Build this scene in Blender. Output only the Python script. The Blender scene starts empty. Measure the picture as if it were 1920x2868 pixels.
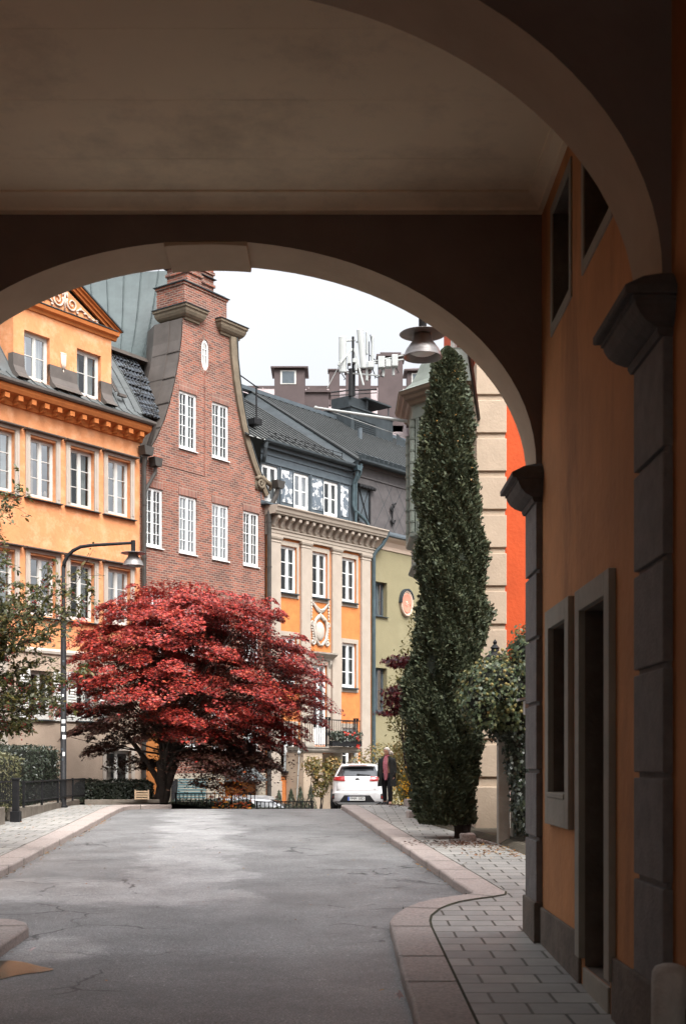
import bpy, bmesh, math, random
import numpy as np
from mathutils import Vector, Matrix, noise as mnoise
from mathutils.geometry import tessellate_polygon

R = math.radians
random.seed(7)
rng = np.random.default_rng(11)
SC = bpy.context.scene
COL = SC.collection
H = 1.75            # eye height: everything below is measured from the eye and lifted by H at the end

# ---------------------------------------------------------------- camera
cam_d = bpy.data.cameras.new('camera')
cam = bpy.data.objects.new('camera', cam_d)
COL.objects.link(cam)
cam.location = (0, 0, 0)
cam.rotation_euler = (R(90), 0, 0)
cam_d.sensor_fit = 'VERTICAL'
cam_d.sensor_height = 36.0
cam_d.lens = 36.0 * 3600 / 2868
cam_d.shift_x = 20 / 2868
cam_d.shift_y = 706 / 2868
cam_d.clip_start = 0.1
cam_d.clip_end = 2000
cam_d.dof.use_dof = True
cam_d.dof.focus_distance = 36
cam_d.dof.aperture_fstop = 3.6
SC.camera = cam

# ---------------------------------------------------------------- sky, sun, exposure
SUN_EL, SUN_AZ = R(52), R(150)          # azimuth measured clockwise from +Y
wd = bpy.data.worlds.new('World')
SC.world = wd
wd.use_nodes = True
nt = wd.node_tree
bgn = nt.nodes['Background']
sky = nt.nodes.new('ShaderNodeTexSky')
sky.sky_type = 'NISHITA'
sky.sun_disc = False
sky.sun_elevation = SUN_EL
sky.sun_rotation = SUN_AZ
sky.air_density = 1.0
sky.dust_density = 4.0
sky.ozone_density = 1.0
hsv = nt.nodes.new('ShaderNodeHueSaturation')
hsv.inputs['Saturation'].default_value = 0.16
nt.links.new(sky.outputs[0], hsv.inputs['Color'])
tco = nt.nodes.new('ShaderNodeTexCoord')
sxyz = nt.nodes.new('ShaderNodeSeparateXYZ')
nt.links.new(tco.outputs['Generated'], sxyz.inputs[0])
mrg = nt.nodes.new('ShaderNodeMapRange')          # cloud cover: brighter overhead than at the horizon
mrg.inputs['From Min'].default_value = 0.0
mrg.inputs['From Max'].default_value = 1.0
mrg.inputs['To Min'].default_value = 0.63
mrg.inputs['To Max'].default_value = 3.7
clp = nt.nodes.new('ShaderNodeMath'); clp.operation = 'MAXIMUM'; clp.inputs[1].default_value = 0.0
nt.links.new(sxyz.outputs['Z'], clp.inputs[0])
pw = nt.nodes.new('ShaderNodeMath'); pw.operation = 'POWER'; pw.inputs[1].default_value = 1.7
nt.links.new(clp.outputs[0], pw.inputs[0])
nt.links.new(pw.outputs[0], mrg.inputs['Value'])
cn = nt.nodes.new('ShaderNodeTexNoise')
cn.inputs['Scale'].default_value = 2.5
cn.inputs['Detail'].default_value = 4
nt.links.new(tco.outputs['Generated'], cn.inputs['Vector'])
cm = nt.nodes.new('ShaderNodeMapRange')
cm.inputs['To Min'].default_value = 0.90
cm.inputs['To Max'].default_value = 1.10
nt.links.new(cn.outputs['Fac'], cm.inputs['Value'])
mm = nt.nodes.new('ShaderNodeMath'); mm.operation = 'MULTIPLY'
nt.links.new(mrg.outputs[0], mm.inputs[0]); nt.links.new(cm.outputs[0], mm.inputs[1])
vm = nt.nodes.new('ShaderNodeVectorMath'); vm.operation = 'SCALE'
nt.links.new(hsv.outputs[0], vm.inputs[0]); nt.links.new(mm.outputs[0], vm.inputs['Scale'])
nt.links.new(vm.outputs[0], bgn.inputs['Color'])
bgn.inputs['Strength'].default_value = 0.12
sl = bpy.data.lights.new('sun', 'SUN')
sl.energy = 0.7
sl.angle = R(25)
sl.color = (1, 0.96, 0.9)
sun = bpy.data.objects.new('sun', sl)
COL.objects.link(sun)
sdir = Vector((math.sin(SUN_AZ) * math.cos(SUN_EL), math.cos(SUN_AZ) * math.cos(SUN_EL), math.sin(SUN_EL)))
sun.rotation_euler = sdir.to_track_quat('Z', 'Y').to_euler()
sun.location = (0, -5, 60)
SC.view_settings.view_transform = 'Standard'
SC.view_settings.look = 'None'
SC.view_settings.gamma = 1.0
SC.view_settings.exposure = 1.27
SC.view_settings.use_curve_mapping = False
SC.render.engine = 'CYCLES'
SC.cycles.max_bounces = 10
SC.cycles.diffuse_bounces = 6
SC.cycles.transparent_max_bounces = 12
SC.cycles.caustics_reflective = True
SC.cycles.caustics_refractive = False
SC.cycles.sample_clamp_indirect = 4
SC.cycles.use_denoising = True

# ---------------------------------------------------------------- materials
def _m(name):
    m = bpy.data.materials.new(name)
    m.use_nodes = True
    return m, m.node_tree, m.node_tree.nodes, m.node_tree.links, m.node_tree.nodes['Principled BSDF']

def mat(name, col, rough=.8, var=.15, scale=2.5, bump=.15, bscale=30, metal=0, spec=.35, stain=None, stain_amt=.5, stain_scale=.8, streak=0, col2=None, lo=.55, hi=.75, coat=0):
    """base colour broken by two noises, optional stains with their own shape, fine bump"""
    m, t, N, L, p = _m(name)
    tc = N.new('ShaderNodeTexCoord')
    n1 = N.new('ShaderNodeTexNoise'); n1.inputs['Scale'].default_value = scale; n1.inputs['Detail'].default_value = 6; n1.inputs['Roughness'].default_value = .65
    L.new(tc.outputs['Object'], n1.inputs['Vector'])
    rp = N.new('ShaderNodeMix'); rp.data_type = 'RGBA'
    c2 = col2 or tuple(min(1, c * (1 + var)) for c in col)
    c1 = tuple(c * (1 - var) for c in col)
    rp.inputs['A'].default_value = (*c1, 1); rp.inputs['B'].default_value = (*c2, 1)
    mr = N.new('ShaderNodeMapRange'); mr.inputs['From Min'].default_value = .3; mr.inputs['From Max'].default_value = .7
    L.new(n1.outputs['Fac'], mr.inputs['Value']); L.new(mr.outputs[0], rp.inputs['Factor'])
    out = rp.outputs['Result']
    if stain:
        mp = N.new('ShaderNodeMapping'); mp.inputs['Scale'].default_value = (1, 1, .25 if streak else 1)
        L.new(tc.outputs['Object'], mp.inputs['Vector'])
        n2 = N.new('ShaderNodeTexNoise'); n2.inputs['Scale'].default_value = stain_scale; n2.inputs['Detail'].default_value = 8; n2.inputs['Roughness'].default_value = .7
        L.new(mp.outputs[0], n2.inputs['Vector'])
        m2 = N.new('ShaderNodeMapRange'); m2.inputs['From Min'].default_value = lo; m2.inputs['From Max'].default_value = hi; m2.inputs['To Max'].default_value = stain_amt
        L.new(n2.outputs['Fac'], m2.inputs['Value'])
        mx = N.new('ShaderNodeMix'); mx.data_type = 'RGBA'
        L.new(m2.outputs[0], mx.inputs['Factor']); L.new(out, mx.inputs['A']); mx.inputs['B'].default_value = (*stain, 1)
        out = mx.outputs['Result']
    L.new(out, p.inputs['Base Color'])
    p.inputs['Roughness'].default_value = rough
    p.inputs['Metallic'].default_value = metal
    p.inputs['Specular IOR Level'].default_value = spec
    if coat: p.inputs['Coat Weight'].default_value = coat
    if bump:
        n3 = N.new('ShaderNodeTexNoise'); n3.inputs['Scale'].default_value = bscale; n3.inputs['Detail'].default_value = 5
        L.new(tc.outputs['Object'], n3.inputs['Vector'])
        b = N.new('ShaderNodeBump'); b.inputs['Strength'].default_value = bump; b.inputs['Distance'].default_value = .02
        L.new(n3.outputs['Fac'], b.inputs['Height']); L.new(b.outputs[0], p.inputs['Normal'])
    return m

def brickmat(name, c1, c2, mortar, bw, bh, ms, offset=.5, ground=False, rough=.85, bump=.5, bias=0, extra=None, spec=.3, sq=1.0, sqf=2):
    """bricks or slabs: pattern, colour from brick to brick, joints and bump in one material"""
    m, t, N, L, p = _m(name)
    tc = N.new('ShaderNodeTexCoord')
    s = N.new('ShaderNodeSeparateXYZ'); L.new(tc.outputs['Object'], s.inputs[0])
    c = N.new('ShaderNodeCombineXYZ')
    if ground:
        L.new(s.outputs['X'], c.inputs['X']); L.new(s.outputs['Y'], c.inputs['Y'])
    else:
        a = N.new('ShaderNodeMath'); a.operation = 'ADD'
        L.new(s.outputs['X'], a.inputs[0]); L.new(s.outputs['Y'], a.inputs[1])
        L.new(a.outputs[0], c.inputs['X']); L.new(s.outputs['Z'], c.inputs['Y'])
    # slight wobble so that courses are not ruler straight
    nw = N.new('ShaderNodeTexNoise'); nw.inputs['Scale'].default_value = 1.7; nw.inputs['Detail'].default_value = 3
    L.new(tc.outputs['Object'], nw.inputs['Vector'])
    sv = N.new('ShaderNodeVectorMath'); sv.operation = 'SUBTRACT'; sv.inputs[1].default_value = (.5, .5, .5)
    L.new(nw.outputs['Color'], sv.inputs[0])
    sc2 = N.new('ShaderNodeVectorMath'); sc2.operation = 'SCALE'; sc2.inputs['Scale'].default_value = .03 * bh / .075 if bh < .2 else .02
    L.new(sv.outputs[0], sc2.inputs[0])
    ad = N.new('ShaderNodeVectorMath'); ad.operation = 'ADD'
    L.new(c.outputs[0], ad.inputs[0]); L.new(sc2.outputs[0], ad.inputs[1])
    b = N.new('ShaderNodeTexBrick')
    L.new(ad.outputs[0], b.inputs['Vector'])
    b.inputs['Color1'].default_value = (*c1, 1); b.inputs['Color2'].default_value = (*c2, 1); b.inputs['Mortar'].default_value = (*mortar, 1)
    b.inputs['Scale'].default_value = 1; b.inputs['Mortar Size'].default_value = ms; b.inputs['Mortar Smooth'].default_value = .2
    b.inputs['Bias'].default_value = bias; b.inputs['Brick Width'].default_value = bw; b.inputs['Row Height'].default_value = bh
    b.offset = offset; b.squash = sq; b.squash_frequency = sqf
    n1 = N.new('ShaderNodeTexNoise'); n1.inputs['Scale'].default_value = .9; n1.inputs['Detail'].default_value = 8; n1.inputs['Roughness'].default_value = .7
    L.new(tc.outputs['Object'], n1.inputs['Vector'])
    mr = N.new('ShaderNodeMapRange'); mr.inputs['From Min'].default_value = .3; mr.inputs['From Max'].default_value = .7; mr.inputs['To Min'].default_value = .72; mr.inputs['To Max'].default_value = 1.25
    L.new(n1.outputs['Fac'], mr.inputs['Value'])
    mu = N.new('ShaderNodeVectorMath'); mu.operation = 'SCALE'
    L.new(b.outputs['Color'], mu.inputs[0]); L.new(mr.outputs[0], mu.inputs['Scale'])
    L.new(mu.outputs[0], p.inputs['Base Color'])
    p.inputs['Roughness'].default_value = rough
    p.inputs['Specular IOR Level'].default_value = spec
    n3 = N.new('ShaderNodeTexNoise'); n3.inputs['Scale'].default_value = 40; n3.inputs['Detail'].default_value = 4
    L.new(tc.outputs['Object'], n3.inputs['Vector'])
    h = N.new('ShaderNodeMath'); h.operation = 'MULTIPLY_ADD'; h.inputs[1].default_value = -1.0
    L.new(b.outputs['Fac'], h.inputs[0]); 
    h2 = N.new('ShaderNodeMath'); h2.operation = 'MULTIPLY'; h2.inputs[1].default_value = .35
    L.new(n3.outputs['Fac'], h2.inputs[0]); L.new(h2.outputs[0], h.inputs[2])
    bp = N.new('ShaderNodeBump'); bp.inputs['Strength'].default_value = bump; bp.inputs['Distance'].default_value = .015
    L.new(h.outputs[0], bp.inputs['Height']); L.new(bp.outputs[0], p.inputs['Normal'])
    return m

def leafmat(name, cols, rough=.45, trans=.25, spec=.35):
    """colour differs from leaf to leaf"""
    m, t, N, L, p = _m(name)
    g = N.new('ShaderNodeNewGeometry')
    r = N.new('ShaderNodeValToRGB')
    el = r.color_ramp.elements
    while len(el) < len(cols): el.new(.5)
    for i, c in enumerate(cols):
        el[i].position = i / max(1, len(cols) - 1); el[i].color = (*c, 1)
    L.new(g.outputs['Random Per Island'], r.inputs['Fac'])
    L.new(r.outputs['Color'], p.inputs['Base Color'])
    p.inputs['Roughness'].default_value = rough; p.inputs['Specular IOR Level'].default_value = spec
    tr = N.new('ShaderNodeBsdfTranslucent'); L.new(r.outputs['Color'], tr.inputs['Color'])
    mx = N.new('ShaderNodeMixShader'); mx.inputs[0].default_value = trans
    L.new(p.outputs[0], mx.inputs[1]); L.new(tr.outputs[0], mx.inputs[2])
    L.new(mx.outputs[0], N['Material Output'].inputs['Surface'])
    return m

def glassmat(name, tint=(.75, .8, .8), refl=.07, rough=.02):
    m, t, N, L, p = _m(name)
    tr = N.new('ShaderNodeBsdfTransparent'); tr.inputs[0].default_value = (*tint, 1)
    gl = N.new('ShaderNodeBsdfGlossy'); gl.inputs['Roughness'].default_value = rough; gl.inputs[0].default_value = (.95, .97, 1, 1)
    tc = N.new('ShaderNodeTexCoord')
    n = N.new('ShaderNodeTexNoise'); n.inputs['Scale'].default_value = 2.2; n.inputs['Detail'].default_value = 1
    L.new(tc.outputs['Object'], n.inputs['Vector'])
    b = N.new('ShaderNodeBump'); b.inputs['Strength'].default_value = .08; b.inputs['Distance'].default_value = .1
    L.new(n.outputs['Fac'], b.inputs['Height']); L.new(b.outputs[0], gl.inputs['Normal'])
    lw = N.new('ShaderNodeLayerWeight'); lw.inputs[0].default_value = .35
    a = N.new('ShaderNodeMath'); a.operation = 'MULTIPLY_ADD'; a.inputs[1].default_value = .3; a.inputs[2].default_value = refl
    a.use_clamp = True
    L.new(lw.outputs['Fresnel'], a.inputs[0])
    mx = N.new('ShaderNodeMixShader')
    L.new(a.outputs[0], mx.inputs[0]); L.new(tr.outputs[0], mx.inputs[1]); L.new(gl.outputs[0], mx.inputs[2])
    L.new(mx.outputs[0], N['Material Output'].inputs['Surface'])
    return m

M = {}
M['orange'] = mat('orange_render', (.53, .222, .095), .9, .15, 1.3, .5, 9, stain=(.62, .33, .18), stain_amt=.8, stain_scale=2.2, lo=.48, hi=.66)
M['orange_trim'] = mat('orange_trim', (.46, .15, .04), .9, .1, 3, .1)
M['orange2'] = mat('deep_orange_render', (.50, .17, .05), .9, .16, 2.2, .3, 14, stain=(.60, .25, .07), stain_amt=.55, stain_scale=1.6)
M['peel'] = mat('bare_render_patch', (.45, .25, .1), .95, .25, 9, .3)
M['cream'] = mat('cream_stucco', (.335, .285, .235), .88, .09, 2, .15, 25, stain=(.27, .23, .18), stain_amt=.5, streak=1, stain_scale=1.6)
M['pinkbeige'] = mat('beige_roughcast', (.36, .275, .21), .92, .1, 2, .6, 35, stain=(.33, .24, .18), stain_amt=.5, streak=1)
M['surround'] = mat('window_surround_stucco', (.36, .31, .262), .85, .07, 3, .1)
M['white'] = mat('white_window_paint', (.64, .65, .64), .5, .05, 6, .02)
M['offwhite'] = mat('offwhite_paint', (.48, .47, .44), .55, .06, 6, .02)
M['brick'] = brickmat('red_brick', (.26, .082, .05), (.085, .04, .034), (.235, .175, .14), .235, .076, .013, bias=-.05, bump=.6)
M['brick_arch'] = brickmat('brick_arch', (.24, .075, .05), (.12, .045, .038), (.26, .19, .15), .068, .26, .014, offset=0)
M['stone'] = mat('grey_stone', (.30, .27, .23), .9, .2, 3, .4, 20)
M['ashlar'] = brickmat('sandstone_ashlar', (.36, .31, .24), (.29, .25, .2), (.22, .2, .17), .55, .32, .012)
M['brownstone'] = mat('brown_stone_coping', (.135, .108, .075), .85, .25, 3, .3, 18, stain=(.06, .05, .04), stain_amt=.7, stain_scale=2)
M['granite'] = mat('pink_granite', (.31, .262, .236), .75, .36, 34, .25, 60, spec=.4, stain=(.15, .13, .12), stain_amt=.7, stain_scale=1.6)
M['greystone'] = mat('pilaster_stone', (.165, .152, .145), .85, .22, 6, .5, 45)
M['darkstone'] = mat('capital_stone', (.085, .075, .07), .85, .2, 6, .3, 30)
M['plinth'] = mat('plinth_stone', (.13, .105, .085), .9, .3, 4, .5, 25)
M['greenroof'] = mat('patinated_sheet_roof', (.048, .062, .061), .55, .2, 1.6, .12, 5, metal=.1, spec=.35, stain=(.04, .05, .05), stain_amt=.6, stain_scale=.9)
M['greyroof'] = mat('grey_sheet_roof', (.12, .13, .13), .4, .2, 2, .12, 6, metal=.35, spec=.5, stain=(.06, .065, .065), stain_amt=.6)
M['lightroof'] = mat('light_sheet_roof', (.215, .215, .205), .5, .2, 2, .1, 6, metal=.3, spec=.5, stain=(.16, .14, .11), stain_amt=.6)
M['flash'] = mat('brown_sheet_flashing', (.10, .085, .075), .5, .2, 2, .1, 6, metal=.3)
M['darkmetal'] = mat('dark_sheet_metal', (.028, .035, .039), .65, .3, 3, .15, 8, metal=.1, spec=.3)
M['bluegrey'] = mat('bluegrey_sheet', (.075, .092, .105), .5, .18, 4, .12, 10, metal=.25, stain=(.05, .06, .065), stain_amt=.8, stain_scale=2)
M['peeled'] = mat('peeling_panel', (.10, .122, .145), .6, .1, 5, .2, 14, stain=(.55, .56, .56), stain_amt=1, stain_scale=3.2, lo=.50, hi=.54)
M['slate'] = mat('dark_slate_cladding', (.075, .067, .067), .6, .2, 3, .3, 8)
M['tile'] = brickmat('blue_black_tiles', (.06, .07, .08), (.035, .04, .05), (.01, .01, .01), .2, .22, .03, rough=.4, spec=.5)
M['pipe'] = mat('dark_downpipe', (.05, .045, .04), .5, .3, 3, .1, metal=.3)
M['pipe2'] = mat('bluegreen_downpipe', (.05, .075, .085), .5, .3, 3, .1, metal=.3)
M['black'] = mat('black_iron', (.012, .012, .013), .6, .3, 6, .05, spec=.2)
M['plum'] = mat('plum_sheet', (.068, .048, .047), .6, .2, .8, .1, 3, spec=.3)
M['plum_light'] = mat('pale_plum_roof', (.25, .20, .198), .5, .15, .5, .1, 3, metal=.2)
M['antenna'] = mat('antenna_white', (.33, .345, .335), .5, .05, 4, 0)
M['olive'] = mat('olive_render', (.205, .18, .105), .92, .08, 1.5, .4, 20, stain=(.24, .215, .135), stain_amt=.6, stain_scale=1)
M['pinkcream'] = mat('pale_cove', (.46, .355, .28), .85, .05, 2, .05)
M['redwall'] = mat('orange_red_render', (.42, .062, .015), .92, .12, 1.4, .4, 16, stain=(.46, .10, .028), stain_amt=.5, stain_scale=1.2)
M['quoin'] = mat('beige_quoin_stucco', (.37, .29, .215), .9, .09, 2, .3, 22, stain=(.31, .23, .165), stain_amt=.5, streak=1)
M['copper'] = mat('green_copper', (.145, .165, .14), .55, .18, 3, .1, 8, metal=.15, stain=(.06, .078, .066), stain_amt=.8, streak=1, stain_scale=2.5)
M['copperbrown'] = mat('brown_copper', (.12, .09, .065), .55, .2, 3, .1, 8, metal=.2)
M['ceil'] = mat('passage_ceiling_paint', (.84, .70, .50), .92, .05, .6, .12, 6, stain=(.56, .46, .33), stain_amt=.7, stain_scale=.9, lo=.48, hi=.68)
M['passwall'] = mat('passage_orange_render', (.48, .215, .085), .92, .16, 1.2, .4, 12, stain=(.20, .09, .04), stain_amt=.7, stain_scale=1.2, streak=1, lo=.5, hi=.7)
M['spandrel'] = mat('shaded_arch_render', (.17, .125, .105), .92, .12, 1.5, .25, 14)  # same plaster as the soffit, shade of the unlit face put into its colour
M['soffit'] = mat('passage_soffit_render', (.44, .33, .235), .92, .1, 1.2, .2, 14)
M['cstone'] = mat('grey_cast_stone', (.29, .265, .22), .85, .12, 3, .2, 25)
M['door_dark'] = mat('dark_green_door', (.05, .052, .036), .5, .2, 3, .1)
M['wood'] = mat('varnished_orange_wood', (.33, .12, .03), .5, .25, 3, .15, 12)
M['palewood'] = mat('pale_wood', (.55, .40, .26), .7, .15, 6, .1)
M['benchpaint'] = mat('bluegreen_bench_paint', (.10, .17, .18), .55, .15, 5, .05)
M['curtain'] = mat('curtain_cloth', (.25, .25, .24), .95, .08, 5, 0)
M['curtain2'] = mat('warm_curtain', (.26, .20, .165), .95, .1, 5, 0)
M['glass'] = glassmat('window_glass')
M['room'] = mat('dark_room', (.05, .045, .04), .95, .2, 1, 0)
M['relief'] = mat('relief_stucco', (.40, .36, .31), .85, .1, 8, .2, 30)
M['relief_pink'] = mat('pink_relief_stucco', (.56, .44, .36), .85, .1, 8, .1, 30)
M['soil'] = mat('garden_soil', (.06, .05, .035), .95, .35, 3, .6, 12, stain=(.05, .075, .025), stain_amt=.8, stain_scale=1.5)
M['bark'] = mat('dark_bark', (.035, .027, .022), .95, .35, 6, .7, 18)
M['pave'] = brickmat('concrete_slabs', (.31, .298, .272), (.235, .23, .215), (.06, .055, .042), .46, .36, .013, ground=True, rough=.6, bump=.6, spec=.45)

def road_material():
    m, t, N, L, p = _m('damp_asphalt')
    tc = N.new('ShaderNodeTexCoord')
    def noi(s, d=6, r=.6, vec=None):
        n = N.new('ShaderNodeTexNoise'); n.inputs['Scale'].default_value = s; n.inputs['Detail'].default_value = d; n.inputs['Roughness'].default_value = r
        L.new(vec or tc.outputs['Object'], n.inputs['Vector']); return n.outputs['Fac']
    def rng_(x, a, b, c, d):
        q = N.new('ShaderNodeMapRange'); q.inputs['From Min'].default_value = a; q.inputs['From Max'].default_value = b; q.inputs['To Min'].default_value = c; q.inputs['To Max'].default_value = d
        L.new(x, q.inputs['Value']); return q.outputs[0]
    def mth(op, a, b):
        q = N.new('ShaderNodeMath'); q.operation = op
        for i, x in enumerate((a, b)):
            if isinstance(x, (int, float)): q.inputs[i].default_value = x
            else: L.new(x, q.inputs[i])
        return q.outputs[0]
    mp = N.new('ShaderNodeMapping'); mp.inputs['Scale'].default_value = (1, .45, 1); mp.inputs['Location'].default_value = (3.1, 1.7, 0)
    L.new(tc.outputs['Object'], mp.inputs['Vector'])
    grain = noi(85, 3, .75)
    grain2 = noi(45, 4, .7)
    mott = noi(1.1, 7, .65)
    damp = rng_(noi(.36, 7, .5, mp.outputs[0]), .47, .60, 0, 1)      # shapes of the damp patches
    # cracks: bent cell borders, only in places
    nv = N.new('ShaderNodeTexNoise'); nv.inputs['Scale'].default_value = 1.5; nv.inputs['Detail'].default_value = 6
    L.new(tc.outputs['Object'], nv.inputs['Vector'])
    sb = N.new('ShaderNodeVectorMath'); sb.operation = 'SCALE'; sb.inputs['Scale'].default_value = .9
    L.new(nv.outputs['Color'], sb.inputs[0])
    ad = N.new('ShaderNodeVectorMath'); ad.operation = 'ADD'
    L.new(tc.outputs['Object'], ad.inputs[0]); L.new(sb.outputs[0], ad.inputs[1])
    vo = N.new('ShaderNodeTexVoronoi'); vo.feature = 'DISTANCE_TO_EDGE'; vo.inputs['Scale'].default_value = .55
    L.new(ad.outputs[0], vo.inputs['Vector'])
    crack = mth('MULTIPLY', rng_(vo.outputs['Distance'], .004, .013, 1, 0), rng_(noi(.5, 3), .51, .58, 0, 1))
    # pale band, the sky's sheen on wet asphalt painted into the colour: down the middle of the lane and across to the left gutter
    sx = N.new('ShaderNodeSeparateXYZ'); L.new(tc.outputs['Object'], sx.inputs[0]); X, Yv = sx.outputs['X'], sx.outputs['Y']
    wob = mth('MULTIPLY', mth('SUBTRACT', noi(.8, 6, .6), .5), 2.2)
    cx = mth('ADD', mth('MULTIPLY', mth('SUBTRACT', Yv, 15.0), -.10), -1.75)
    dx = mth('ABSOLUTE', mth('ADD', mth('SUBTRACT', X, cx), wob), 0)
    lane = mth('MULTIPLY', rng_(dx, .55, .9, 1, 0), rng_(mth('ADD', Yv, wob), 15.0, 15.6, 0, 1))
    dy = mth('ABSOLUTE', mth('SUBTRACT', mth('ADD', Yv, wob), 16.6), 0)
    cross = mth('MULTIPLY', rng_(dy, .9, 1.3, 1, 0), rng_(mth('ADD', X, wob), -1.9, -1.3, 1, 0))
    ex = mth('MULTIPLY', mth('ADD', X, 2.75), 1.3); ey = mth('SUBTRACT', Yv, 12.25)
    rim = rng_(mth('ADD', mth('SQRT', mth('ADD', mth('MULTIPLY', ex, ex), mth('MULTIPLY', ey, ey)), 0), mth('MULTIPLY', wob, .45)), .55, .85, 1, 0)  # white sky reflection on wet asphalt round the puddle, painted as lighter colour
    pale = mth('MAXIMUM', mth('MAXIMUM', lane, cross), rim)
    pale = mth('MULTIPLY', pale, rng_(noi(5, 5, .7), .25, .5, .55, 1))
    base = rng_(mott, .35, .65, .105, .18)
    base = mth('MULTIPLY', base, rng_(grain, .40, .60, .40, 1.60))
    base = mth('MULTIPLY', base, rng_(grain2, .4, .6, .75, 1.25))
    base = mth('MULTIPLY', base, rng_(damp, 0, 1, 1.0, 1.06))
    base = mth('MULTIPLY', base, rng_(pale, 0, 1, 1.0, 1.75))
    base = mth('MULTIPLY', base, rng_(noi(24, 2, .5), .66, .70, 1, 1.9))
    base = mth('MULTIPLY', base, rng_(crack, 0, 1, 1, .2))
    cb = N.new('ShaderNodeCombineColor')
    L.new(base, cb.inputs[0]); L.new(mth('MULTIPLY', base, 1.0), cb.inputs[1]); L.new(mth('MULTIPLY', base, .985), cb.inputs[2])
    L.new(cb.outputs[0], p.inputs['Base Color'])
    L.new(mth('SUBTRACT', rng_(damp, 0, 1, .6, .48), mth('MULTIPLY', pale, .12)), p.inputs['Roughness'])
    p.inputs['Specular IOR Level'].default_value = .55
    b = N.new('ShaderNodeBump'); b.inputs['Strength'].default_value = .5; b.inputs['Distance'].default_value = .015
    hh = mth('SUBTRACT', grain, mth('MULTIPLY', crack, 1.5))
    L.new(hh, b.inputs['Height']); L.new(b.outputs[0], p.inputs['Normal'])
    return m
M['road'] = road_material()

def puddlemat():
    m, t, N, L, p = _m('rain_water')
    p.inputs['Base Color'].default_value = (.10, .08, .055, 1)
    p.inputs['Roughness'].default_value = .12
    p.inputs['IOR'].default_value = 1.16
    return m
M['puddle'] = puddlemat()
M['paleguard'] = mat('pale_guard_stone', (.50, .50, .47), .85, .15, 8, .4, 40, stain=(.3, .3, .28), stain_amt=.6)
M['seam'] = mat('dark_roof_seams', (.035, .038, .038), .6, .2, 3, 0)
M['medal'] = M['pinkcream']
M['coral'] = mat('coral_stucco', (.55, .19, .13), .85, .1, 6, .1)

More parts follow.
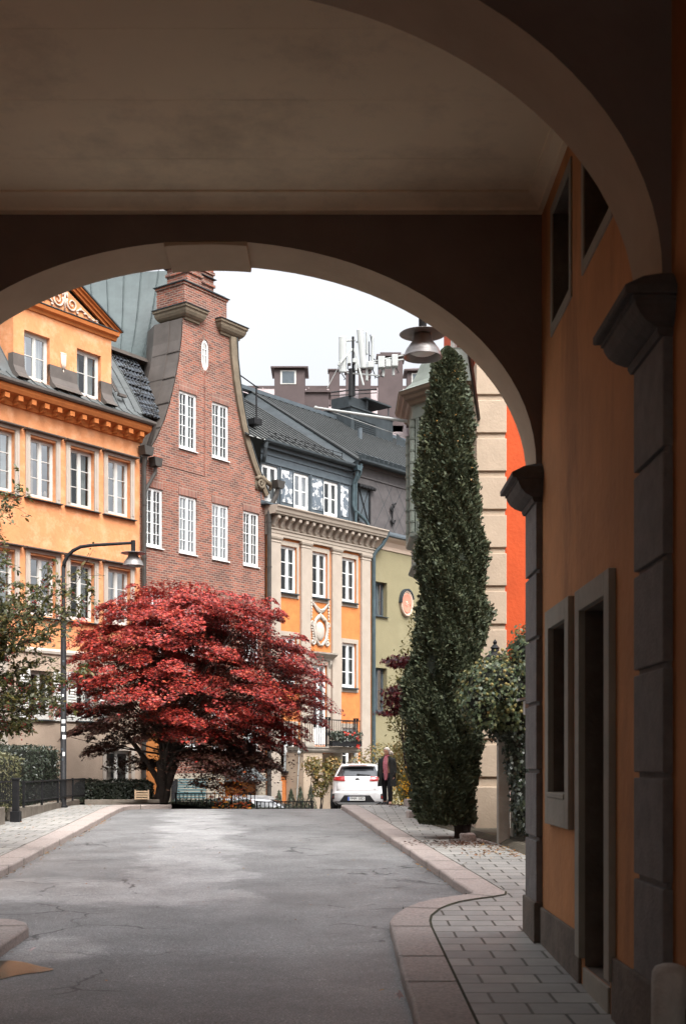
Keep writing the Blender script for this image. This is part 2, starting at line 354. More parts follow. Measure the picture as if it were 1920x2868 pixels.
# ---------------------------------------------------------------- mesh helper
class MB:
    def __init__(s): s.v = []; s.f = []; s.mi = []
    def add(s, vs, fs, mi=0):
        o = len(s.v); s.v += [tuple(p) for p in vs]
        s.f += [tuple(o + i for i in f) for f in fs]; s.mi += [mi] * len(fs); return s
    def box(s, x0, x1, y0, y1, z0, z1, mi=0):
        return s.add([(x0, y0, z0), (x1, y0, z0), (x1, y1, z0), (x0, y1, z0), (x0, y0, z1), (x1, y0, z1), (x1, y1, z1), (x0, y1, z1)],
                     [(0, 3, 2, 1), (4, 5, 6, 7), (0, 1, 5, 4), (1, 2, 6, 5), (2, 3, 7, 6), (3, 0, 4, 7)], mi)
    def quad(s, a, b, c, d, mi=0): return s.add([a, b, c, d], [(0, 1, 2, 3)], mi)
    def prism(s, poly, axis, a0, a1, mi=0, caps=True):
        """poly: 2D points in the plane across `axis` ('x': (y,z), 'y': (x,z), 'z': (x,y))"""
        def P(p, a):
            return {'x': (a, p[0], p[1]), 'y': (p[0], a, p[1]), 'z': (p[0], p[1], a)}[axis]
        n = len(poly)
        vs = [P(p, a0) for p in poly] + [P(p, a1) for p in poly]
        fs = [(i, (i + 1) % n, n + (i + 1) % n, n + i) for i in range(n)]
        if caps: fs += [tuple(range(n))[::-1], tuple(range(n, 2 * n))]
        return s.add(vs, fs, mi)
    def tube(s, pts, r, n=8, mi=0, cap=True):
        pts = [Vector(p) for p in pts]; rs = r if isinstance(r, (list, tuple)) else [r] * len(pts)
        vs = []; u = None
        for i, p in enumerate(pts):
            d = (pts[min(i + 1, len(pts) - 1)] - pts[max(i - 1, 0)])
            if d.length < 1e-9: d = Vector((0, 0, 1))
            d.normalize()
            if u is None:
                u = d.orthogonal().normalized()
            else:
                u = (u - d * u.dot(d))
                u = u.normalized() if u.length > 1e-6 else d.orthogonal().normalized()
            w = d.cross(u)
            for k in range(n):
                a = 2 * math.pi * k / n
                vs.append(p + (u * math.cos(a) + w * math.sin(a)) * rs[i])
        fs = [(i * n + k, i * n + (k + 1) % n, (i + 1) * n + (k + 1) % n, (i + 1) * n + k) for i in range(len(pts) - 1) for k in range(n)]
        if cap: fs += [tuple(range(n))[::-1], tuple(range((len(pts) - 1) * n, len(pts) * n))]
        return s.add(vs, fs, mi)
    def lathe(s, prof, n=24, c=(0, 0, 0), mi=0, sx=1, sy=1):
        vs = []
        for r, z in prof:
            for k in range(n):
                a = 2 * math.pi * k / n
                vs.append((c[0] + r * sx * math.cos(a), c[1] + r * sy * math.sin(a), c[2] + z))
        m = len(prof)
        fs = [(i * n + k, i * n + (k + 1) % n, (i + 1) * n + (k + 1) % n, (i + 1) * n + k) for i in range(m - 1) for k in range(n)]
        if prof[0][0] > 1e-6: fs.append(tuple(range(n))[::-1])
        if prof[-1][0] > 1e-6: fs.append(tuple(range((m - 1) * n, m * n)))
        return s.add(vs, fs, mi)
    def ball(s, c, r, n=8, m=6, mi=0):
        rx, ry, rz = r if isinstance(r, (tuple, list)) else (r, r, r)
        prof = [(math.sin(math.pi * i / m), -math.cos(math.pi * i / m)) for i in range(m + 1)]
        o = MB(); o.lathe([(max(a, 1e-4), b) for a, b in prof], n)
        return s.add([(c[0] + p[0] * rx, c[1] + p[1] * ry, c[2] + p[2] * rz) for p in o.v], o.f, mi)
    def loft(s, rings, closed=True, caps=True, mi=0):
        n = len(rings[0]); vs = [p for r in rings for p in r]
        fs = []
        for i in range(len(rings) - 1):
            for k in range(n if closed else n - 1):
                fs.append((i * n + k, i * n + (k + 1) % n, (i + 1) * n + (k + 1) % n, (i + 1) * n + k))
        if caps and closed: fs += [tuple(range(n))[::-1], tuple(range((len(rings) - 1) * n, len(rings) * n))]
        return s.add(vs, fs, mi)
    def wall(s, outer, holes=(), y=0, depth=.2, mi=0, mir=None, axis='y'):
        """a flat wall in the XZ plane at y with real openings and their reveals"""
        loops = [[Vector((p[0], p[1], 0)) for p in outer]]
        for h in holes: loops.append([Vector((p[0], p[1], 0)) for p in h])
        tris = tessellate_polygon(loops)
        flat = [p for l in loops for p in l]
        s.add([(p.x, y, p.y) for p in flat], [tuple(t) for t in tris], mi)
        for h in holes:
            n = len(h)
            s.add([(p[0], y, p[1]) for p in h] + [(p[0], y + depth, p[1]) for p in h],
                  [(i, (i + 1) % n, n + (i + 1) % n, n + i) for i in range(n)], mi if mir is None else mir)
        return s
    def build(s, name, mats, parent=None, loc=None, smooth=False, bevel=0, kind=None, rot=None):
        me = bpy.data.meshes.new(name)
        me.from_pydata(s.v, [], s.f)
        if not isinstance(mats, (list, tuple)): mats = [mats]
        for m in mats: me.materials.append(m)
        me.polygons.foreach_set('material_index', s.mi)
        me.validate()
        if smooth: me.polygons.foreach_set('use_smooth', [True] * len(me.polygons))
        bm = bmesh.new(); bm.from_mesh(me); bmesh.ops.recalc_face_normals(bm, faces=bm.faces[:]); bm.to_mesh(me); bm.free()
        me.update()
        o = bpy.data.objects.new(name, me); COL.objects.link(o)
        if parent is not None: o.parent = parent
        if loc: o.location = loc
        if rot: o.rotation_euler = rot
        if bevel:
            b = o.modifiers.new('bevel', 'BEVEL'); b.width = bevel; b.segments = 2; b.limit_method = 'ANGLE'; b.angle_limit = R(40)
        if kind: o['kind'] = kind
        return o

def rect(x0, x1, z0, z1): return [(x0, z0), (x1, z0), (x1, z1), (x0, z1)]
def tag(o, label, cat, group=None):
    o['label'] = label; o['category'] = cat
    if group: o['group'] = group
    return o
def thing(name, label, cat, loc=(0, 0, 0), rz=0, group=None):
    o = bpy.data.objects.new(name, None); COL.objects.link(o)
    o.empty_display_size = .2
    o.location = loc; o.rotation_euler = (0, 0, rz)
    return tag(o, label, cat, group)
def kids(o): return [c for c in COL.objects if c.parent == o]
def copy_tree(o, parent=None, loc=None, rz=None, name=None):
    c = o.copy(); COL.objects.link(c)
    if parent is not None: c.parent = parent
    if loc is not None: c.location = loc
    if rz is not None: c.rotation_euler = (0, 0, rz)
    for ch in kids(o): copy_tree(ch, c)
    return c
def soft(o, ang=35):
    o.data.polygons.foreach_set('use_smooth', [True] * len(o.data.polygons))
    o.data.set_sharp_from_angle(angle=R(ang)) if hasattr(o.data, 'set_sharp_from_angle') else None
    return o

# ground heights along the street (relative to the eye)
_prof = [(-40, -2.0), (0, -2.0), (4, -1.99), (9, -1.86), (12, -1.77), (31, -1.20), (33, -1.17), (34.5, -1.20), (36, -1.27), (42, -1.50), (50, -2.05), (60, -2.6), (400, -2.9)]
def zr(Y):
    for (a, b), (c, d) in zip(_prof, _prof[1:]):
        if Y <= c: return b + (d - b) * (Y - a) / (c - a)
    return _prof[-1][1]
KH = .11
def zp(Y): return zr(Y) + KH
def lerp_tab(tab, Y):
    if Y <= tab[0][0]: return tab[0][1]
    for (a, b), (c, d) in zip(tab, tab[1:]):
        if Y <= c: return b + (d - b) * (Y - a) / (c - a)
    return tab[-1][1]
# ================================================================ GROUND
def strip(tabL, tabR, Ys, zf, name, m, dz=0, kind='structure'):
    b = MB(); nx = 2
    rows = []
    for Y in Ys:
        l = tabL if isinstance(tabL, (int, float)) else lerp_tab(tabL, Y)
        r = tabR if isinstance(tabR, (int, float)) else lerp_tab(tabR, Y)
        rows.append([(l, Y, zf(Y) + dz), (r, Y, zf(Y) + dz)])
    b.loft(rows, closed=False, caps=False)
    o = b.build(name, m); o['kind'] = kind
    return o
Ysteps = lambda a, b, n: [a + (b - a) * i / n for i in range(n + 1)]
g = MB(); g.quad((-600, -200, -3.4), (600, -200, -3.4), (600, 1200, -3.4), (-600, 1200, -3.4))
g.build('ground', M['soil'], kind='structure')

# the carriageway: one sheet following the rise and the crest
road_right = [(38, 7), (60, 7)]
yy = sorted(set([-40, -14, 0, 4, 9, 12] + Ysteps(12, 31, 12) + Ysteps(31, 42, 16) + Ysteps(42, 62, 10)))
rl = [(-40, -20), (-12.2, -20), (-12, -4.6), (12.7, -4.6), (12.72, -16), (34.6, -16), (34.8, -4.55), (36.5, -3.8), (38.5, -1.9), (40.4, -.3), (62, -.3)]
rr = [(-40, 20), (-12.2, 20), (-12, 2.1), (12.7, 2.1), (12.72, 14), (62, 14)]
yr = sorted(set(yy + [-12.2, -12, 12.7, 12.72, 34.6, 34.8, 36.5, 38.5, 40.4]))
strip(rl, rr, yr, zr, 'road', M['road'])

KR = [(.55, -14), (.55, 4), (.55, 9), (.55, 12.9), (.565, 13.3), (.61, 13.7), (.75, 14.25), (.92, 14.65), (1.1, 14.95), (1.35, 15.22), (1.56, 15.4), (1.65, 15.5), (1.66, 15.6), (1.63, 15.8), (1.5, 17.4), (1.2, 20.8), (.85, 24.8), (.5, 28.8), (.25, 31.6), (.14, 33), (.14, 33.8), (.25, 34.6), (.55, 35.5), (1.0, 36.4), (1.5, 38), (1.8, 40), (2.4, 48), (3, 60)]
KL = [(-3.08, -14), (-3.08, 4), (-3.08, 9), (-3.08, 12.7), (-3.1, 12.95), (-3.17, 13.2), (-3.32, 13.38), (-3.55, 13.48), (-4.0, 13.54), (-5, 13.6), (-9, 13.6)]
KO = [(-9, 14.4), (-5.3, 14.45), (-4.85, 14.65), (-4.62, 15.1), (-4.58, 15.7), (-4.67, 17.9), (-4.85, 21.8), (-5.03, 25.8), (-5.2, 29.3), (-5.33, 32.3), (-5.3, 33.0), (-5.1, 33.6), (-4.75, 34.1), (-4.4, 34.5)]
def kerb(line, side, w, name):
    """granite kerb: profile swept along the line; side +1: pavement lies to the right of the walking direction"""
    pts = [Vector((p[0], p[1], 0)) for p in line]
    # resample so that the stones read
    P = [pts[0]]
    for a, b in zip(pts, pts[1:]):
        n = max(1, int((b - a).length / .5))
        P += [a + (b - a) * i / n for i in range(1, n + 1)]
    b = MB(); rings = []
    inner = []
    for i, p in enumerate(P):
        d = (P[min(i + 1, len(P) - 1)] - P[max(0, i - 1)]).normalized()
        nrm = Vector((d.y, -d.x, 0)) * side
        j = .006 * math.sin(i * 2.3) + .004 * math.sin(i * 5.1)
        z0, z1 = zr(p.y), zp(p.y)
        def q(o, z): v = p + nrm * o; return (v.x, v.y, z)
        rings.append([q(j, z0 - .08), q(j, z1 - .022), q(.008 + j, z1 - .006), q(.028 + j, z1 + .004 + j * .3), q(w, z1 + .006), q(w, z0 - .08)])
        inner.append((q(w - .004, z1 + .008), q(w + .022, z1 + .001)))
    b.loft(rings, closed=True, caps=True, mi=0)
    b.loft([list(r) for r in inner], closed=False, caps=False, mi=1)
    # joints between the stones, a few mm wide
    acc = 0; last = P[0]
    for i in range(2, len(P) - 2):
        acc += (P[i] - P[i - 1]).length
        if acc > 1.15 + .25 * math.sin(i):
            acc = 0
            d = (P[i + 1] - P[i - 1]).normalized(); nrm = Vector((d.y, -d.x, 0)) * side
            a1 = P[i] + nrm * -.004; a2 = P[i] + nrm * w; t = d * .011
            z1 = zp(P[i].y) + .0095
            b.quad((a1.x - t.x, a1.y - t.y, z1), (a2.x - t.x, a2.y - t.y, z1), (a2.x + t.x, a2.y + t.y, z1), (a1.x + t.x, a1.y + t.y, z1), 1)
            b.quad((a1.x - t.x, a1.y - t.y, z1), (a1.x + t.x, a1.y + t.y, z1), (a1.x + t.x, a1.y + t.y, z1 - .12), (a1.x - t.x, a1.y - t.y, z1 - .12), 1)
    o = b.build(name, [M['granite'], M['moss']]); o['kind'] = 'structure'
    return o
M['moss'] = mat('mossy_joint', (.035, .035, .02), .95, .4, 20, .3, stain=(.07, .08, .025), stain_amt=.8, stain_scale=6)
kerb(KR, 1, .40, 'kerb')
kerb(KL, -1, .40, 'kerb')
kerb(KO, -1, .40, 'kerb')
krt = [(p[1], p[0] + .15) for p in KR]
yp = sorted(set([p[1] for p in KR if p[1] < 41] + [12.6, 12.66, 21, 22, 23, 24, 26, 28, 30, 31, 32, 33, 33.5, 34, 34.5, 35, 35.5, 36, 37, 38, 39, 40]))
strip(krt, [(-14, 1.95), (12.6, 1.95), (12.64, 5.5), (41, 5.5)], yp, zp, 'pavement', M['pave'])
klt = [(p[1], p[0] - .15) for p in KL if p[1] < 13.55]
strip([(-14, -4.5), (12.6, -4.5), (12.64, -9), (14, -9)], klt, sorted(set([p[1] for p in KL if p[1] < 13.55])), zp, 'pavement', M['pave'])
kot = [(p[1], p[0] - .15) for p in KO[2:]]
strip([(14, -6.95), (34.6, -6.95)], kot, sorted(set([p[1] for p in KO[2:]] + [20, 24, 28, 31])), zp, 'pavement', M['pave'])

# gardens
def garden(name, pts):
    b = MB(); b.add(pts, [tuple(range(len(pts)))]); o = b.build(name, M['soil']); o['kind'] = 'structure'; return o
garden('garden_soil', [(-30, 14.4, zp(14.4) + .1), (-6.93, 14.4, zp(14.4) + .1), (-6.93, 34.4, zp(34) + .06), (-30, 34.4, -1.0)])
b = MB()
b.quad((-30, 34.4, -1.0), (-4.6, 34.4, -1.03), (-5.0, 40.5, -1.55), (-30, 40.5, -1.5))
b.quad((-30, 40.5, -1.5), (-5.0, 40.5, -1.55), (-5.0, 52, -2.1), (-30, 52, -2.0))
b.quad((-4.6, 34.4, -1.03), (-2.2, 38.7, -1.5), (-2.2, 40.5, -1.62), (-5.0, 40.5, -1.55))
b.build('garden_soil', M['soil'], kind='structure')
b = MB()
b.quad((-5, 40.5, -2.62), (-.3, 40.5, -2.62), (-.3, 56, -2.75), (-5, 56, -2.75))
b.quad((-5, 40.5, -2.62), (-.3, 40.5, -2.62), (-.3, 40.5, -1.5), (-5, 40.5, -1.55))
b.quad((-5, 40.5, -2.62), (-5, 52, -2.75), (-5, 52, -2.1), (-5, 40.5, -1.55))
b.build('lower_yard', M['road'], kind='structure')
b = MB()
gy = [16.2, 22, 26, 30, 33, 36, 40, 44, 50]
b.loft([[(lerp_tab([(16, 3.3), (22, 2.75), (24, 2.0), (27, 1.9), (32, 1.75), (36, 2.1), (40, 3), (50, 4)], y), y, zp(y) - .01),
         (lerp_tab([(16, 3.5), (22, 2.9), (24, 2.15), (27, 2.05), (32, 1.9), (36, 2.25), (40, 3.1), (50, 4.1)], y), y, zp(y) + .09), (12, y, zp(y) + .14)] for y in gy], closed=False, caps=False)
b.build('garden_soil', M['soil'], kind='structure')

# ================================================================ THE GATEWAY WE LOOK THROUGH
XR, XL, XC, AW, ZS, ZA = 1.92, -4.45, -1.265, 3.13, 2.80, 4.887
ZC = 5.207
AC, AA = -1.19, 3.057
gate = thing('gateway_building', 'dark vaulted gateway of orange plaster framing the view, arches springing from stone pilasters', 'building', (0, 0, -1.9))
OZ = 1.9           # parts are measured from the gateway's base
class GB(MB):
    def build(s, *a, **k):
        s.v = [(p[0], p[1], p[2] + OZ) for p in s.v]
        return MB.build(s, *a, **k)
def arch_pts(n=48, a=AA, rise=ZA - ZS):
    return [(AC - a * math.cos(math.pi * i / n), ZS + rise * math.sin(math.pi * i / n) ** 1.0) for i in range(n + 1)]
def archwall(name, y0, y1):
    jr, jl = AC + AA, AC - AA
    poly = [(XR + .01, -1.95), (XR + .01, ZC + .01), (XL - .01, ZC + .01), (XL - .01, -1.95), (jl - .028, -1.95), (jl - .028, 2.5), (jl, 2.5)] + arch_pts() + [(jr, 2.5), (jr + .028, 2.5), (jr + .028, -1.95)]
    b = GB()
    n = len(poly)
    front = [(p[0], y0, p[1]) for p in poly]; back = [(p[0], y1, p[1]) for p in poly]
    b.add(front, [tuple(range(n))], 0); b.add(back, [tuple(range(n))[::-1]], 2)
    for i in range(4, n - 1):
        b.quad(front[i], front[i + 1], back[i + 1], back[i], 1)
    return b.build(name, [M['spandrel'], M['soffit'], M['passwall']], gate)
archwall('arch', 12.0, 12.62)
archwall('arch', 7.36, 8.02)
# keystone of the far arch
b = GB()
kx0, kx1 = -1.60, -.83
cur = lambda x: ZS + (ZA - ZS) * math.sqrt(max(0, 1 - ((x - AC) / AA) ** 2))
xs = [kx0 + (kx1 - kx0) * i / 6 for i in range(7)]
poly = [(x, cur(x) - .04) for x in xs] + [(kx1 + .004, cur(kx1) + .004), (kx0 - .004, cur(kx0) + .004)]
b.prism(poly, 'y', 11.99, 12.64)
b.build('keystone', M['soffit'], gate, bevel=.006)
# passage walls
def sidewall(name, X, out, holes, y0, y1, zt, depth, m):
    b = MB(); b.wall(rect(y0, y1, -1.95, zt), [rect(*h) for h in holes], 0, depth, 0, 1)
    c = GB(); c.v = [(X + out * p[1], p[0], p[2]) for p in b.v]; c.f = b.f; c.mi = b.mi
    return c.build(name, [m, M['plinth']], gate)
WY = (10.55, 11.36); DY = (9.0, 9.92)
holes = [(WY[0], WY[1], -.26, 1.19), (DY[0], DY[1], -1.56, 1.18), (WY[0], WY[1], 3.9, 4.86), (DY[0], DY[1], 3.9, 4.86)]
sidewall('wall', XR, 1, holes, -12, 12.0, ZC + .05, .28, M['passwall'])
sidewall('wall', XL, -1, [(WY[0], WY[1], -.26, 1.19), (DY[0], DY[1], -1.56, 1.18)], -12, 12.0, ZC + .05, .28, M['passwall'])
for X, s in ((XR, 1), (XL, -1)):
    # plinths, broken by the door
    for a, c in ((-11.9, 7.2), (8.1, 8.86), (10.06, 11.93)):
        b = GB(); b.box(min(X - s * .028, X), max(X - s * .028, X), a, c, -1.95, -1.325); b.build('plinth', M['plinth'], gate, bevel=.012)
    def surround(y0, y1, z0, z1, w, wb, pr, name='surround'):
        b = GB(); xa, xb = sorted((X - s * pr, X + s * .005))
        b.box(xa, xb, y0 - w, y0 - .002, z0 - wb, z1 + w); b.box(xa, xb, y1 + .002, y1 + w, z0 - wb, z1 + w)
        b.box(xa, xb, y0 - .002, y1 + .002, z1 + .002, z1 + w)
        if wb: b.box(xa, xb, y0 - .002, y1 + .002, z0 - wb, z0 - .002)
        return b.build(name, M['cstone'], gate, bevel=.006)
    surround(*WY, -.26, 1.19, .17, .27, .05, 'window_surround')
    surround(*DY, -1.5, 1.18, .17, 0, .05, 'door_surround')
    if s > 0:
        surround(*WY, 3.9, 4.86, .09, .1, .014, 'window_surround'); surround(*DY, 3.9, 4.86, .09, .1, .014, 'window_surround')
    # recessed leaves
    def leafbox(y0, y1, z0, z1, nm, m, cols, rows):
        b = GB(); xa = X + s * .22
        x0, x1 = sorted((xa, xa + s * .05)); b.box(x0, x1, y0, y1, z0, z1)
        f = .07
        x0, x1 = sorted((xa - s * .03, xa))
        b.box(x0, x1, y0, y0 + f, z0, z1); b.box(x0, x1, y1 - f, y1, z0, z1); b.box(x0, x1, y0 + f, y1 - f, z1 - f, z1); b.box(x0, x1, y0 + f, y1 - f, z0, z0 + f)
        for i in range(1, cols): yc = y0 + (y1 - y0) * i / cols; b.box(x0, x1, yc - .025, yc + .025, z0 + f, z1 - f)
        for i in range(1, rows): zc = z0 + (z1 - z0) * i / rows; b.box(x0 + .003, x1 - .003, y0 + f, y1 - f, zc - .02, zc + .02)
        return b.build(nm, m, gate)
    leafbox(*WY, -.26, 1.19, 'window', M['door_dark'], 2, 3)
    d = leafbox(*DY, -1.56, 1.18, 'door', M['door_dark'], 2, 3)
    b = MB(); b.tube([(0, 0, 0), (-s * .05, 0, 0), (-s * .05, .11, 0)], .01); hnd = b.build('handle', M['pipe'], d, (X + s * .19, DY[0] + .1, -.5 + OZ))
    if s > 0:
        leafbox(*WY, 3.9, 4.86, 'window', M['door_dark'], 2, 2); leafbox(*DY, 3.9, 4.86, 'window', M['door_dark'], 2, 2)
    b = GB(); x0, x1 = sorted((X - s * .02, X + s * .26)); b.box(x0, x1, DY[0] - .0, DY[1] + .0, -1.95, -1.565); b.build('step', M['cstone'], gate, bevel=.01)
    b = GB(); x0, x1 = sorted((X - s * .06, X + s * .2)); b.box(x0, x1, WY[0] + .003, WY[1] - .003, -.29, -.245); b.build('sill', M['cstone'], gate, bevel=.006)
# rusticated pilasters with capitals
def pilaster(X, s, y0, y1):
    fx = X - s * .058
    pil = None
    z = -1.29; zt = 2.47; k = 0
    b = GB()
    hs = [(-1.29, -.715), (-.68, -.085), (-.05, .55), (.585, 1.165), (1.20, 1.785), (1.82, 2.47)]
    for a, c in hs:
        x0, x1 = sorted((fx, X + s * .004)); b.box(x0, x1, y0 - .03, y1 + .03, a, c)
    x0, x1 = sorted((fx + s * .03, X + s * .004)); b.box(x0, x1, y0 - .012, y1 + .012, -1.3, 2.47)
    pil = b.build('pilaster', M['greystone'], gate, bevel=.008)
    b = MB(); x0, x1 = sorted((fx - s * .025, X + s * .003)); b.box(x0, x1, y0 - .055, y1 + .055, -1.95 + OZ, -1.285 + OZ); b.build('base_block', M['plinth'], pil, bevel=.012)
    # capital: abacus, ovolo, fillet
    prof = [(.0, 2.44), (.02, 2.44), (.035, 2.47), (.035, 2.487), (.05, 2.49), (.10, 2.515), (.145, 2.555), (.17, 2.60), (.175, 2.625), (.19, 2.63), (.19, 2.65), (.225, 2.652), (.235, 2.66), (.235, 2.70), (.12, 2.765), (.0, 2.80)]
    rings = []
    for o, zz in prof:
        xa = fx - s * o; xb = X + s * .003
        ya, yb = y0 - .03 - o * .42, y1 + .03 + o * .42
        rings.append([(xa, ya, zz + OZ), (xa, yb, zz + OZ), (xb, yb, zz + OZ), (xb, ya, zz + OZ)])
    b = MB(); b.loft(rings); b.build('capital', M['darkstone'], pil)
for y0, y1 in ((12.0, 12.62), (7.36, 8.02)):
    pilaster(XR, 1, y0, y1); pilaster(XL, -1, y0, y1)
# ceiling of boards with shadow joints, cove mouldings along its edges
b = GB()
for i in range(24):
    ya = 12.04 - .98 * (i + 1); yb = ya + .976
    b.box(XL, XR, ya, yb, ZC, ZC + .03)
b.box(XL, XR, -12, 12, ZC + .034, ZC + .2)
b.build('ceiling', M['ceil'], gate)
b = GB()
pr = [(0, ZC), (-.34, ZC), (-.34, ZC - .018), (-.26, ZC - .02), (-.2, ZC - .032), (-.11, ZC - .055), (-.09, ZC - .075), (0, ZC - .078)]
b.prism([(12.0 + p[0], p[1]) for p in pr], 'x', XL, XR)
b.prism([(8.02 - p[0], p[1]) for p in pr], 'x', XL, XR)
b.prism([(XR + p[0] * .5, p[1]) for p in pr], 'y', 8.03, 11.98)
b.prism([(XL - p[0] * .5, p[1]) for p in pr], 'y', 8.03, 11.98)
b.build('ceiling_moulding', M['ceil'], gate)
# the solid house around the passage
b = GB()
b.box(XR + .29, 9.5, -12, 12.60, -1.95, 12.5); b.box(-13, XL - .29, -12, 12.60, -1.95, 12.5)
b.box(XL - .29, XR + .29, -12, 12.60, ZC + .21, 12.5)
b.build('house_block', M['passwall'], gate)
# ================================================================ FACADE TOOLS
def hole(c, w, z0, z1): return (c - w / 2, c + w / 2, z0, z1)
_wi = [0]
def window(parent, h, y, cols=2, rows=3, fw=.065, mw=.07, tw=.024, m='white', leafs=2, curt=True, name='window', topt=None, sw=.028):
    """casement window in the opening h=(x0,x1,z0,z1), its frame face at depth y; pane and curtain are its sub-parts"""
    x0, x1, z0, z1 = h; _wi[0] += 1
    b = MB(); d = .055
    b.box(x0, x0 + fw, y, y + d, z0, z1); b.box(x1 - fw, x1, y, y + d, z0, z1)
    b.box(x0 + fw, x1 - fw, y, y + d, z1 - fw, z1); b.box(x0 + fw, x1 - fw, y, y + d, z0, z0 + fw * 1.25)
    xi0, xi1, zi0, zi1 = x0 + fw, x1 - fw, z0 + fw * 1.25, z1 - fw
    if leafs == 2:
        xc = (x0 + x1) / 2
        b.box(xc - mw / 2, xc + mw / 2, y - .006, y + d, zi0, zi1)
        segs = [(xi0, xc - mw / 2), (xc + mw / 2, xi1)]
    else: segs = [(xi0, xi1)]
    for a, c in segs:
        # the sash of each leaf
        s = sw
        b.box(a, a + s, y + .008, y + d, zi0, zi1); b.box(c - s, c, y + .008, y + d, zi0, zi1)
        b.box(a + s, c - s, y + .008, y + d, zi0, zi0 + s); b.box(a + s, c - s, y + .008, y + d, zi1 - s, zi1)
        for i in range(1, cols):
            xx = a + (c - a) * i / cols; b.box(xx - tw / 2, xx + tw / 2, y + .012, y + d, zi0 + s, zi1 - s)
        zs = [zi0 + (zi1 - zi0) * i / rows for i in range(1, rows)]
        if topt: zs = topt
        for zz in zs: b.box(a + s, c - s, y + .014, y + d - .002, zz - tw / 2, zz + tw / 2)
    f = b.build(name, M[m], parent)
    g = MB(); g.quad((xi0, y + .035, zi0), (xi1, y + .035, zi0), (xi1, y + .035, zi1), (xi0, y + .035, zi1))
    g.build('pane', M['glass'], f)
    rm = MB(); rm.quad((x0 - .5, y + 1.1, z0 - .4), (x1 + .5, y + 1.1, z0 - .4), (x1 + .5, y + 1.1, z1 + .3), (x0 - .5, y + 1.1, z1 + .3))
    rm.box(x0 - .5, x1 + .5, y + .1, y + 1.1, z0 - .45, z0 - .4)
    rm.build('room', M['room'], f)
    if curt:
        r = random.Random(_wi[0] * 7 + 3)
        c = MB()
        W = xi1 - xi0
        cov = [(xi0, xi0 + W * r.uniform(.18, .42)), (xi1 - W * r.uniform(.18, .42), xi1)]
        if r.random() < .25: cov = cov[:1]
        for a, e in cov:
            n = 18; ph = r.uniform(0, 6)
            t = [(a + (e - a) * i / n, y + .16 + .022 * math.sin(i * 1.25 + ph)) for i in range(n + 1)]
            c.loft([[(p[0], p[1], zi0 + .03) for p in t], [(p[0], p[1], zi1) for p in t]], closed=False, caps=False)
        if r.random() < .45:      # a lamp or plants on the inner sill
            for k in range(r.randint(1, 3)):
                xx = r.uniform(xi0 + .1, xi1 - .1); c.ball((xx, y + .14, zi0 + .12), (.06, .05, .12), 8, 5)
        co = c.build('curtain', M['curtain' if r.random() < .7 else 'curtain2'], f, smooth=True)
    return f
def sill(parent, h, y=0, m='darkmetal', over=.06, th=.035, out=.09, ys=.0):
    b = MB(); x0, x1, z0 = h[0] - over, h[1] + over, h[2]
    b.add([(x0, y - out, z0 - th), (x1, y - out, z0 - th), (x1, y - out, z0 - .012), (x0, y - out, z0 - .012), (x0, y + .12, z0 - th), (x1, y + .12, z0 - th), (x1, y + .12, z0 + .012), (x0, y + .12, z0 + .012)],
          [(0, 1, 2, 3), (3, 2, 6, 7), (0, 4, 5, 1), (0, 3, 7, 4), (1, 5, 6, 2), (4, 7, 6, 5)])
    return b.build('sill', M[m], parent)
def seams_surface(name, mats, parent, grid, w=.028, hgt=.035, every=1, cross=0, mi=0):
    """a sheet-metal roof: grid[i][j] with i up the slope and j along the eave; standing seams along every column"""
    b = MB(); b.loft(grid, closed=False, caps=False, mi=0)
    n = len(grid[0])
    for j in range(0, n, every):
        col = [Vector(r[j]) for r in grid]
        al = (Vector(grid[0][min(j + 1, n - 1)]) - Vector(grid[0][max(0, j - 1)])).normalized()
        for p, q in zip(col, col[1:]):
            up = al.cross(q - p).normalized()
            if up.z < 0: up = -up
            s = al * w / 2
            vs = [p - s, p + s, p + s + up * hgt, p - s + up * hgt, q - s, q + s, q + s + up * hgt, q - s + up * hgt]
            b.add([tuple(v) for v in vs], [(0, 1, 5, 4), (1, 2, 6, 5), (2, 3, 7, 6), (3, 0, 4, 7), (0, 3, 2, 1), (4, 5, 6, 7)], mi)
            if cross and j + every < n:
                q2 = [Vector(r[min(j + every, n - 1)]) for r in grid]
                i0 = col.index(p)
                rr = random.Random(j * 31 + i0)
                L = (q - p).length; k = rr.uniform(.3, .9)
                while k < L:
                    t = k / L
                    A = p.lerp(q, t); B = q2[i0].lerp(q2[min(i0 + 1, len(q2) - 1)], t)
                    dd = (q - p).normalized() * .012
                    b.add([tuple(A - dd + up * .006), tuple(B - dd + up * .006), tuple(B + dd + up * .006), tuple(A + dd + up * .006)], [(0, 1, 2, 3)], 0)
                    k += cross
    return b.build(name, mats, parent)
def spiral(cx, cz, r0, turns, y, sgn=1, a0=0, n=28):
    return [(cx + sgn * r0 * (1 - t * .88) * math.cos(a0 + t * turns * 2 * math.pi), y, cz + r0 * (1 - t * .88) * math.sin(a0 + t * turns * 2 * math.pi)) for t in [i / n for i in range(n + 1)]]
def facade_angle(t): return math.atan2(1, t)

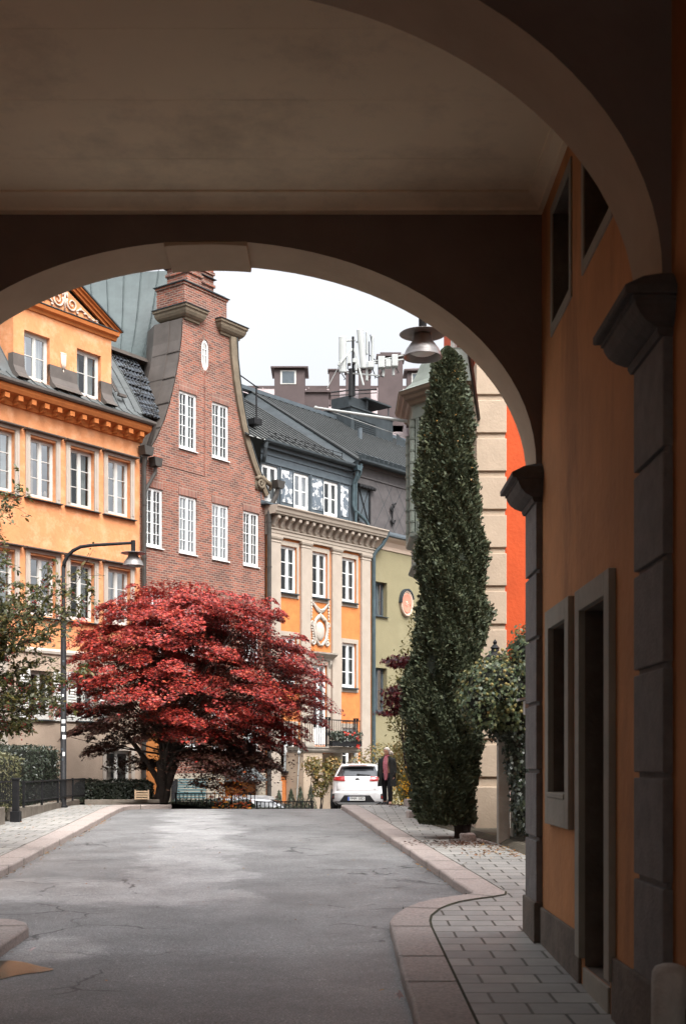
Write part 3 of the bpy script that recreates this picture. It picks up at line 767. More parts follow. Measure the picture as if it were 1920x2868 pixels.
# ================================================================ ORANGE HOUSE ON THE LEFT
A1 = facade_angle(.725)
BZ = -2.2
h1 = thing('orange_house', 'apricot orange house at left with mansard roof, scrolled gable dormer and tall casement windows', 'house', (-6.21, 40.79, 0), A1)
cols1 = [-.92 - 1.535 * i for i in range(6)]
rowA = [hole(c, .98, 7.74, 9.47) for c in cols1]
rowB = [hole(c, .98, 4.33, 6.06) for c in cols1]
b = MB(); b.wall(rect(-13, .0, 3.30, 10.32), [rect(*h) for h in rowA + rowB], 0, .2)
b.build('wall', M['orange'], h1)
gf = [hole(c, .84, 1.3, 2.72) for c in (-4.08, -2.3, -7.3)] + [(-1.5, -.42, -.62, .42)]
b = MB(); b.wall(rect(-13, .0, -3, 3.296), [rect(*h) for h in gf], -.035, .25); b.quad((-13, -.035, 3.296), (0, -.035, 3.296), (0, .02, 3.296), (-13, .02, 3.296))
b.build('ground_floor_wall', M['pinkbeige'], h1)
b = MB(); b.box(-13, 0, .02, 8, -3, 3.2); b.v = [(x, max(y, 1.6) if y < 1 else y, z) for x, y, z in b.v]
b.quad((-13, 0, -3), (-13, 8, -3), (-13, 8, 13), (-13, 0, 10.3)); b.quad((0, 8, -3), (-13, 8, -3), (-13, 8, 13), (0, 8, 13)); b.quad((0, .3, -3), (0, 8, -3), (0, 8, 12), (0, .3, 10.3))
b.build('house_block', M['pinkbeige'], h1)
b = MB(); b.prism([(-.035, 3.22), (-.09, 3.24), (-.1, 3.31), (-.06, 3.36), (.01, 3.40), (.01, 3.22)], 'x', -13, 0)
b.build('string_course', M['surround'], h1)
for rows, in ((rowA,), (rowB,)):
    for h in rows:
        x0, x1, z0, z1 = h
        f = window(h1, h, .13, cols=1, rows=3, fw=.07, mw=.09, m='offwhite')
        b = MB(); pw = .16
        for a, c in ((x0 - pw, x0 - .001), (x1 + .001, x1 + pw)):
            b.box(a, c, -.045, .002, z0 - .04, z1 + .06)
            b.box(a + .05, c - .035, -.062, -.044, z0 + .05, z1 - .02)
        b.box(x0 - pw, x1 + pw, -.05, .002, z1 + .06, z1 + .15)
        b.build('surround', M['surround'], f, bevel=.006)
        b = MB(); b.prism([(-.06, z1 + .15), (-.2, z1 + .165), (-.2, z1 + .195), (0, z1 + .235), (0, z1 + .15)], 'x', x0 - .235, x1 + .235)
        b.build('hood', M['flash'], f)
        sill(f, (x0 - .16, x1 + .16, z0 - .04, z1), 0, over=.05, out=.12)
for h in gf[:3]:
    f = window(h1, h, .1, cols=1, rows=2, fw=.08, mw=.08, m='offwhite'); sill(f, h, -.035, over=.05)
    for s in (-1, 1):
        sx = h[0] - .41 if s < 0 else h[1] + .03
        b = MB(); y0 = -.085
        b.box(sx, sx + .38, y0, y0 + .04, h[2] - .03, h[2] + .04); b.box(sx, sx + .38, y0, y0 + .04, h[3] - .05, h[3] + .02)
        b.box(sx, sx + .05, y0, y0 + .04, h[2] + .04, h[3] - .05); b.box(sx + .33, sx + .38, y0, y0 + .04, h[2] + .04, h[3] - .05)
        n = 16
        for i in range(n):
            zc = h[2] + .06 + (h[3] - h[2] - .13) * i / (n - 1)
            b.add([(sx + .05, y0 + .006, zc - .03), (sx + .33, y0 + .006, zc - .03), (sx + .33, y0 + .034, zc + .03), (sx + .05, y0 + .034, zc + .03)], [(0, 1, 2, 3)])
            b.add([(sx + .05, y0 + .006, zc - .03), (sx + .33, y0 + .006, zc - .03), (sx + .33, y0 + .012, zc - .036), (sx + .05, y0 + .012, zc - .036)], [(0, 1, 2, 3)])
        b.build('shutter', M['offwhite'], h1)
f = window(h1, gf[3], .08, cols=1, rows=2, m='offwhite')
b = MB(); x0, x1, z0, z1 = gf[3]; b.box(x0 - .14, x0, -.06, -.03, z0, z1 + .12); b.box(x1, x1 + .14, -.06, -.03, z0, z1 + .12); b.box(x0, x1, -.06, -.03, z1, z1 + .12); b.build('surround', M['surround'], f)
# moulded door case at the left end
b = MB()
b.box(-6.3, -5.36, -.12, -.03, -2, 3.1); b.box(-6.22, -5.44, -.145, -.115, -1.7, 3.0); b.box(-6.15, -5.51, -.165, -.14, -1.6, 1.5)
b.build('door_case', M['surround'], h1, bevel=.02)
# cornice with brackets, gutter
b = MB(); b.prism([(.02, 10.18), (-.06, 10.2), (-.08, 10.3), (-.2, 10.42), (-.4, 10.47), (-.46, 10.56), (-.48, 10.66), (.02, 10.66)], 'x', -13, .06)
b.build('cornice', M['orange_trim'], h1)
b = MB()
for i in range(26):
    u = -.25 - .485 * i; b.box(u - .085, u + .085, -.36, .0, 10.30, 10.44); b.prism([(-.3, 10.3), (-.24, 10.22), (-.02, 10.2), (-.02, 10.3)], 'x', u - .06, u + .06)
b.build('brackets', M['orange_trim'], h1)
b = MB(); b.prism([(-.46, 10.67), (-.56, 10.67), (-.6, 10.72), (-.6, 10.79), (-.57, 10.79), (-.56, 10.735), (-.46, 10.74)], 'x', -13, .14)
b.build('gutter', M['flash'], h1)
# mansard: flared foot, steep slope, sheet seams
def mans(u0, u1, n, prof, name, m, cross=0):
    return seams_surface(name, M[m], h1, [[(u0 + (u1 - u0) * j / n, p[0], p[1]) for j in range(n + 1)] for p in prof], cross=cross)
FOOT = [(-.55, 10.76), (.0, 11.02), (.27, 11.24)]
STEEP = [(.27, 11.24), (.5, 11.62), (1.2, 12.66), (1.9, 13.62)]
mans(-13, .14, 30, FOOT, 'mansard_foot', 'greyroof')
mans(-1.0, .42, 4, STEEP, 'mansard', 'greyroof', .9)
mans(-13, -4.87, 18, STEEP, 'mansard', 'greyroof', .9)
mans(-4.9, -.98, 9, STEEP[2:], 'mansard', 'greyroof', .9)
b = MB(); b.loft([[(.42, p[0], p[1]), (1.75, p[0], p[1])] for p in STEEP], closed=False, caps=False)
for j in range(8):          # interlocking tiles: courses with real lips
    for i in range(9):
        t = i / 9; k = t * 3; a = int(k); fr = k - a
        y = STEEP[a][0] + (STEEP[a + 1][0] - STEEP[a][0]) * fr; z = STEEP[a][1] + (STEEP[a + 1][1] - STEEP[a][1]) * fr
        b.tube([(.48 + j * .16, y - .03, z + .0), (.48 + j * .16, y + .17, z + .26)], [.06, .045], 6)
b.build('tiled_roof', M['tile'], h1)
b = MB(); b.tube([(-.7, .36, 11.72), (-.72, 1.75, 13.75)], .03, 6); b.tube([(-.55, .4, 11.72), (-.6, 1.75, 13.75)], .02, 6); b.box(-.62, -.30, .27, .38, 11.60, 11.68); b.build('ladder_rail', M['flash'], h1)
b = MB(); b.box(-4.86 + .3, -.75, 1.75, 1.95, 13.55, 13.7); b.prism([(1.6, 13.55), (1.62, 13.67), (2.0, 13.7), (2.0, 13.55)], 'x', -1.2, 2.35); b.build('roof_eave', M['flash'], h1)
# upper roof: broad seamed sheets rising to the brick gable
n = 18; grid = []
E0, E1 = (-1.5, 1.72, 13.66), (2.75, 1.75, 13.62); R0, R1 = (2.1, 7.2, 17.72), (4.9, 2.2, 17.72)
for i in range(13):
    t = i / 12; bend = .0 if i else -.0
    grid.append([tuple(Vector(E0).lerp(Vector(E1), j / n).lerp(Vector(R0).lerp(Vector(R1), j / n), t) + Vector((0, 0, -.35 * math.sin(math.pi * t)))) for j in range(n + 1)])
seams_surface('upper_roof', M['greenroof'], h1, grid, w=.03, hgt=.05, cross=0, every=2)
b = MB(); b.quad((-13, 1.9, 13.6), (-1.4, 1.9, 13.6), (-.5, 6.5, 16.8), (-13, 6.5, 16.8)); b.quad((-13, 6.5, 16.8), (2.1, 7.2, 17.7), (2.1, 11, 13), (-13, 11, 13)); b.quad((2.1, 7.2, 17.7), (4.9, 2.2, 17.7), (6, 6, 13), (3, 10, 13))
b.quad((-1.4, 1.9, 13.6), (-1.5, 1.72, 13.66), (2.1, 7.2, 17.7), (-.5, 6.5, 16.8))
b.build('rear_roof', M['greenroof'], h1)
# gabled dormer
DU0, DU1, DY_ = -4.87, -1.0, .25
dw = [(-4.47, -3.50, 11.23, 12.62), (-2.43, -1.44, 11.23, 12.62)]
dorm = None
b = MB(); b.wall([(DU0, 11.1), (DU1, 11.1), (DU1, 13.35), (DU0, 13.35)], [rect(*h) for h in dw], DY_, .2)
b.quad((DU0, DY_, 11.1), (DU0, 2.6, 11.1), (DU0, 2.6, 13.35), (DU0, DY_, 13.35)); b.quad((DU1, DY_, 11.1), (DU1, 2.6, 11.1), (DU1, 2.6, 13.35), (DU1, DY_, 13.35))
ap = (-2.935, 14.62)
b.add([(DU0, DY_, 13.35), (DU1, DY_, 13.35), (ap[0], DY_, 14.3)], [(0, 1, 2)])
dorm = b.build('dormer', M['orange'], h1)
for h in dw:
    f = window(dorm, h, DY_ + .13, cols=1, rows=2, fw=.085, mw=.06, m='offwhite', topt=[h[2] + .72])
for a, c in ((DU0 - .02, -4.47), (-3.5, -2.43), (-1.44, DU1 + .02)):
    b = MB(); b.loft([[(a, DY_ - .012, 11.86), (c, DY_ - .012, 11.86)], [(a, DY_ - .03, 11.5), (c, DY_ - .03, 11.5)], [(a - .0, DY_ - .12, 11.3), (c, DY_ - .12, 11.3)], [(a, DY_ - .3, 11.12), (c, DY_ - .3, 11.12)]], closed=False, caps=False)
    for e in (a, c): b.add([(e, DY_ + .2, 11.86), (e, DY_ - .012, 11.86), (e, DY_ - .03, 11.5), (e, DY_ - .12, 11.3), (e, DY_ - .3, 11.12), (e, DY_ + .2, 11.1)], [(0, 1, 2, 3, 4, 5)])
    b.build('flashing', M['flash'], dorm)
b = MB()
pf = [(DY_ + .02, 13.22), (DY_ - .05, 13.24), (DY_ - .07, 13.32), (DY_ - .17, 13.36), (DY_ - .2, 13.46), (DY_ + .02, 13.5)]
b.prism(pf, 'x', DU0 - .18, DU1 + .18)
def rake(sg):
    e = (DU1 + .26, 13.47) if sg > 0 else (DU0 - .26, 13.47)
    L = math.hypot(e[0] - ap[0], e[1] - ap[1]); n_ = Vector((-(e[1] - ap[1]) * sg, 0, (e[0] - ap[0]) * sg)) / L
    if n_.z < 0: n_ = -n_
    for (o0, o1, pr) in ((-.14, -.06, .05), (-.06, .02, .12), (.02, .08, .2)):
        pts = [Vector((ap[0], 0, ap[1])) + n_ * o0, Vector((e[0], 0, e[1])) + n_ * o0, Vector((e[0], 0, e[1])) + n_ * o1, Vector((ap[0], 0, ap[1])) + n_ * o1]
        b.prism([(p.x, p.z) for p in pts], 'y', DY_ - pr, DY_ + .03)
rake(1); rake(-1)
b.build('pediment', M['orange_trim'], dorm)
b = MB()
for sg in (1, -1):
    e = (DU1 + .3, 13.50) if sg > 0 else (DU0 - .3, 13.50)
    b.add([(ap[0], DY_ - .24, ap[1] + .08), (e[0], DY_ - .24, e[1]), (e[0], 3.2, e[1]), (ap[0], 3.2, ap[1] + .08), (ap[0], DY_ - .24, ap[1] + .13), (e[0], DY_ - .24, e[1] + .05), (e[0], 3.2, e[1] + .05), (ap[0], 3.2, ap[1] + .13)],
          [(0, 1, 2, 3), (4, 5, 6, 7), (0, 1, 5, 4), (1, 2, 6, 5), (2, 3, 7, 6)])
b.prism([(DY_ + .0, 13.505), (DY_ - .22, 13.475), (DY_ - .22, 13.5), (DY_, 13.53)], 'x', DU0 - .1, DU1 + .1)
b.build('dormer_roof', M['darkmetal'], dorm)
b = MB(); yy_ = DY_ - .03
for s in (1, -1):
    b.tube(spiral(ap[0] + s * .28, 13.86, .22, 1.6, yy_, s, 2.6), [.034 * (1 - .6 * i / 28) for i in range(29)], 6)
    b.tube([(ap[0] + s * (.45 + .9 * t), yy_, 13.66 + .16 * math.sin(t * 5.5) * (1 - t) + .03 * (1 - t)) for t in [i / 14 for i in range(15)]], [.03 * (1 - .6 * i / 14) for i in range(15)], 6)
    for q in ((.62, 13.82, .055), (.8, 13.72, .05), (.98, 13.66, .045), (1.14, 13.62, .04), (.5, 13.66, .05), (1.3, 13.6, .03)):
        b.ball((ap[0] + s * q[0], yy_, q[1]), (q[2], .03, q[2] * .8), 7, 5)
for k in range(5): b.ball((ap[0] + (k - 2) * .05, yy_, 14.15 - abs(k - 2) * .03), (.022, .03, .09), 6, 5)
b.tube([(ap[0], yy_, 13.6), (ap[0], yy_, 14.1)], .025, 6)
b.build('scroll_relief', M['relief_pink'], dorm, smooth=True)
b = MB()
for k in range(5): b.tube([(-2.98 + (k - 2) * .045, DY_ - .015, 12.28), (-2.98 + (k - 2) * .04, DY_ - .02, 11.98), (-2.98 + (k - 2) * .018, DY_ - .015, 11.84)], .02, 6)
b.box(-3.09, -2.87, DY_ - .03, DY_ + .01, 12.27, 12.32); b.ball((-2.98, DY_ - .01, 11.77), (.025, .02, .05), 6, 5)
b.build('tassel_relief', M['relief_pink'], dorm, smooth=True)
b = MB(); rr = random.Random(4)
for cx, cz, s, k in ((-2.68, 12.0, .15, 9), (-3.2, 11.83, .13, 8), (-2.98, 11.75, .1, 5), (-3.42, 11.95, .04, 2), (-1.27, 11.98, .05, 3), (-1.2, 12.2, .03, 2)):
    for i in range(k):
        x, z = cx + rr.gauss(0, s * .5), cz + rr.gauss(0, s * .7); r_ = s * rr.uniform(.15, .34)
        m_ = 9; b.add([(x + r_ * rr.uniform(.5, 1.1) * math.cos(6.283 * q / m_), DY_ - .003 - .0004 * i, z + r_ * rr.uniform(.7, 1.9) * math.sin(6.283 * q / m_)) for q in range(m_)], [tuple(range(m_))])
b.build('peeled_patches', M['peel'], dorm)
# downpipe at the corner with its hopper heads
b = MB()
b.tube([(.06, -.2, 9.9), (.05, -.17, 9.6), (.04, -.14, 9.4), (.04, -.14, -2)], .075, 8)
b.tube([(.12, -.5, 10.72), (.14, -.45, 10.5), (.1, -.3, 10.1), (.07, -.2, 9.86)], .07, 8)
b.prism([(-.1, 9.78), (.22, 9.78), (.28, 10.05), (-.16, 10.05)], 'y', -.36, -.08)
b.tube([(.5, -.22, 9.55), (.48, -.2, 9.3), (.3, -.17, 9.0), (.14, -.15, 8.75), (.06, -.14, 8.6)], .055, 8)
b.prism([(.36, 9.5), (.62, 9.5), (.68, 9.78), (.3, 9.78)], 'y', -.36, -.08)
for z in (8.2, 6.5, 4.8, 3.1, 1.4): b.tube([(.04, -.14, z), (.04, -.14, z + .06)], .09, 8)
b.build('downpipe', M['pipe'], h1)

# ================================================================ BRICK HOUSE WITH THE CURVED GABLE
h2 = thing('brick_house', 'tall red brick house with curved shaped gable and white small-paned windows', 'house', (-6.21, 40.79, 0), A1)
GL = [(.10, 9.55), (.45, 10.05), (.62, 10.28), (.80, 10.55), (1.10, 11.09), (1.38, 11.76), (1.60, 12.46), (1.80, 13.24), (1.94, 14.0), (2.0, 14.72)]
GC = 3.17
GRt = [(2 * GC - x, z) for x, z in GL]
cB = [.615, 2.245, 3.875, 5.51]
wins = [hole(c, .86, 10.42, 12.31) for c in cB[1:3]] + [hole(c, .86, 6.97, 8.87) for c in cB] + [hole(c, .86, 3.62, 5.51) for c in cB] + [hole(c, .86, .48, 2.15) for c in cB[1:]]
oc, oz = 3.09, 13.78
oval = [(oc + .185 * math.cos(2 * math.pi * i / 24), oz + (.36 if math.sin(2 * math.pi * i / 24) > 0 else .36) * math.sin(2 * math.pi * i / 24) + (.16 if math.sin(2 * math.pi * i / 24) > 0 else -.16)) for i in range(24)]
outer = [(.0, -3), (6.27, -3), (6.27, 9.55)] + GRt + [(4.2, 14.72), (4.2, 15.9), (2.06, 15.9), (2.06, 14.72)] + GL[::-1] + [(.0, 9.55)]
b = MB(); b.wall(outer, [rect(*h) for h in wins] + [oval], 0, .16)
b.build('wall', M['brick'], h2)
# the gable is a thick upstand: its back, its left return clad in sheet, its right coping in stone
b = MB(); bk = [(p[0], p[1]) for p in outer]; b.add([(p[0], 1.1, p[1]) for p in bk], [tuple(range(len(bk)))]); b.build('gable_back', M['brick'], h2)
b = MB(); lf = [(.0, 9.0), (.0, 9.55)] + GL
b.loft([[(x - .03, -.0, z) for x, z in lf], [(x - .03, .55, z) for x, z in lf], [(x - .05, .55, z) for x, z in lf], [(x - .05, 1.25, z) for x, z in lf], [(x + .3, 1.9, z) for x, z in lf]], closed=False, caps=False)
for z in (10.9, 11.8, 12.7, 13.6):
    t = [(lerp_tab([(q[1], q[0]) for q in GL], z) - .04)][0]; b.box(t - .02, t + .02, .01, 1.2, z - .015, z + .015)
b.build('gable_return', M['flash'], h2)
cop = GRt[::-1]
cop = cop  # from the top down
b = MB()
rings = []
for i, (x, z) in enumerate(cop):
    p = Vector(cop[max(0, i - 1)]); q = Vector(cop[min(len(cop) - 1, i + 1)]); d = (q - p).normalized(); nn = Vector((-d.y, d.x))
    if nn.x < 0: nn = -nn
    t = i / (len(cop) - 1)
    w = .29 - .12 * t
    rings.append([(x - nn.x * .03, -.1, z - nn.y * .03), (x + nn.x * w * .5, -.14, z + nn.y * w * .5), (x + nn.x * w, -.1, z + nn.y * w), (x + nn.x * w, .7, z + nn.y * w), (x - nn.x * .03, .7, z - nn.y * .03)])
b.loft(rings); coping = b.build('coping', M['brownstone'], h2)
b = MB()
rings2 = [[(r[2][0] - .01, r[2][1] - .02, r[2][2] + .0), (r[2][0] + .035, r[2][1] - .02, r[2][2] + .02), (r[2][0] + .035, 1.2, r[2][2] + .02), (r[2][0] - .01, 1.2, r[2][2])] for r in rings]
b.loft(rings2); b.build('coping_sheet', M['darkmetal'], coping)
b = MB(); b.tube(spiral(5.93, 9.95, .24, 1.7, -.1, -1, .5), [.07 * (1 - .5 * i / 28) for i in range(29)], 7); b.tube([(6.0, -.1, 10.2), (6.2, -.12, 10.05), (6.42, -.12, 10.0), (6.5, -.1, 9.9), (6.42, -.1, 9.78)], [.08, .1, .09, .07, .04], 7); b.box(5.72, 6.15, -.06, .3, 9.72, 10.16)
b.build('volute', M['brownstone'], coping, smooth=True)
def shoulder(u0, u1, name='shoulder_cornice', dep=1.25):
    prof = [(0, 14.68), (.04, 14.7), (.05, 14.76), (.10, 14.79), (.16, 14.86), (.2, 14.95), (.21, 15.02), (.25, 15.06), (.25, 15.14)]
    b = MB(); b.loft([[(u0 - o, -o - .02, z), (u1 + o, -o - .02, z), (u1 + o, dep + o, z), (u0 - o, dep + o, z)] for o, z in prof], caps=True)
    o_ = b.build(name, M['brownstone'], h2)
    b = MB(); b.loft([[(u0 - .28, -.30, 15.142), (u1 + .28, -.30, 15.142), (u1 + .28, dep + .28, 15.142), (u0 - .28, dep + .28, 15.142)], [(u0 - .28, -.30, 15.165), (u1 + .28, -.30, 15.165), (u1 + .28, dep + .28, 15.165), (u0 - .28, dep + .28, 15.165)], [(u0 + .2, .1, 15.32), (u1 - .2, .1, 15.32), (u1 - .2, dep - .05, 15.32), (u0 + .2, dep - .05, 15.32)]])
    b.build('cap_sheet', M['darkmetal'], o_)
shoulder(2.1, 2.72, dep=1.0); shoulder(3.86, 4.78)
b = MB(); b.box(2.06, 4.2, .006, 1.25, 15.0, 15.88); b.box(2.02, 4.24, -.035, 1.29, 15.88, 15.955); b.build('attic_block', M['brick'], h2)
b = MB(); b.box(1.97, 4.29, -.08, 1.34, 15.957, 15.985); b.box(2.1, 4.16, 0.02, 1.24, 15.985, 16.05); b.build('cap_sheet', M['darkmetal'], h2)
for (u0, u1, y0, y1, z1) in ((2.3, 3.02, .1, 1.0, 18.2), (3.3, 3.92, .35, 1.1, 18.2)):
    b = MB(); b.box(u0, u1, y0, y1, 16.05, z1)
    for i in range(5): z = 16.35 + i * .42; b.box(u0 - .05 + (i % 2) * .02, u1 + .05 - (i % 2) * .02, y0 - .05, y1 + .05, z, z + .09)
    c_ = b.build('chimney', M['brick'], h2)
    b = MB(); b.box(u0 - .08, u1 + .08, y0 - .08, y1 + .08, 16.62, 16.645); b.build('cap_sheet', M['darkmetal'], c_)
# window arches of upright bricks, windows, oval light
for h in wins:
    f = window(h2, h, .05, cols=2, rows=5 if h[3] - h[2] > 1.8 else 4, fw=.07, mw=.075, tw=.02, sw=.016, m='white'); sill(f, h, 0, m='white', over=.02, out=.06, th=.04)
    b = MB(); b.box(h[0] - .03, h[1] + .03, -.006, .0, h[3] + .01, h[3] + .27); b.build('flat_arch', M['brick_arch'], f)
b = MB()
n = 24
ring = lambda s, y: [(oc + (p[0] - oc) * s, y, oz + (p[1] - oz) * (1 - (1 - s) * .5)) for p in oval]
b.loft([ring(1.0, .06), ring(1.0, .02), ring(.62, .02), ring(.62, .06)], caps=False)
b.box(oc - .012, oc + .012, .03, .055, oz - .42, oz + .42); b.box(oc - .12, oc + .12, .032, .053, oz - .012, oz + .012); b.box(oc - .12, oc + .12, .032, .053, oz + .2, oz + .224)
f = b.build('oval_window', M['white'], h2)
b = MB(); b.add(ring(.7, .05), [tuple(range(n))]); b.build('pane', M['curtain'], f)
b = MB()
for i in range(30):
    a = 2 * math.pi * i / 30; s = 1.0
    px = oc + .19 * math.cos(a); pz = oz + .52 * math.sin(a)
    if abs(math.sin(a)) < .97: pz = oz + .37 * math.sin(a) + .16 * (1 if math.sin(a) > 0 else -1)
    dx, dz = .14 * math.cos(a), .14 * math.sin(a); tx, tz = -.02 * math.sin(a), .02 * math.cos(a)
    b.prism([(px - tx, pz - tz), (px + dx - tx, pz + dz - tz), (px + dx + tx, pz + dz + tz), (px + tx, pz + tz)], 'y', -.012, .0)
b.build('oval_arch', M['brick_arch'], h2)
b = MB(); b.box(3.045, 3.075, -.02, 0, 9.72, 13.2); b.box(.3, 3.075, -.021, 0, 9.69, 9.72); b.build('projecting_course', M['brick_arch'], h2)
# stone base, basement doors with their sheet canopy, arch over them
b = MB(); b.box(.0, 4.05, -.05, -.002, -3, -.32); b.box(5.72, 6.27, -.05, -.002, -3, -.32); b.build('stone_base', M['ashlar'], h2)
b = MB(); b.box(4.1, 5.68, -.02, -.003, -3, -.55); b.build('doorway', M['room'], h2)
b = MB()
for i in range(3):
    x0 = 4.14 + i * .51; x1 = x0 + .49
    b.box(x0, x1, -.07, -.025, -2.4, -.58)
    for (a, c) in ((-1.3, -.98),): b.box(x0 + .1, x1 - .1, -.062, -.075, a, c, 1)
    b.box(x0 + .07, x1 - .07, -.095, -.06, -.97, -.93); b.box(x0 + .02, x0 + .06, -.085, -.06, -2.3, -.65); b.box(x1 - .06, x1 - .02, -.085, -.06, -2.3, -.65); b.box(x0 + .06, x1 - .06, -.085, -.06, -.74, -.65)
b.build('door', [M['wood'], M['room']], h2)
b = MB(); b.add([(4.0, -.5, -.55), (5.78, -.5, -.55), (5.7, -.01, -.1), (4.1, -.01, -.1), (4.0, -.5, -.6), (5.78, -.5, -.6), (5.78, 0, -.6), (4.0, 0, -.6)], [(0, 1, 2, 3), (0, 4, 5, 1), (1, 5, 6, 2), (0, 3, 7, 4), (4, 7, 6, 5)]); b.build('canopy', M['greyroof'], h2)
b = MB()
for i in range(13):
    a = R(35 + i * 9.2); cx, cz = 4.9, -1.2
    p0 = (cx + 1.15 * math.cos(a), cz + 1.15 * math.sin(a)); p1 = (cx + 1.6 * math.cos(a), cz + 1.6 * math.sin(a)); t = (-.07 * math.sin(a), .07 * math.cos(a))
    b.prism([(p0[0] - t[0], p0[1] - t[1]), (p1[0] - t[0], p1[1] - t[1]), (p1[0] + t[0], p1[1] + t[1]), (p0[0] + t[0], p0[1] + t[1])], 'y', -.03, 0)
b.build('door_arch', M['brick_arch'], h2)
b = MB(); b.box(.18, .95, -.09, -.052, -2, 1.0); b.box(.25, .52, -.1, -.085, -1.2, .85); b.box(.6, .87, -.1, -.085, -1.2, .85); d = b.build('door', M['wood'], h2)
b = MB(); b.tube([(.57, -.1, -.5), (.57, -.15, -.5), (.66, -.15, -.5)], .012, 6); b.build('handle', M['pipe'], d)
b = MB()
b.tube([(6.6, -.35, 9.95), (6.55, -.3, 9.6), (6.38, -.2, 9.2), (6.3, -.17, 8.9), (6.3, -.17, -3)], .085, 8); b.prism([(6.45, 9.85), (6.75, 9.85), (6.85, 10.12), (6.4, 10.12)], 'y', -.48, -.2)
for z in (8.6, 7, 5.2, 3.4, 1.6, -.1): b.tube([(6.3, -.17, z), (6.3, -.17, z + .06)], .1, 8)
b.build('downpipe', M['pipe'], h2)
b = MB(); b.quad((3.6, 1.0, 14.6), (6.27, .6, 9.3), (6.27, 9, 9.3), (3.6, 9, 14.6)); b.quad((0, 9, -3), (6.27, 9, -3), (6.27, 9, 9.3), (0, 9, 9.3)); b.quad((6.27, .1, -3), (6.27, 9, -3), (6.27, 9, 9.5), (6.27, .1, 9.5))
b.build('house_block', M['darkmetal'], h2)
# ================================================================ PILASTERED ORANGE HOUSE
A3 = facade_angle(.81)
h3 = thing('pilastered_house', 'deep orange townhouse with cream pilasters, bracketed cornice and dark metal attic', 'house', (-2.52, 45.88, 0), A3)
cw = [1.265, 3.035, 4.80]
r1 = [hole(c, .88, 6.24, 7.94) for c in cw]
r2 = [hole(c, .88, 2.95, 4.66) for c in (cw[0], cw[2])]
dr = (2.62, 3.45, .70, 3.72)
r3 = [hole(c, .84, -.25, 1.39) for c in (1.22, 4.80)]
b = MB(); b.wall(rect(.05, 6.22, -3.2, 8.3), [rect(*h) for h in r1 + r2 + r3 + [dr]], 0, .2); b.build('wall', M['orange2'], h3)
b = MB(); b.quad((.05, .3, -3), (.05, 8, -3), (.05, 8, 11), (.05, .3, 11)); b.quad((.05, 8, -3), (16, 8, -3), (16, 8, 12), (.05, 8, 12)); b.quad((6.2, .3, -3), (6.2, 8, -3), (6.2, 8, 11), (6.2, .3, 11)); b.build('house_block', M['slate'], h3)
for h in r1 + r2 + r3:
    f = window(h3, h, .07, cols=1, rows=3, fw=.075, mw=.085, tw=.03, m='white')
    b = MB(); w = .13; x0, x1, z0, z1 = h
    b.box(x0 - w, x0 - .001, -.03, .002, z0 - .18, z1 + .17); b.box(x1 + .001, x1 + w, -.03, .002, z0 - .18, z1 + .17); b.box(x0 - .001, x1 + .001, -.03, .002, z1 + .001, z1 + .17); b.box(x0 - .001, x1 + .001, -.03, .002, z0 - .18, z0 - .001)
    b.build('surround', M['cream'], f, bevel=.006)
    sill(f, h, -.02, over=.03, out=.12, th=.06)
# french door of the balcony under its hood
f = window(h3, dr, .07, cols=1, rows=1, fw=.08, mw=.08, m='white', name='french_door', topt=[1.35, 2.2, 3.0])
b = MB(); x0, x1, z0, z1 = dr; b.box(x0 + .09, x1 - .09, .075, .11, z0 + .08, z0 + .62); b.build('door_panel', M['white'], f)
b = MB(); b.box(x0 - .2, x0, -.05, .002, .5, z1 + .16); b.box(x1, x1 + .2, -.05, .002, .5, z1 + .16); b.box(x0, x1, -.05, .002, z1, z1 + .16); b.build('surround', M['cream'], f, bevel=.006)
b = MB(); pf = [(0, z1 + .16), (-.07, z1 + .18), (-.09, z1 + .26), (-.2, z1 + .32), (-.3, z1 + .4), (-.31, z1 + .46), (0, z1 + .5)]
b.prism(pf, 'x', x0 - .28, x1 + .32)
for s in (x0 - .14, x1 + .1): b.prism([(0, z1 - .12), (-.06, z1 - .1), (-.14, z1 + .05), (-.15, z1 + .18), (0, z1 + .18)], 'x', s - .06, s + .06)
b.build('hood', M['stone'], f)
# pilasters
for (a, c) in ((.22, .74), (1.90, 2.42), (3.70, 4.22), (5.50, 6.05)):
    b = MB(); b.box(a, c, -.1, .001, -3, 7.98)
    b.loft([[(a - o, -.1 - o, z), (c + o, -.1 - o, z), (c + o, .0, z), (a - o, .0, z)] for o, z in ((.0, 7.98), (.02, 7.985), (.02, 8.02), (.01, 8.025), (.01, 8.06), (.05, 8.10), (.07, 8.16), (.07, 8.20))])
    b.box(a - .03, c + .03, -.13, .001, -3, -.62)
    b.build('pilaster', M['cream'], h3, bevel=.008)
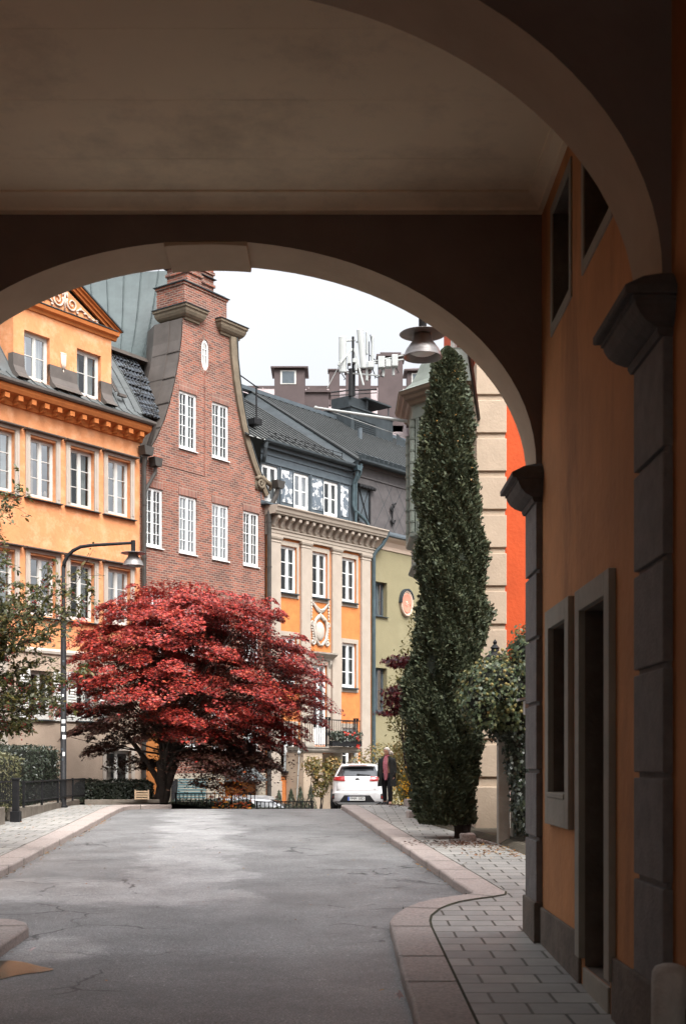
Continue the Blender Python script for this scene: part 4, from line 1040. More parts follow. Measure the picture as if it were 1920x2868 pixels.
# entablature
b = MB()
b.prism([(.0, 8.2), (-.13, 8.2), (-.13, 8.29), (-.15, 8.3), (-.15, 8.4), (-.19, 8.43), (-.19, 8.47), (-.12, 8.49), (-.12, 8.92), (.0, 8.92)], 'x', .03, 6.24)
b.prism([(.0, 8.9), (-.5, 8.92), (-.52, 8.98), (-.55, 9.0), (-.58, 9.1), (-.64, 9.16), (-.64, 9.2), (0, 9.24)], 'x', -.02, 6.55)
b.build('cornice', M['cream'], h3)
b = MB()
for i in range(16):
    u = .28 + i * .385
    b.loft([[(u - .075, -.12, 8.52), (u + .075, -.12, 8.52), (u + .075, -.12, 8.89), (u - .075, -.12, 8.89)], [(u - .075, -.22, 8.55), (u + .075, -.22, 8.55), (u + .075, -.22, 8.89), (u - .075, -.22, 8.89)], [(u - .075, -.32, 8.7), (u + .075, -.32, 8.7), (u + .075, -.32, 8.89), (u - .075, -.32, 8.89)], [(u - .075, -.45, 8.78), (u + .075, -.45, 8.78), (u + .075, -.45, 8.89), (u - .075, -.45, 8.89)]])
    b.ball((u, -.17, 8.55), (.085, .07, .05), 7, 5)
b.build('brackets', M['cream'], h3, bevel=.01)
# stucco garland and cartouche
b = MB(); gc = 3.04
for i in range(17):
    t = i / 16; x = gc - .42 + .84 * t; z = 6.0 - .27 * math.sin(math.pi * t); r_ = .045 + .035 * math.sin(math.pi * t)
    b.ball((x, -.03, z), (r_, .05, r_), 7, 5); b.ball((x + .03, -.05, z + .04), r_ * .6, 6, 4)
for s in (-1, 1):
    for k in range(6): b.ball((gc + s * .5, -.03, 6.04 - k * .115), (.05 - .004 * k, .04, .065), 7, 5)
b.build('garland', M['relief'], h3, smooth=True)
b = MB(); cz = 4.98
b.ball((gc, -.0, cz), (.27, .1, .36), 14, 8)
for s in (-1, 1):
    b.tube([(gc + s * .1, -.05, cz + .58), (gc + s * .3, -.06, cz + .42), (gc + s * .38, -.05, cz + .1), (gc + s * .3, -.05, cz - .3), (gc + s * .1, -.05, cz - .5), (gc, -.05, cz - .52)], [.05, .06, .05, .055, .06, .04], 7)
    b.tube(spiral(gc + s * .42, cz - .42, .14, 1.4, -.04, s, 1.2), .04, 6); b.tube(spiral(gc + s * .46, cz + .28, .11, 1.4, -.04, s, 3.6), .035, 6)
    for k in range(5): b.ball((gc + s * (.48 - .02 * k), -.03, cz + .1 - .1 * k), (.05, .04, .05), 6, 4)
for k in range(5): b.ball((gc + (k - 2) * .09, -.05, cz + .6 - abs(k - 2) * .06), (.055, .05, .1), 7, 5)
b.build('cartouche', M['relief'], h3, smooth=True)
# balcony with railing and its porch
b = MB(); b.box(1.05, 4.35, -.95, -.1, .50, .60); b.box(1.0, 4.4, -1.0, -.1, .60, .64); b.prism([(-.95, .5), (-.88, .42), (-.1, .42), (-.1, .5)], 'x', 1.1, 4.3); b.box(1.05, 1.55, -1.01, -.9, .645, .80)
balc = b.build('balcony', M['stone'], h3)
b = MB(); y = -.93
def bars(a, c, yv, n):
    for i in range(n + 1):
        u = a + (c - a) * i / n; b.tube([(u, yv, .64), (u, yv, 1.62)], .011, 5)
bars(1.12, 4.28, y, 25)
b.box(1.1, 4.3, y - .02, y + .02, 1.61, 1.645); b.box(1.1, 4.3, y - .012, y + .012, .7, .72)
for u in (1.12, 4.28):
    b.box(u - .015, u + .015, y, -.1, 1.61, 1.64); b.box(u - .01, u + .01, y, -.1, .7, .72)
    for k in range(5): b.tube([(u, y + .16 * (k + 1), .64), (u, y + .16 * (k + 1), 1.62)], .011, 5)
for u in (2.28, 2.46, 3.95, 4.12): b.tube([(u, y - .02, .64), (u, y - .02, .95), (u, y - .02, 1.15), (u, y - .02, 1.3), (u, y - .02, 1.6), (u, y - .02, 1.72)], [.03, .03, .045, .025, .03, .06], 8)
b.build('railing', M['black'], balc)
b = MB(); b.box(1.12, 2.18, -.85, -.02, -3, .42); b.box(3.9, 4.08, -.85, -.68, -3, .42); b.box(1.16, 2.14, -.86, -.849, -3, -.35); b.build('porch_wall', M['quoin'], h3, bevel=.01)
b = MB(); b.box(2.2, 3.9, -.03, -.02, -3, .4); b.build('porch_recess', M['quoin'], h3)
b = MB(); b.box(2.25, 2.95, -.1, -.04, -2.6, .1); d = b.build('door', M['wood'], h3)
b = MB(); b.lathe([(.001, 0), (.17, 0), (.17, .02), (.001, .02)], 20, sx=1, sy=1.8); b.build('oval_light', M['room'], d, (2.6, -.1, -.55), rot=(R(90), 0, 0))
b = MB(); b.tube([(4.0, -.9, .42), (4.0, -.9, -3)], .06, 8); b.tube([(1.02, -.7, .7), (1.02, -.72, .3), (1.02, -.5, -3)], .02, 6); b.ball((.98, -.75, .42), .07); b.build('pipe', M['antenna'], h3)
# metal attic storey
aw = [(-.2, .65, 9.40, 10.70), (1.54, 2.38, 9.40, 10.70), (3.25, 4.10, 9.40, 10.70)]
b = MB(); b.wall(rect(-.25, 6.2, 9.2, 11.4), [rect(*h) for h in aw], -.02, .18)
b.box(-.25, 4.95, -.06, -.018, 10.76, 10.86); b.box(-.25, 4.95, -.05, -.018, 11.05, 11.12); b.box(-.25, 4.95, -.16, -.018, 11.27, 11.38)
for u in (.78, 1.48, 2.46, 2.52, 3.2, 4.2, 4.8): b.box(u - .025, u + .025, -.05, -.018, 9.25, 10.76)
b.box(-.25, 6.3, -.3, -.018, 9.235, 9.29)
b.build('attic', M['bluegrey'], h3)
for h in aw:
    f = window(h3, h, .02, cols=1, rows=2, fw=.075, mw=.085, tw=.035, m='white')
for (a, c) in ((.84, 1.43), (2.56, 3.17), (4.26, 4.72)):
    b = MB(); b.box(a, c, -.045, -.02, 9.50, 10.66); b.box(a + .05, c - .05, -.055, -.044, 9.56, 10.60)
    b.build('attic_panel', M['peeled'], h3)
b = MB(); b.prism([(-.2, 11.39), (-.34, 11.4), (-.38, 11.45), (-.38, 11.52), (-.35, 11.52), (-.34, 11.46), (-.2, 11.45)], 'x', -.35, 4.98)
b.tube([(-.25, -.3, 11.4), (-.28, -.28, 11.2), (-.26, -.2, 10.9), (-.2, -.12, 10.75)], .07, 8); b.build('gutter', M['darkmetal'], h3)
pr = .63
n = 16; y1 = 5.5
seams_surface('roof', [M['lightroof'], M['seam']], h3, [[(-1.2 + 6.1 * j / n, yv, 11.45 + (yv + .3) * pr) for j in range(n + 1)] for yv in (-.3, 1.2, 2.7, 4.2, y1)], w=.085, hgt=.05, mi=1)
b = MB()
for k in range(2):
    for i in range(8):
        u = .8 + i * .55; b.tube([(u, .25, 11.75), (u, .2, 12.02)], .012, 4)
    b.tube([(.4, .22, 11.86 + k * .13), (4.7, .22, 11.86 + k * .13)], .014, 5)
b.tube([(.85, 1.2, 12.3), (.85, 1.2, 13.92)], .035, 6); b.tube([(-.6, 1.2, 14.25), (.85, 1.2, 13.88), (.98, 1.2, 13.88)], .025, 5); b.tube([(-.6, 1.2, 13.3), (.9, 1.2, 13.15)], .02, 5); b.tube([(.85, 1.2, 12.6), (.2, .9, 12.45)], .05, 5); b.box(.1, .5, .6, 1.2, 12.3, 12.5)
b.build('snow_rail', M['black'], h3)
b = MB()
b.tube([(4.92, -.34, 11.42), (4.92, -.3, 11.1), (4.9, -.16, 10.8), (4.9, -.14, 9.95), (4.95, -.16, 9.8), (5.6, -.2, 9.5), (5.72, -.22, 9.35), (5.72, -.22, 9.24)], .07, 8)
b.tube([(5.12, -.36, 11.6), (5.12, -.3, 11.2), (5.02, -.18, 10.9), (5.02, -.16, 9.3)], .06, 8)
b.prism([(4.8, 11.3), (5.05, 11.3), (5.12, 11.5), (4.75, 11.5)], 'y', -.44, -.18)
b.tube([(6.66, -.5, 9.2), (6.62, -.45, 8.95), (6.5, -.35, 8.65), (6.3, -.2, 8.4), (6.18, -.16, 8.2), (6.18, -.16, -3)], .075, 8)
b.build('downpipe', M['pipe2'], h3)

# ================================================================ OLIVE HOUSE BEYOND
h4 = thing('olive_house', 'olive green plastered house beyond with dark slate attic and a round pink medallion', 'house', (-2.52, 45.88, 0), A3)
ow = [(6.45, 7.26, 5.88, 7.25), (6.45, 7.26, 2.08, 3.83), (10, 10.8, 5.88, 7.25), (10, 10.8, 2.08, 3.83)]
b = MB(); b.wall(rect(6.23, 16, -3.2, 8.56), [rect(*h) for h in ow], .0, .28); b.build('wall', M['olive'], h4)
for h in ow:
    f = window(h4, h, .2, cols=1, rows=2, fw=.05, mw=.05, m='bluegrey'); sill(f, h, 0, over=.02)
b = MB(); b.prism([(0, 8.56), (-.04, 8.56), (-.06, 8.7), (-.14, 8.86), (-.3, 8.97), (-.34, 9.02), (0, 9.02)], 'x', 6.3, 16); b.build('cove', M['pinkcream'], h4)
b = MB(); b.prism([(-.36, 9.02), (-.42, 9.06), (-.42, 9.12), (-.36, 9.14), (0, 9.34), (0, 9.02)], 'x', 6.4, 16); b.build('roof_skirt', M['bluegrey'], h4)
aw4 = (5.35, 6.02, 9.45, 10.75)
b = MB(); b.wall(rect(5.06, 16, 9.3, 11.78), [rect(*aw4)], -.03, .2)
b.box(5.06, 16, -.07, -.028, 11.2, 11.26); b.box(5.06, 16, -.12, -.028, 11.6, 11.72)
b.build('attic', M['slate'], h4)
b = MB()
for k in range(-4, 24):      # diagonal joints of the cladding sheets
    for s in (1, -1):
        a = Vector((6.3 + k * .7, 0, 9.35)); e = a + Vector((s * 1.25, 0, 1.8))
        if min(a.x, e.x) < 6.25 or max(a.x, e.x) > 15.9: continue
        d = (e - a).normalized() * .0; t = Vector((.012, 0, -.008 * s))
        yv = -.034 - (.003 if s > 0 else 0)
        b.add([(a.x - .012, yv, a.z), (a.x + .012, yv, a.z), (e.x + .012, yv, e.z), (e.x - .012, yv, e.z)], [(0, 1, 2, 3)])
b.build('cladding_joints', M['darkmetal'], h4)
f = window(h4, aw4, .02, cols=1, rows=1, fw=.045, mw=.05, m='offwhite')
b = MB(); b.tube([(5.40, -.03, 9.5), (5.97, -.03, 10.7)], .02, 5); b.tube([(5.97, -.05, 9.5), (5.40, -.05, 10.7)], .02, 5); b.box(5.28, 5.35, -.06, .0, 9.45, 10.75); b.box(6.02, 6.12, -.06, .0, 9.45, 10.75)
b.build('cross_bars', M['black'], f)
b = MB(); b.prism([(-.03, 10.78), (-.2, 10.8), (-.2, 10.86), (-.03, 10.95)], 'x', 5.25, 6.3)
for i in range(6): b.ball((5.32 + i * .18, -.18, 10.79), (.06, .05, .06), 6, 5)
b.build('window_awning', M['black'], f)
b = MB(); b.tube(spiral(7.5, 10.2, .18, .7, -.1, 1, 1), .04, 6); b.tube(spiral(7.5, 9.8, .16, .7, -.1, -1, 3), .04, 6); b.tube([(7.5, -.08, 9.55), (7.5, -.1, 10.45)], .03, 6); b.tube([(7.5, -.1, 10.4), (7.7, -.1, 10.5)], .04, 6)
b.build('wall_anchor', M['black'], h4)
b = MB(); b.lathe([(.001, .0), (.16, .05), (.2, .05), (.21, .03), (.30, .035), (.33, .06), (.43, .07), (.45, .1), (.5, .11), (.53, .09), (.53, -.02)], 36)
med = b.build('medallion', M['pinkcream'], h4, (8.50, -.02, 6.55), rot=(R(90), 0, 0), smooth=True); med.scale = (.76, 1, 1)
b = MB(); b.lathe([(.19, .055), (.30, .068), (.36, .078), (.41, .082), (.41, .05), (.19, .04)], 36); b.build('medallion_ring', M['coral'], med, smooth=True)
b = MB(); rr = random.Random(3)
for k in range(5): b.ball((.07 * math.cos(k * 1.256), .07 * math.sin(k * 1.256), .06), (.035, .035, .03), 6, 5)
b.ball((0, 0, .065), .04, 6, 5); b.build('rosette', M['relief_pink'], med, smooth=True)
b = MB(); nseg = 15
for i in range(nseg):
    a0, a1 = R(20 + 160 * i / nseg), R(20 + 160 * (i + 1) / nseg)
    b.prism([(.53 * math.cos(a0), .53 * math.sin(a0)), (.53 * math.cos(a1), .53 * math.sin(a1)), (.6 * math.cos(a1), .6 * math.sin(a1)), (.6 * math.cos(a0), .6 * math.sin(a0))], 'z', -.02, .14)
b.build('medallion_hood', M['darkmetal'], med)
# roof of the olive house, a step above its neighbour
pr4 = .65; U0 = 4.98
gridv = (-.35, 1.0, 2.4, 3.8, 5.35)
n = 30
seams_surface('roof', [M['lightroof'], M['seam']], h4, [[(U0 + 11 * j / n, yv, 11.80 + (yv + .2) * pr4) for j in range(n + 1)] for yv in gridv], w=.085, hgt=.05, mi=1)
b = MB(); b.add([(U0 - .01, -.35, 11.30), (U0 - .01, 5.35, 11.30 + 5.7 * .62), (U0 - .01, 5.35, 11.9 + 5.55 * pr4), (U0 - .01, -.35, 11.76)], [(0, 1, 2, 3)])
b.add([(U0 - .45, -.2, 11.42), (U0 - .45, 5.35, 11.42 + 5.55 * .63), (U0 - .0, 5.35, 11.8 + 5.55 * pr4), (U0 - .0, -.2, 11.72)], [(0, 1, 2, 3)])
b.build('verge_wall', M['darkmetal'], h4)
b = MB(); b.tube([(U0, -.35, 11.76), (U0, 5.35, 11.84 + 5.55 * pr4)], .05, 6); b.build('verge_cap', M['seam'], h4)
b = MB(); b.box(3.2, 16, 5.2, 5.5, 11.8 + 5.5 * pr4, 11.92 + 5.55 * pr4); b.quad((3, 5.4, 15.3), (16, 5.4, 15.3), (16, 9, 12), (3, 9, 12))
for i in range(6): u = 5.6 + i * .75; b.prism([(5.0, 15.0), (5.3, 15.42), (5.3, 15.0)], 'x', u, u + .35)
b.build('ridge_sheets', M['bluegrey'], h4)
b = MB(); b.prism([(-.3, 11.66), (-.44, 11.67), (-.48, 11.72), (-.48, 11.79), (-.45, 11.79), (-.44, 11.73), (-.3, 11.73)], 'x', U0, 16)
for i in range(34): u = 5.3 + i * .3; b.box(u, u + .02, -.4, -.1, 11.82, 12.0)
b.tube([(5.2, -.12, 12.0), (15.5, -.12, 12.0)], .02, 5); b.tube([(5.2, -.02, 12.12), (15.5, -.02, 12.12)], .03, 5)
b.build('gutter', M['darkmetal'], h4)
b = MB(); b.box(10.5, 13.6, 4.4, 5.9, 13.2, 15.8); b.box(10.6, 11.9, 4.6, 5.6, 15.86, 16.35); b.box(10.45, 13.65, 4.35, 5.95, 15.8, 15.86)
for k in range(12): b.box(10.75, 12.3, 4.37, 4.395, 14.35 + .09 * k, 14.4 + .09 * k)
b.box(11.6, 13.5, 4.4, 5.9, 16.40, 16.47)
for u in (11.8, 13.4): b.tube([(u, 4.5, 15.8), (u, 4.5, 16.5)], .03, 5)
b.add([(13.6, 4.2, 13.2), (16.5, 4.2, 12.6), (16.5, 4.2, 14.4), (13.6, 4.2, 15.2)], [(0, 1, 2, 3)])
b.build('ventilation_housing', M['darkmetal'], h4)
b = MB(); b.tube([(9.6, 3.2, 13.4), (9.6, 3.2, 14.45)], .1, 8); b.build('vent_pipe', M['bluegrey'], h4)
# ================================================================ HOUSE AT THE RIGHT WITH THE COPPER ORIEL
def at(px, py, Y): return Vector(((px - 940) * Y / 3600, Y, (2140 - py) * Y / 3600))
h5 = thing('corner_house', 'orange-red corner house at right with beige banded quoins and a green copper oriel', 'house', (2.67, 24.2, 0))
b = MB(); b.quad((.5, .06, -2), (9, .06, -2), (9, .06, 12), (.5, .06, 12)); b.quad((.03, .05, -2), (.03, 8, -2), (.03, 8, 12), (.03, .05, 12)); b.quad((9, .06, -2), (9, 12, -2), (9, 12, 12), (9, .06, 12)); b.quad((.03, 8, -2), (9, 12, -2), (9, 12, 12), (.03, 8, 12)); b.quad((0, 0, 12), (9, 0, 12), (9, 12, 12), (0, 8, 12))
b.build('wall', M['redwall'], h5)
b = MB(); k = 0
b.box(.0, .515, .03, .9, -2, 7.62)
for i in range(13):
    z0 = 6.96 - .72 * i; z1 = z0 + (.61 if i else .66)
    if z1 < -.2: continue
    b.box(-.03, .54, -.01, .95, max(z0, -.42), z1)
b.build('quoin', M['quoin'], h5, bevel=.012)
b = MB(); b.box(-.06, .56, -.04, .98, -1.8, -.425); b.box(.56, 9, .01, .055, -1.8, -.7); b.build('plinth', M['quoin'], h5, bevel=.02)
b = MB(); b.box(-.02, .0, 4.2, 5.2, 8.2, 10.2); b.box(-.05, -.02, 4.2, 4.28, 8.2, 10.2); b.box(-.05, -.02, 5.12, 5.2, 8.2, 10.2); b.box(-.05, -.02, 4.28, 5.12, 9.1, 9.16); b.build('window', M['offwhite'], h5)
b = MB(); b.box(.54, .6, -.05, .02, -1.8, .9); b.build('white_pipe', M['offwhite'], h5)
# oriel
PL = [(0, .8), (-.67, .8), (-1.17, 1.4), (-1.17, 2.8), (-.67, 3.4), (0, 3.4)]
oc_ = Vector((-.1, 2.1))
def ring5(o, z): # outward offset o
    out = []
    for i, p in enumerate(PL):
        v = Vector(p); d = (v - Vector((.0, 2.1)))
        if i in (0, 5): out.append((p[0], p[1] + (o if i == 5 else -o), z))
        else: out.append((p[0] - o * (1.0 if i in (2, 3) else .45), p[1] + (o * (-1 if i < 3 else 1)) * (.45 if i in (2, 3) else 1), z))
    return out
b = MB()
b.loft([ring5(o, z) for o, z in [(-.75, 3.42), (-.6, 3.46), (-.5, 3.6), (-.42, 3.63), (-.32, 3.72), (-.10, 3.92), (-.02, 3.95), (-.02, 4.0), (-.08, 4.02), (-.08, 4.48), (-.0, 4.5), (.03, 4.53), (.03, 4.6), (-.06, 4.62)]])
ori = b.build('oriel', M['copper'], h5)
b = MB(); b.loft([ring5(-.16, 4.6), ring5(-.16, 6.9)], caps=False); b.build('oriel_glazing', M['room'], ori)
b = MB()
b.loft([ring5(o, z) for o, z in [(-.06, 6.86), (-.03, 6.88), (-.03, 7.1), (.0, 7.12)]])
b.build('oriel_frieze', M['copper'], ori)
b = MB(); b.loft([ring5(o, z) for o, z in [(.0, 7.12), (.05, 7.14), (.08, 7.2), (.15, 7.23), (.17, 7.29), (.23, 7.32), (.25, 7.38)]]); b.build('oriel_cornice', M['copperbrown'], ori)
b = MB(); b.loft([ring5(o, z) for o, z in [(.26, 7.382), (.12, 7.46), (.0, 7.58), (-.1, 7.76), (-.18, 7.96), (-.28, 8.1), (-.42, 8.2), (-.6, 8.24), (-.6, 8.3)]]); b.build('oriel_roof', M['copper'], ori)
def colonnette(x, y, r):
    b = MB(); pr = []
    z = 4.62
    while z < 6.84:
        pr += [(r, z), (r, min(z + .19, 6.85)), (r * 1.22, min(z + .197, 6.855)), (r * 1.22, min(z + .212, 6.86)), (r, min(z + .215, 6.862)), (r * 1.22, min(z + .22, 6.864)), (r * 1.22, min(z + .232, 6.866))]
        z += .236
    b.lathe(pr, 12, (x, y, 0)); b.build('colonnette', M['copper'], ori, smooth=False)
for i in (1, 2, 3, 4): colonnette(PL[i][0] + .03, PL[i][1] + (.03 if i < 3 else -.03), .062)
b = MB()
for (p, q) in ((PL[1], PL[2]), (PL[2], PL[3]), (PL[3], PL[4]), (PL[0], PL[1])):
    p, q = Vector(p), Vector(q); d = q - p; n_ = Vector((-d.y, d.x)).normalized() * -1
    for t in (.13, .2, .36, .64, .8, .87):
        c = p + d * t; cx = c.x + .06 if d.x == 0 else c.x + .04; b.tube([(cx, c.y + (.04 if c.y < 2.1 else -.04) * (d.x != 0), 4.6), (cx, c.y + (.04 if c.y < 2.1 else -.04) * (d.x != 0), 6.9)], .026, 6)
b.build('glazing_bars', M['copper'], ori)
b = MB(); b.tube([(-1.2, 2.2, 7.04), (-3.05, 2.25, 7.33)], [.034, .024], 8); b.ball((-3.08, 2.25, 7.335), .04, 8, 6); b.tube([(-1.25, 2.2, 6.72), (-2.0, 2.22, 6.98), (-2.8, 2.25, 7.27)], .006, 5); b.build('flagpole', M['antenna'], h5)

# ================================================================ FAR PLUM-COLOURED ROOFS
h6 = thing('plum_roofed_building', 'distant building with plum brown sheet roof, square roof lanterns and tall chimneys', 'building', (0, 80, 0))
b = MB(); b.box(-9.5, 12, 3, 16, -3, 20.5); b.build('wall', M['plum'], h6)
seams_surface('roof', M['plum_light'], h6, [[(-9.5 + 21.5 * j / 14, y, z) for j in range(15)] for y, z in ((2.6, 20.4), (4.5, 23.4), (6.5, 25.35))], w=.06, hgt=.06)
b = MB(); b.quad((-9.5, 6.5, 25.35), (12, 6.5, 25.35), (12, 16, 20), (-9.5, 16, 20)); b.box(-9.5, 12, 6.35, 6.65, 25.25, 25.42); b.build('rear_roof', M['plum'], h6)
b = MB(); b.add([(-6.8, 3.5, 22.2), (-4.9, 2.2, 23.3), (-2.6, 2.2, 22.6), (-2.0, 3.0, 21.2), (-6.8, 2.6, 21.2)], [(0, 1, 2, 3, 4)]); b.add([(-6.8, 3.5, 22.2), (-4.9, 2.2, 23.3), (-4.9, 6, 23.3)], [(0, 1, 2)]); b.add([(-4.9, 2.2, 23.3), (-2.6, 2.2, 22.6), (-2.6, 6, 22.6), (-4.9, 6, 23.3)], [(0, 1, 2, 3)]); b.build('hipped_dormer', M['plum_light'], h6)
def lantern(x0, x1, z0, z1, y0=0.6):
    w = x1 - x0; y1 = y0 + w
    b = MB(); b.box(x0, x1, y0, y1, z0 - 2.2, z1); L_ = b.build('roof_lantern', M['plum'], h6)
    b = MB(); o = .22; zc = z1; b.loft([[(x0 - o, y0 - o, zc), (x1 + o, y0 - o, zc), (x1 + o, y1 + o, zc), (x0 - o, y1 + o, zc)], [(x0 - o, y0 - o, zc + .09), (x1 + o, y0 - o, zc + .09), (x1 + o, y1 + o, zc + .09), (x0 - o, y1 + o, zc + .09)], [(x0 + w * .4, y0 + w * .4, zc + .38), (x1 - w * .4, y0 + w * .4, zc + .38), (x1 - w * .4, y1 - w * .4, zc + .38), (x0 + w * .4, y1 - w * .4, zc + .38)]]); b.build('lantern_roof', M['plum'], L_)
    b = MB(); b.box(x0 + w * .2, x0 + w * .72, y0 - .03, y0 - .004, z0 + .12, z1 - .12); b.build('window_frame', M['offwhite'], L_)
    b = MB(); b.box(x0 + w * .26, x0 + w * .66, y0 - .04, y0 - .03, z0 + .18, z1 - .18); b.build('pane', M['bluegrey'], L_)
lantern(-3.85, -1.95, 23.7, 24.8); lantern(4.55, 5.9, 24.0, 25.05, 2)
for (x0, x1, z0, z1, y0) in ((-1.95, -.45, 20.5, 23.35, .8), (2.65, 4.15, 21, 25.3, -.2)):
    b = MB(); b.box(x0, x1, y0, y0 + 1.4, z0, z1); b.box(x0 - .05, x1 + .05, y0 - .05, y0 + 1.45, z0, z0 + .95); b.box(x0 - .14, x1 + .14, y0 - .14, y0 + 1.54, z1, z1 + .12); b.box(x0 + .1, x1 - .1, y0 + .1, y0 + 1.3, z1 + .12, z1 + .3); b.build('chimney', M['plum'], h6)
for x, z0, z1, w in ((-6.6, 22.8, 24.3, .28), (-5.4, 23, 24.1, .22), (-.1, 23.6, 25.9, .35), (.9, 24, 25.75, .25), (1.9, 23.6, 26.0, .4), (6.6, 23, 25.9, .6), (7.6, 23, 26.2, .5)):
    b = MB(); b.box(x - w, x + w, 4.6, 4.6 + 2 * w, z0, z1); b.box(x - w - .08, x + w + .08, 4.52, 4.68 + 2 * w, z1, z1 + .1); b.build('chimney', M['plum'], h6)
b = MB()
b.tube([(-5.8, .5, 22.5), (-4.9, .2, 23.1), (-2, .4, 22.4), (0, .6, 21.8)], .04, 5); b.tube([(-.5, 1, 23.4), (.8, 1, 23.55), (2.6, 1, 23.6)], .05, 5); b.tube([(-.5, 1, 23.2), (2.6, 1, 23.4)], .03, 5)
for k in range(7): b.tube([(-5 + k * .8, .3, 21.8), (-5 + k * .8, .3, 22.9 - k * .12)], .03, 5)
b.build('roof_rail', M['black'], h6)

# ---------------------------------------------------------------- phone mast on the roof
mast = thing('antenna_mast', 'phone mast with tall pale antenna panels and cables standing on a black roof housing', 'antenna mast', tuple(at(983, 1106, 57)))
def am(px, py, dy=0):
    v = at(px, py, 57 + dy) - at(983, 1106, 57); return v
def c4p(X, Y): return (650 + X / 2.613, 880 + Y / 2.613)
def am4(X, Y, dy=0): return tuple(am(*c4p(X, Y), dy))
b = MB(); b.tube([am4(866, 600), am4(868, 400)], .1, 8); b.tube([am4(886, 600, .3), am4(888, 400, .3)], .08, 8); b.tube([am4(884, 420), am4(883, 165)], .055, 8); b.build('pole', M['black'], mast)
b = MB()
b.tube([am4(884, 250), am4(775, 375, -.4)], .04, 6); b.tube([am4(775, 375, -.4), am4(785, 345, -.4)], .05, 6); b.tube([am4(890, 250), am4(960, 520, -.2)], .045, 6); b.tube([am4(800, 198), am4(900, 190)], .04, 6); b.tube([am4(840, 430), am4(1080, 450)], .035, 6); b.tube([am4(905, 200), am4(960, 215)], .04, 6); b.tube([am4(1035, 360), am4(1260, 330)], .03, 6); b.tube([am4(1035, 345), am4(1250, 300)], .03, 6); b.tube([am4(780, 380), am4(695, 540)], .015, 5)
b.build('brace', M['antenna'], mast)
def panel(a, c, w, nm='antenna_panel', tilt=0):
    p, q = Vector(am4(*a)), Vector(am4(*c)); d = q - p
    b = MB(); n = 10
    rings = []
    for t, s in ((0, .8), (.015, 1), (.985, 1), (1, .8)):
        o = p + d * t
        rings.append([(o.x + w / 2 * s * math.cos(2 * math.pi * i / n), o.y - .12 + .09 * s * math.sin(2 * math.pi * i / n), o.z) for i in range(n)])
    b.loft(rings); return b.build(nm, M['antenna'], mast)
panel((808, 432), (808, 170), .34); panel((962, 402), (934, 120), .30); panel((1022, 390), (1026, 165), .12); panel((985, 300), (982, 140), .09); panel((905, 420), (905, 330), .12)
for (x0, x1, y0, y1) in ((1065, 1115, 318, 400), (1165, 1210, 305, 390), (1120, 1160, 340, 395), (842, 868, 310, 372), (990, 1035, 355, 400), (880, 905, 335, 365)):
    a, c = am4(x0, y1), am4(x1, y0); b = MB(); b.box(a[0], c[0], -.25, .15, a[2], c[2]); b.build('radio_unit', M['antenna'], mast, bevel=.02)
rr = random.Random(5)
for x0, y0, x1, y1 in ((1000, 200, 990, 470), (1005, 300, 1075, 345), (940, 405, 945, 440), (1000, 400, 980, 490), (1025, 400, 1045, 470), (800, 432, 815, 480), (1100, 400, 1105, 460), (1180, 390, 1175, 450), (1195, 390, 1200, 430), (1040, 455, 1080, 440), (1010, 150, 1008, 400), (860, 330, 865, 420)):
    a, c = Vector(am4(x0, y0, .1)), Vector(am4(x1, y1, .1)); m_ = (a + c) / 2 + Vector((rr.uniform(-.15, .15), 0, -.12)); b = MB(); b.tube([tuple(a), tuple(m_), tuple(c)], .022, 5); b.build('cable', M['black'], mast)
for (x, y) in ((1105, 455), (1178, 448), (985, 485)):
    b = MB(); a = am4(x, y); b.tube([a, (a[0], a[1], a[2] + .5)], .06, 6); b.build('connector', M['antenna'], mast)

# ================================================================ STREET LAMPS
M['lampmetal'] = mat('brushed_lamp_metal', (.20, .19, .185), .42, .1, 5, .03, metal=.4, spec=.5)
M['lampwhite'] = mat('lamp_diffuser', (.6, .6, .58), .4, .05, 5, 0)
def lamp_head(parent, p):
    x, y, z = p
    b = MB(); b.tube([(x, y, z + .02), (x, y, z + .30)], .055, 12); b.build('stem', M['black'], parent)
    b = MB(); b.lathe([(.06, .012), (.2, .002), (.305, -.012), (.315, -.02), (.30, -.024), (.1, -.016), (.05, -.014)], 40, p); b.build('disc', M['lampmetal'], parent, smooth=True)
    b = MB(); b.lathe([(.115, -.015), (.12, -.06), (.145, -.12), (.185, -.175), (.222, -.225), (.242, -.275), (.25, -.315), (.262, -.325), (.262, -.335), (.245, -.33), (.21, -.23), (.13, -.1)], 40, p); b.build('shade', M['lampmetal'], parent, smooth=True)
    b = MB(); b.lathe([(.001, -.30), (.12, -.29), (.2, -.25), (.2, -.24), (.001, -.24)], 24, p); b.build('diffuser', M['lampwhite'], parent, smooth=True)
lx, ly = -6.75, 31.9; lb = zp(31.9)
sl_ = thing('street_lamp', 'black post lamp with curved arm and stickers on its shaft at left pavement', 'street lamp', (lx, ly, lb))
def lz(z): return z - lb
b = MB(); b.lathe([(.0001, 0), (.11, 0), (.11, .04), (.075, .06), (.07, lz(3.78)), (.05, lz(3.84)), (.05, lz(4.9))], 14); b.build('post', M['black'], sl_, smooth=True)
arm = [(0, 0, lz(4.85)), (0.02, 0, lz(5.0)), (.1, 0, lz(5.16)), (.24, 0, lz(5.3)), (.42, 0, lz(5.39)), (.7, 0, lz(5.43)), (1.2, 0, lz(5.46)), (1.72, 0, lz(5.49))]
b = MB(); b.tube(arm, [.05, .048, .046, .044, .042, .04, .038, .036], 10); b.build('arm', M['black'], sl_, smooth=True)
lamp_head(sl_, (1.73, 0, lz(5.25)))
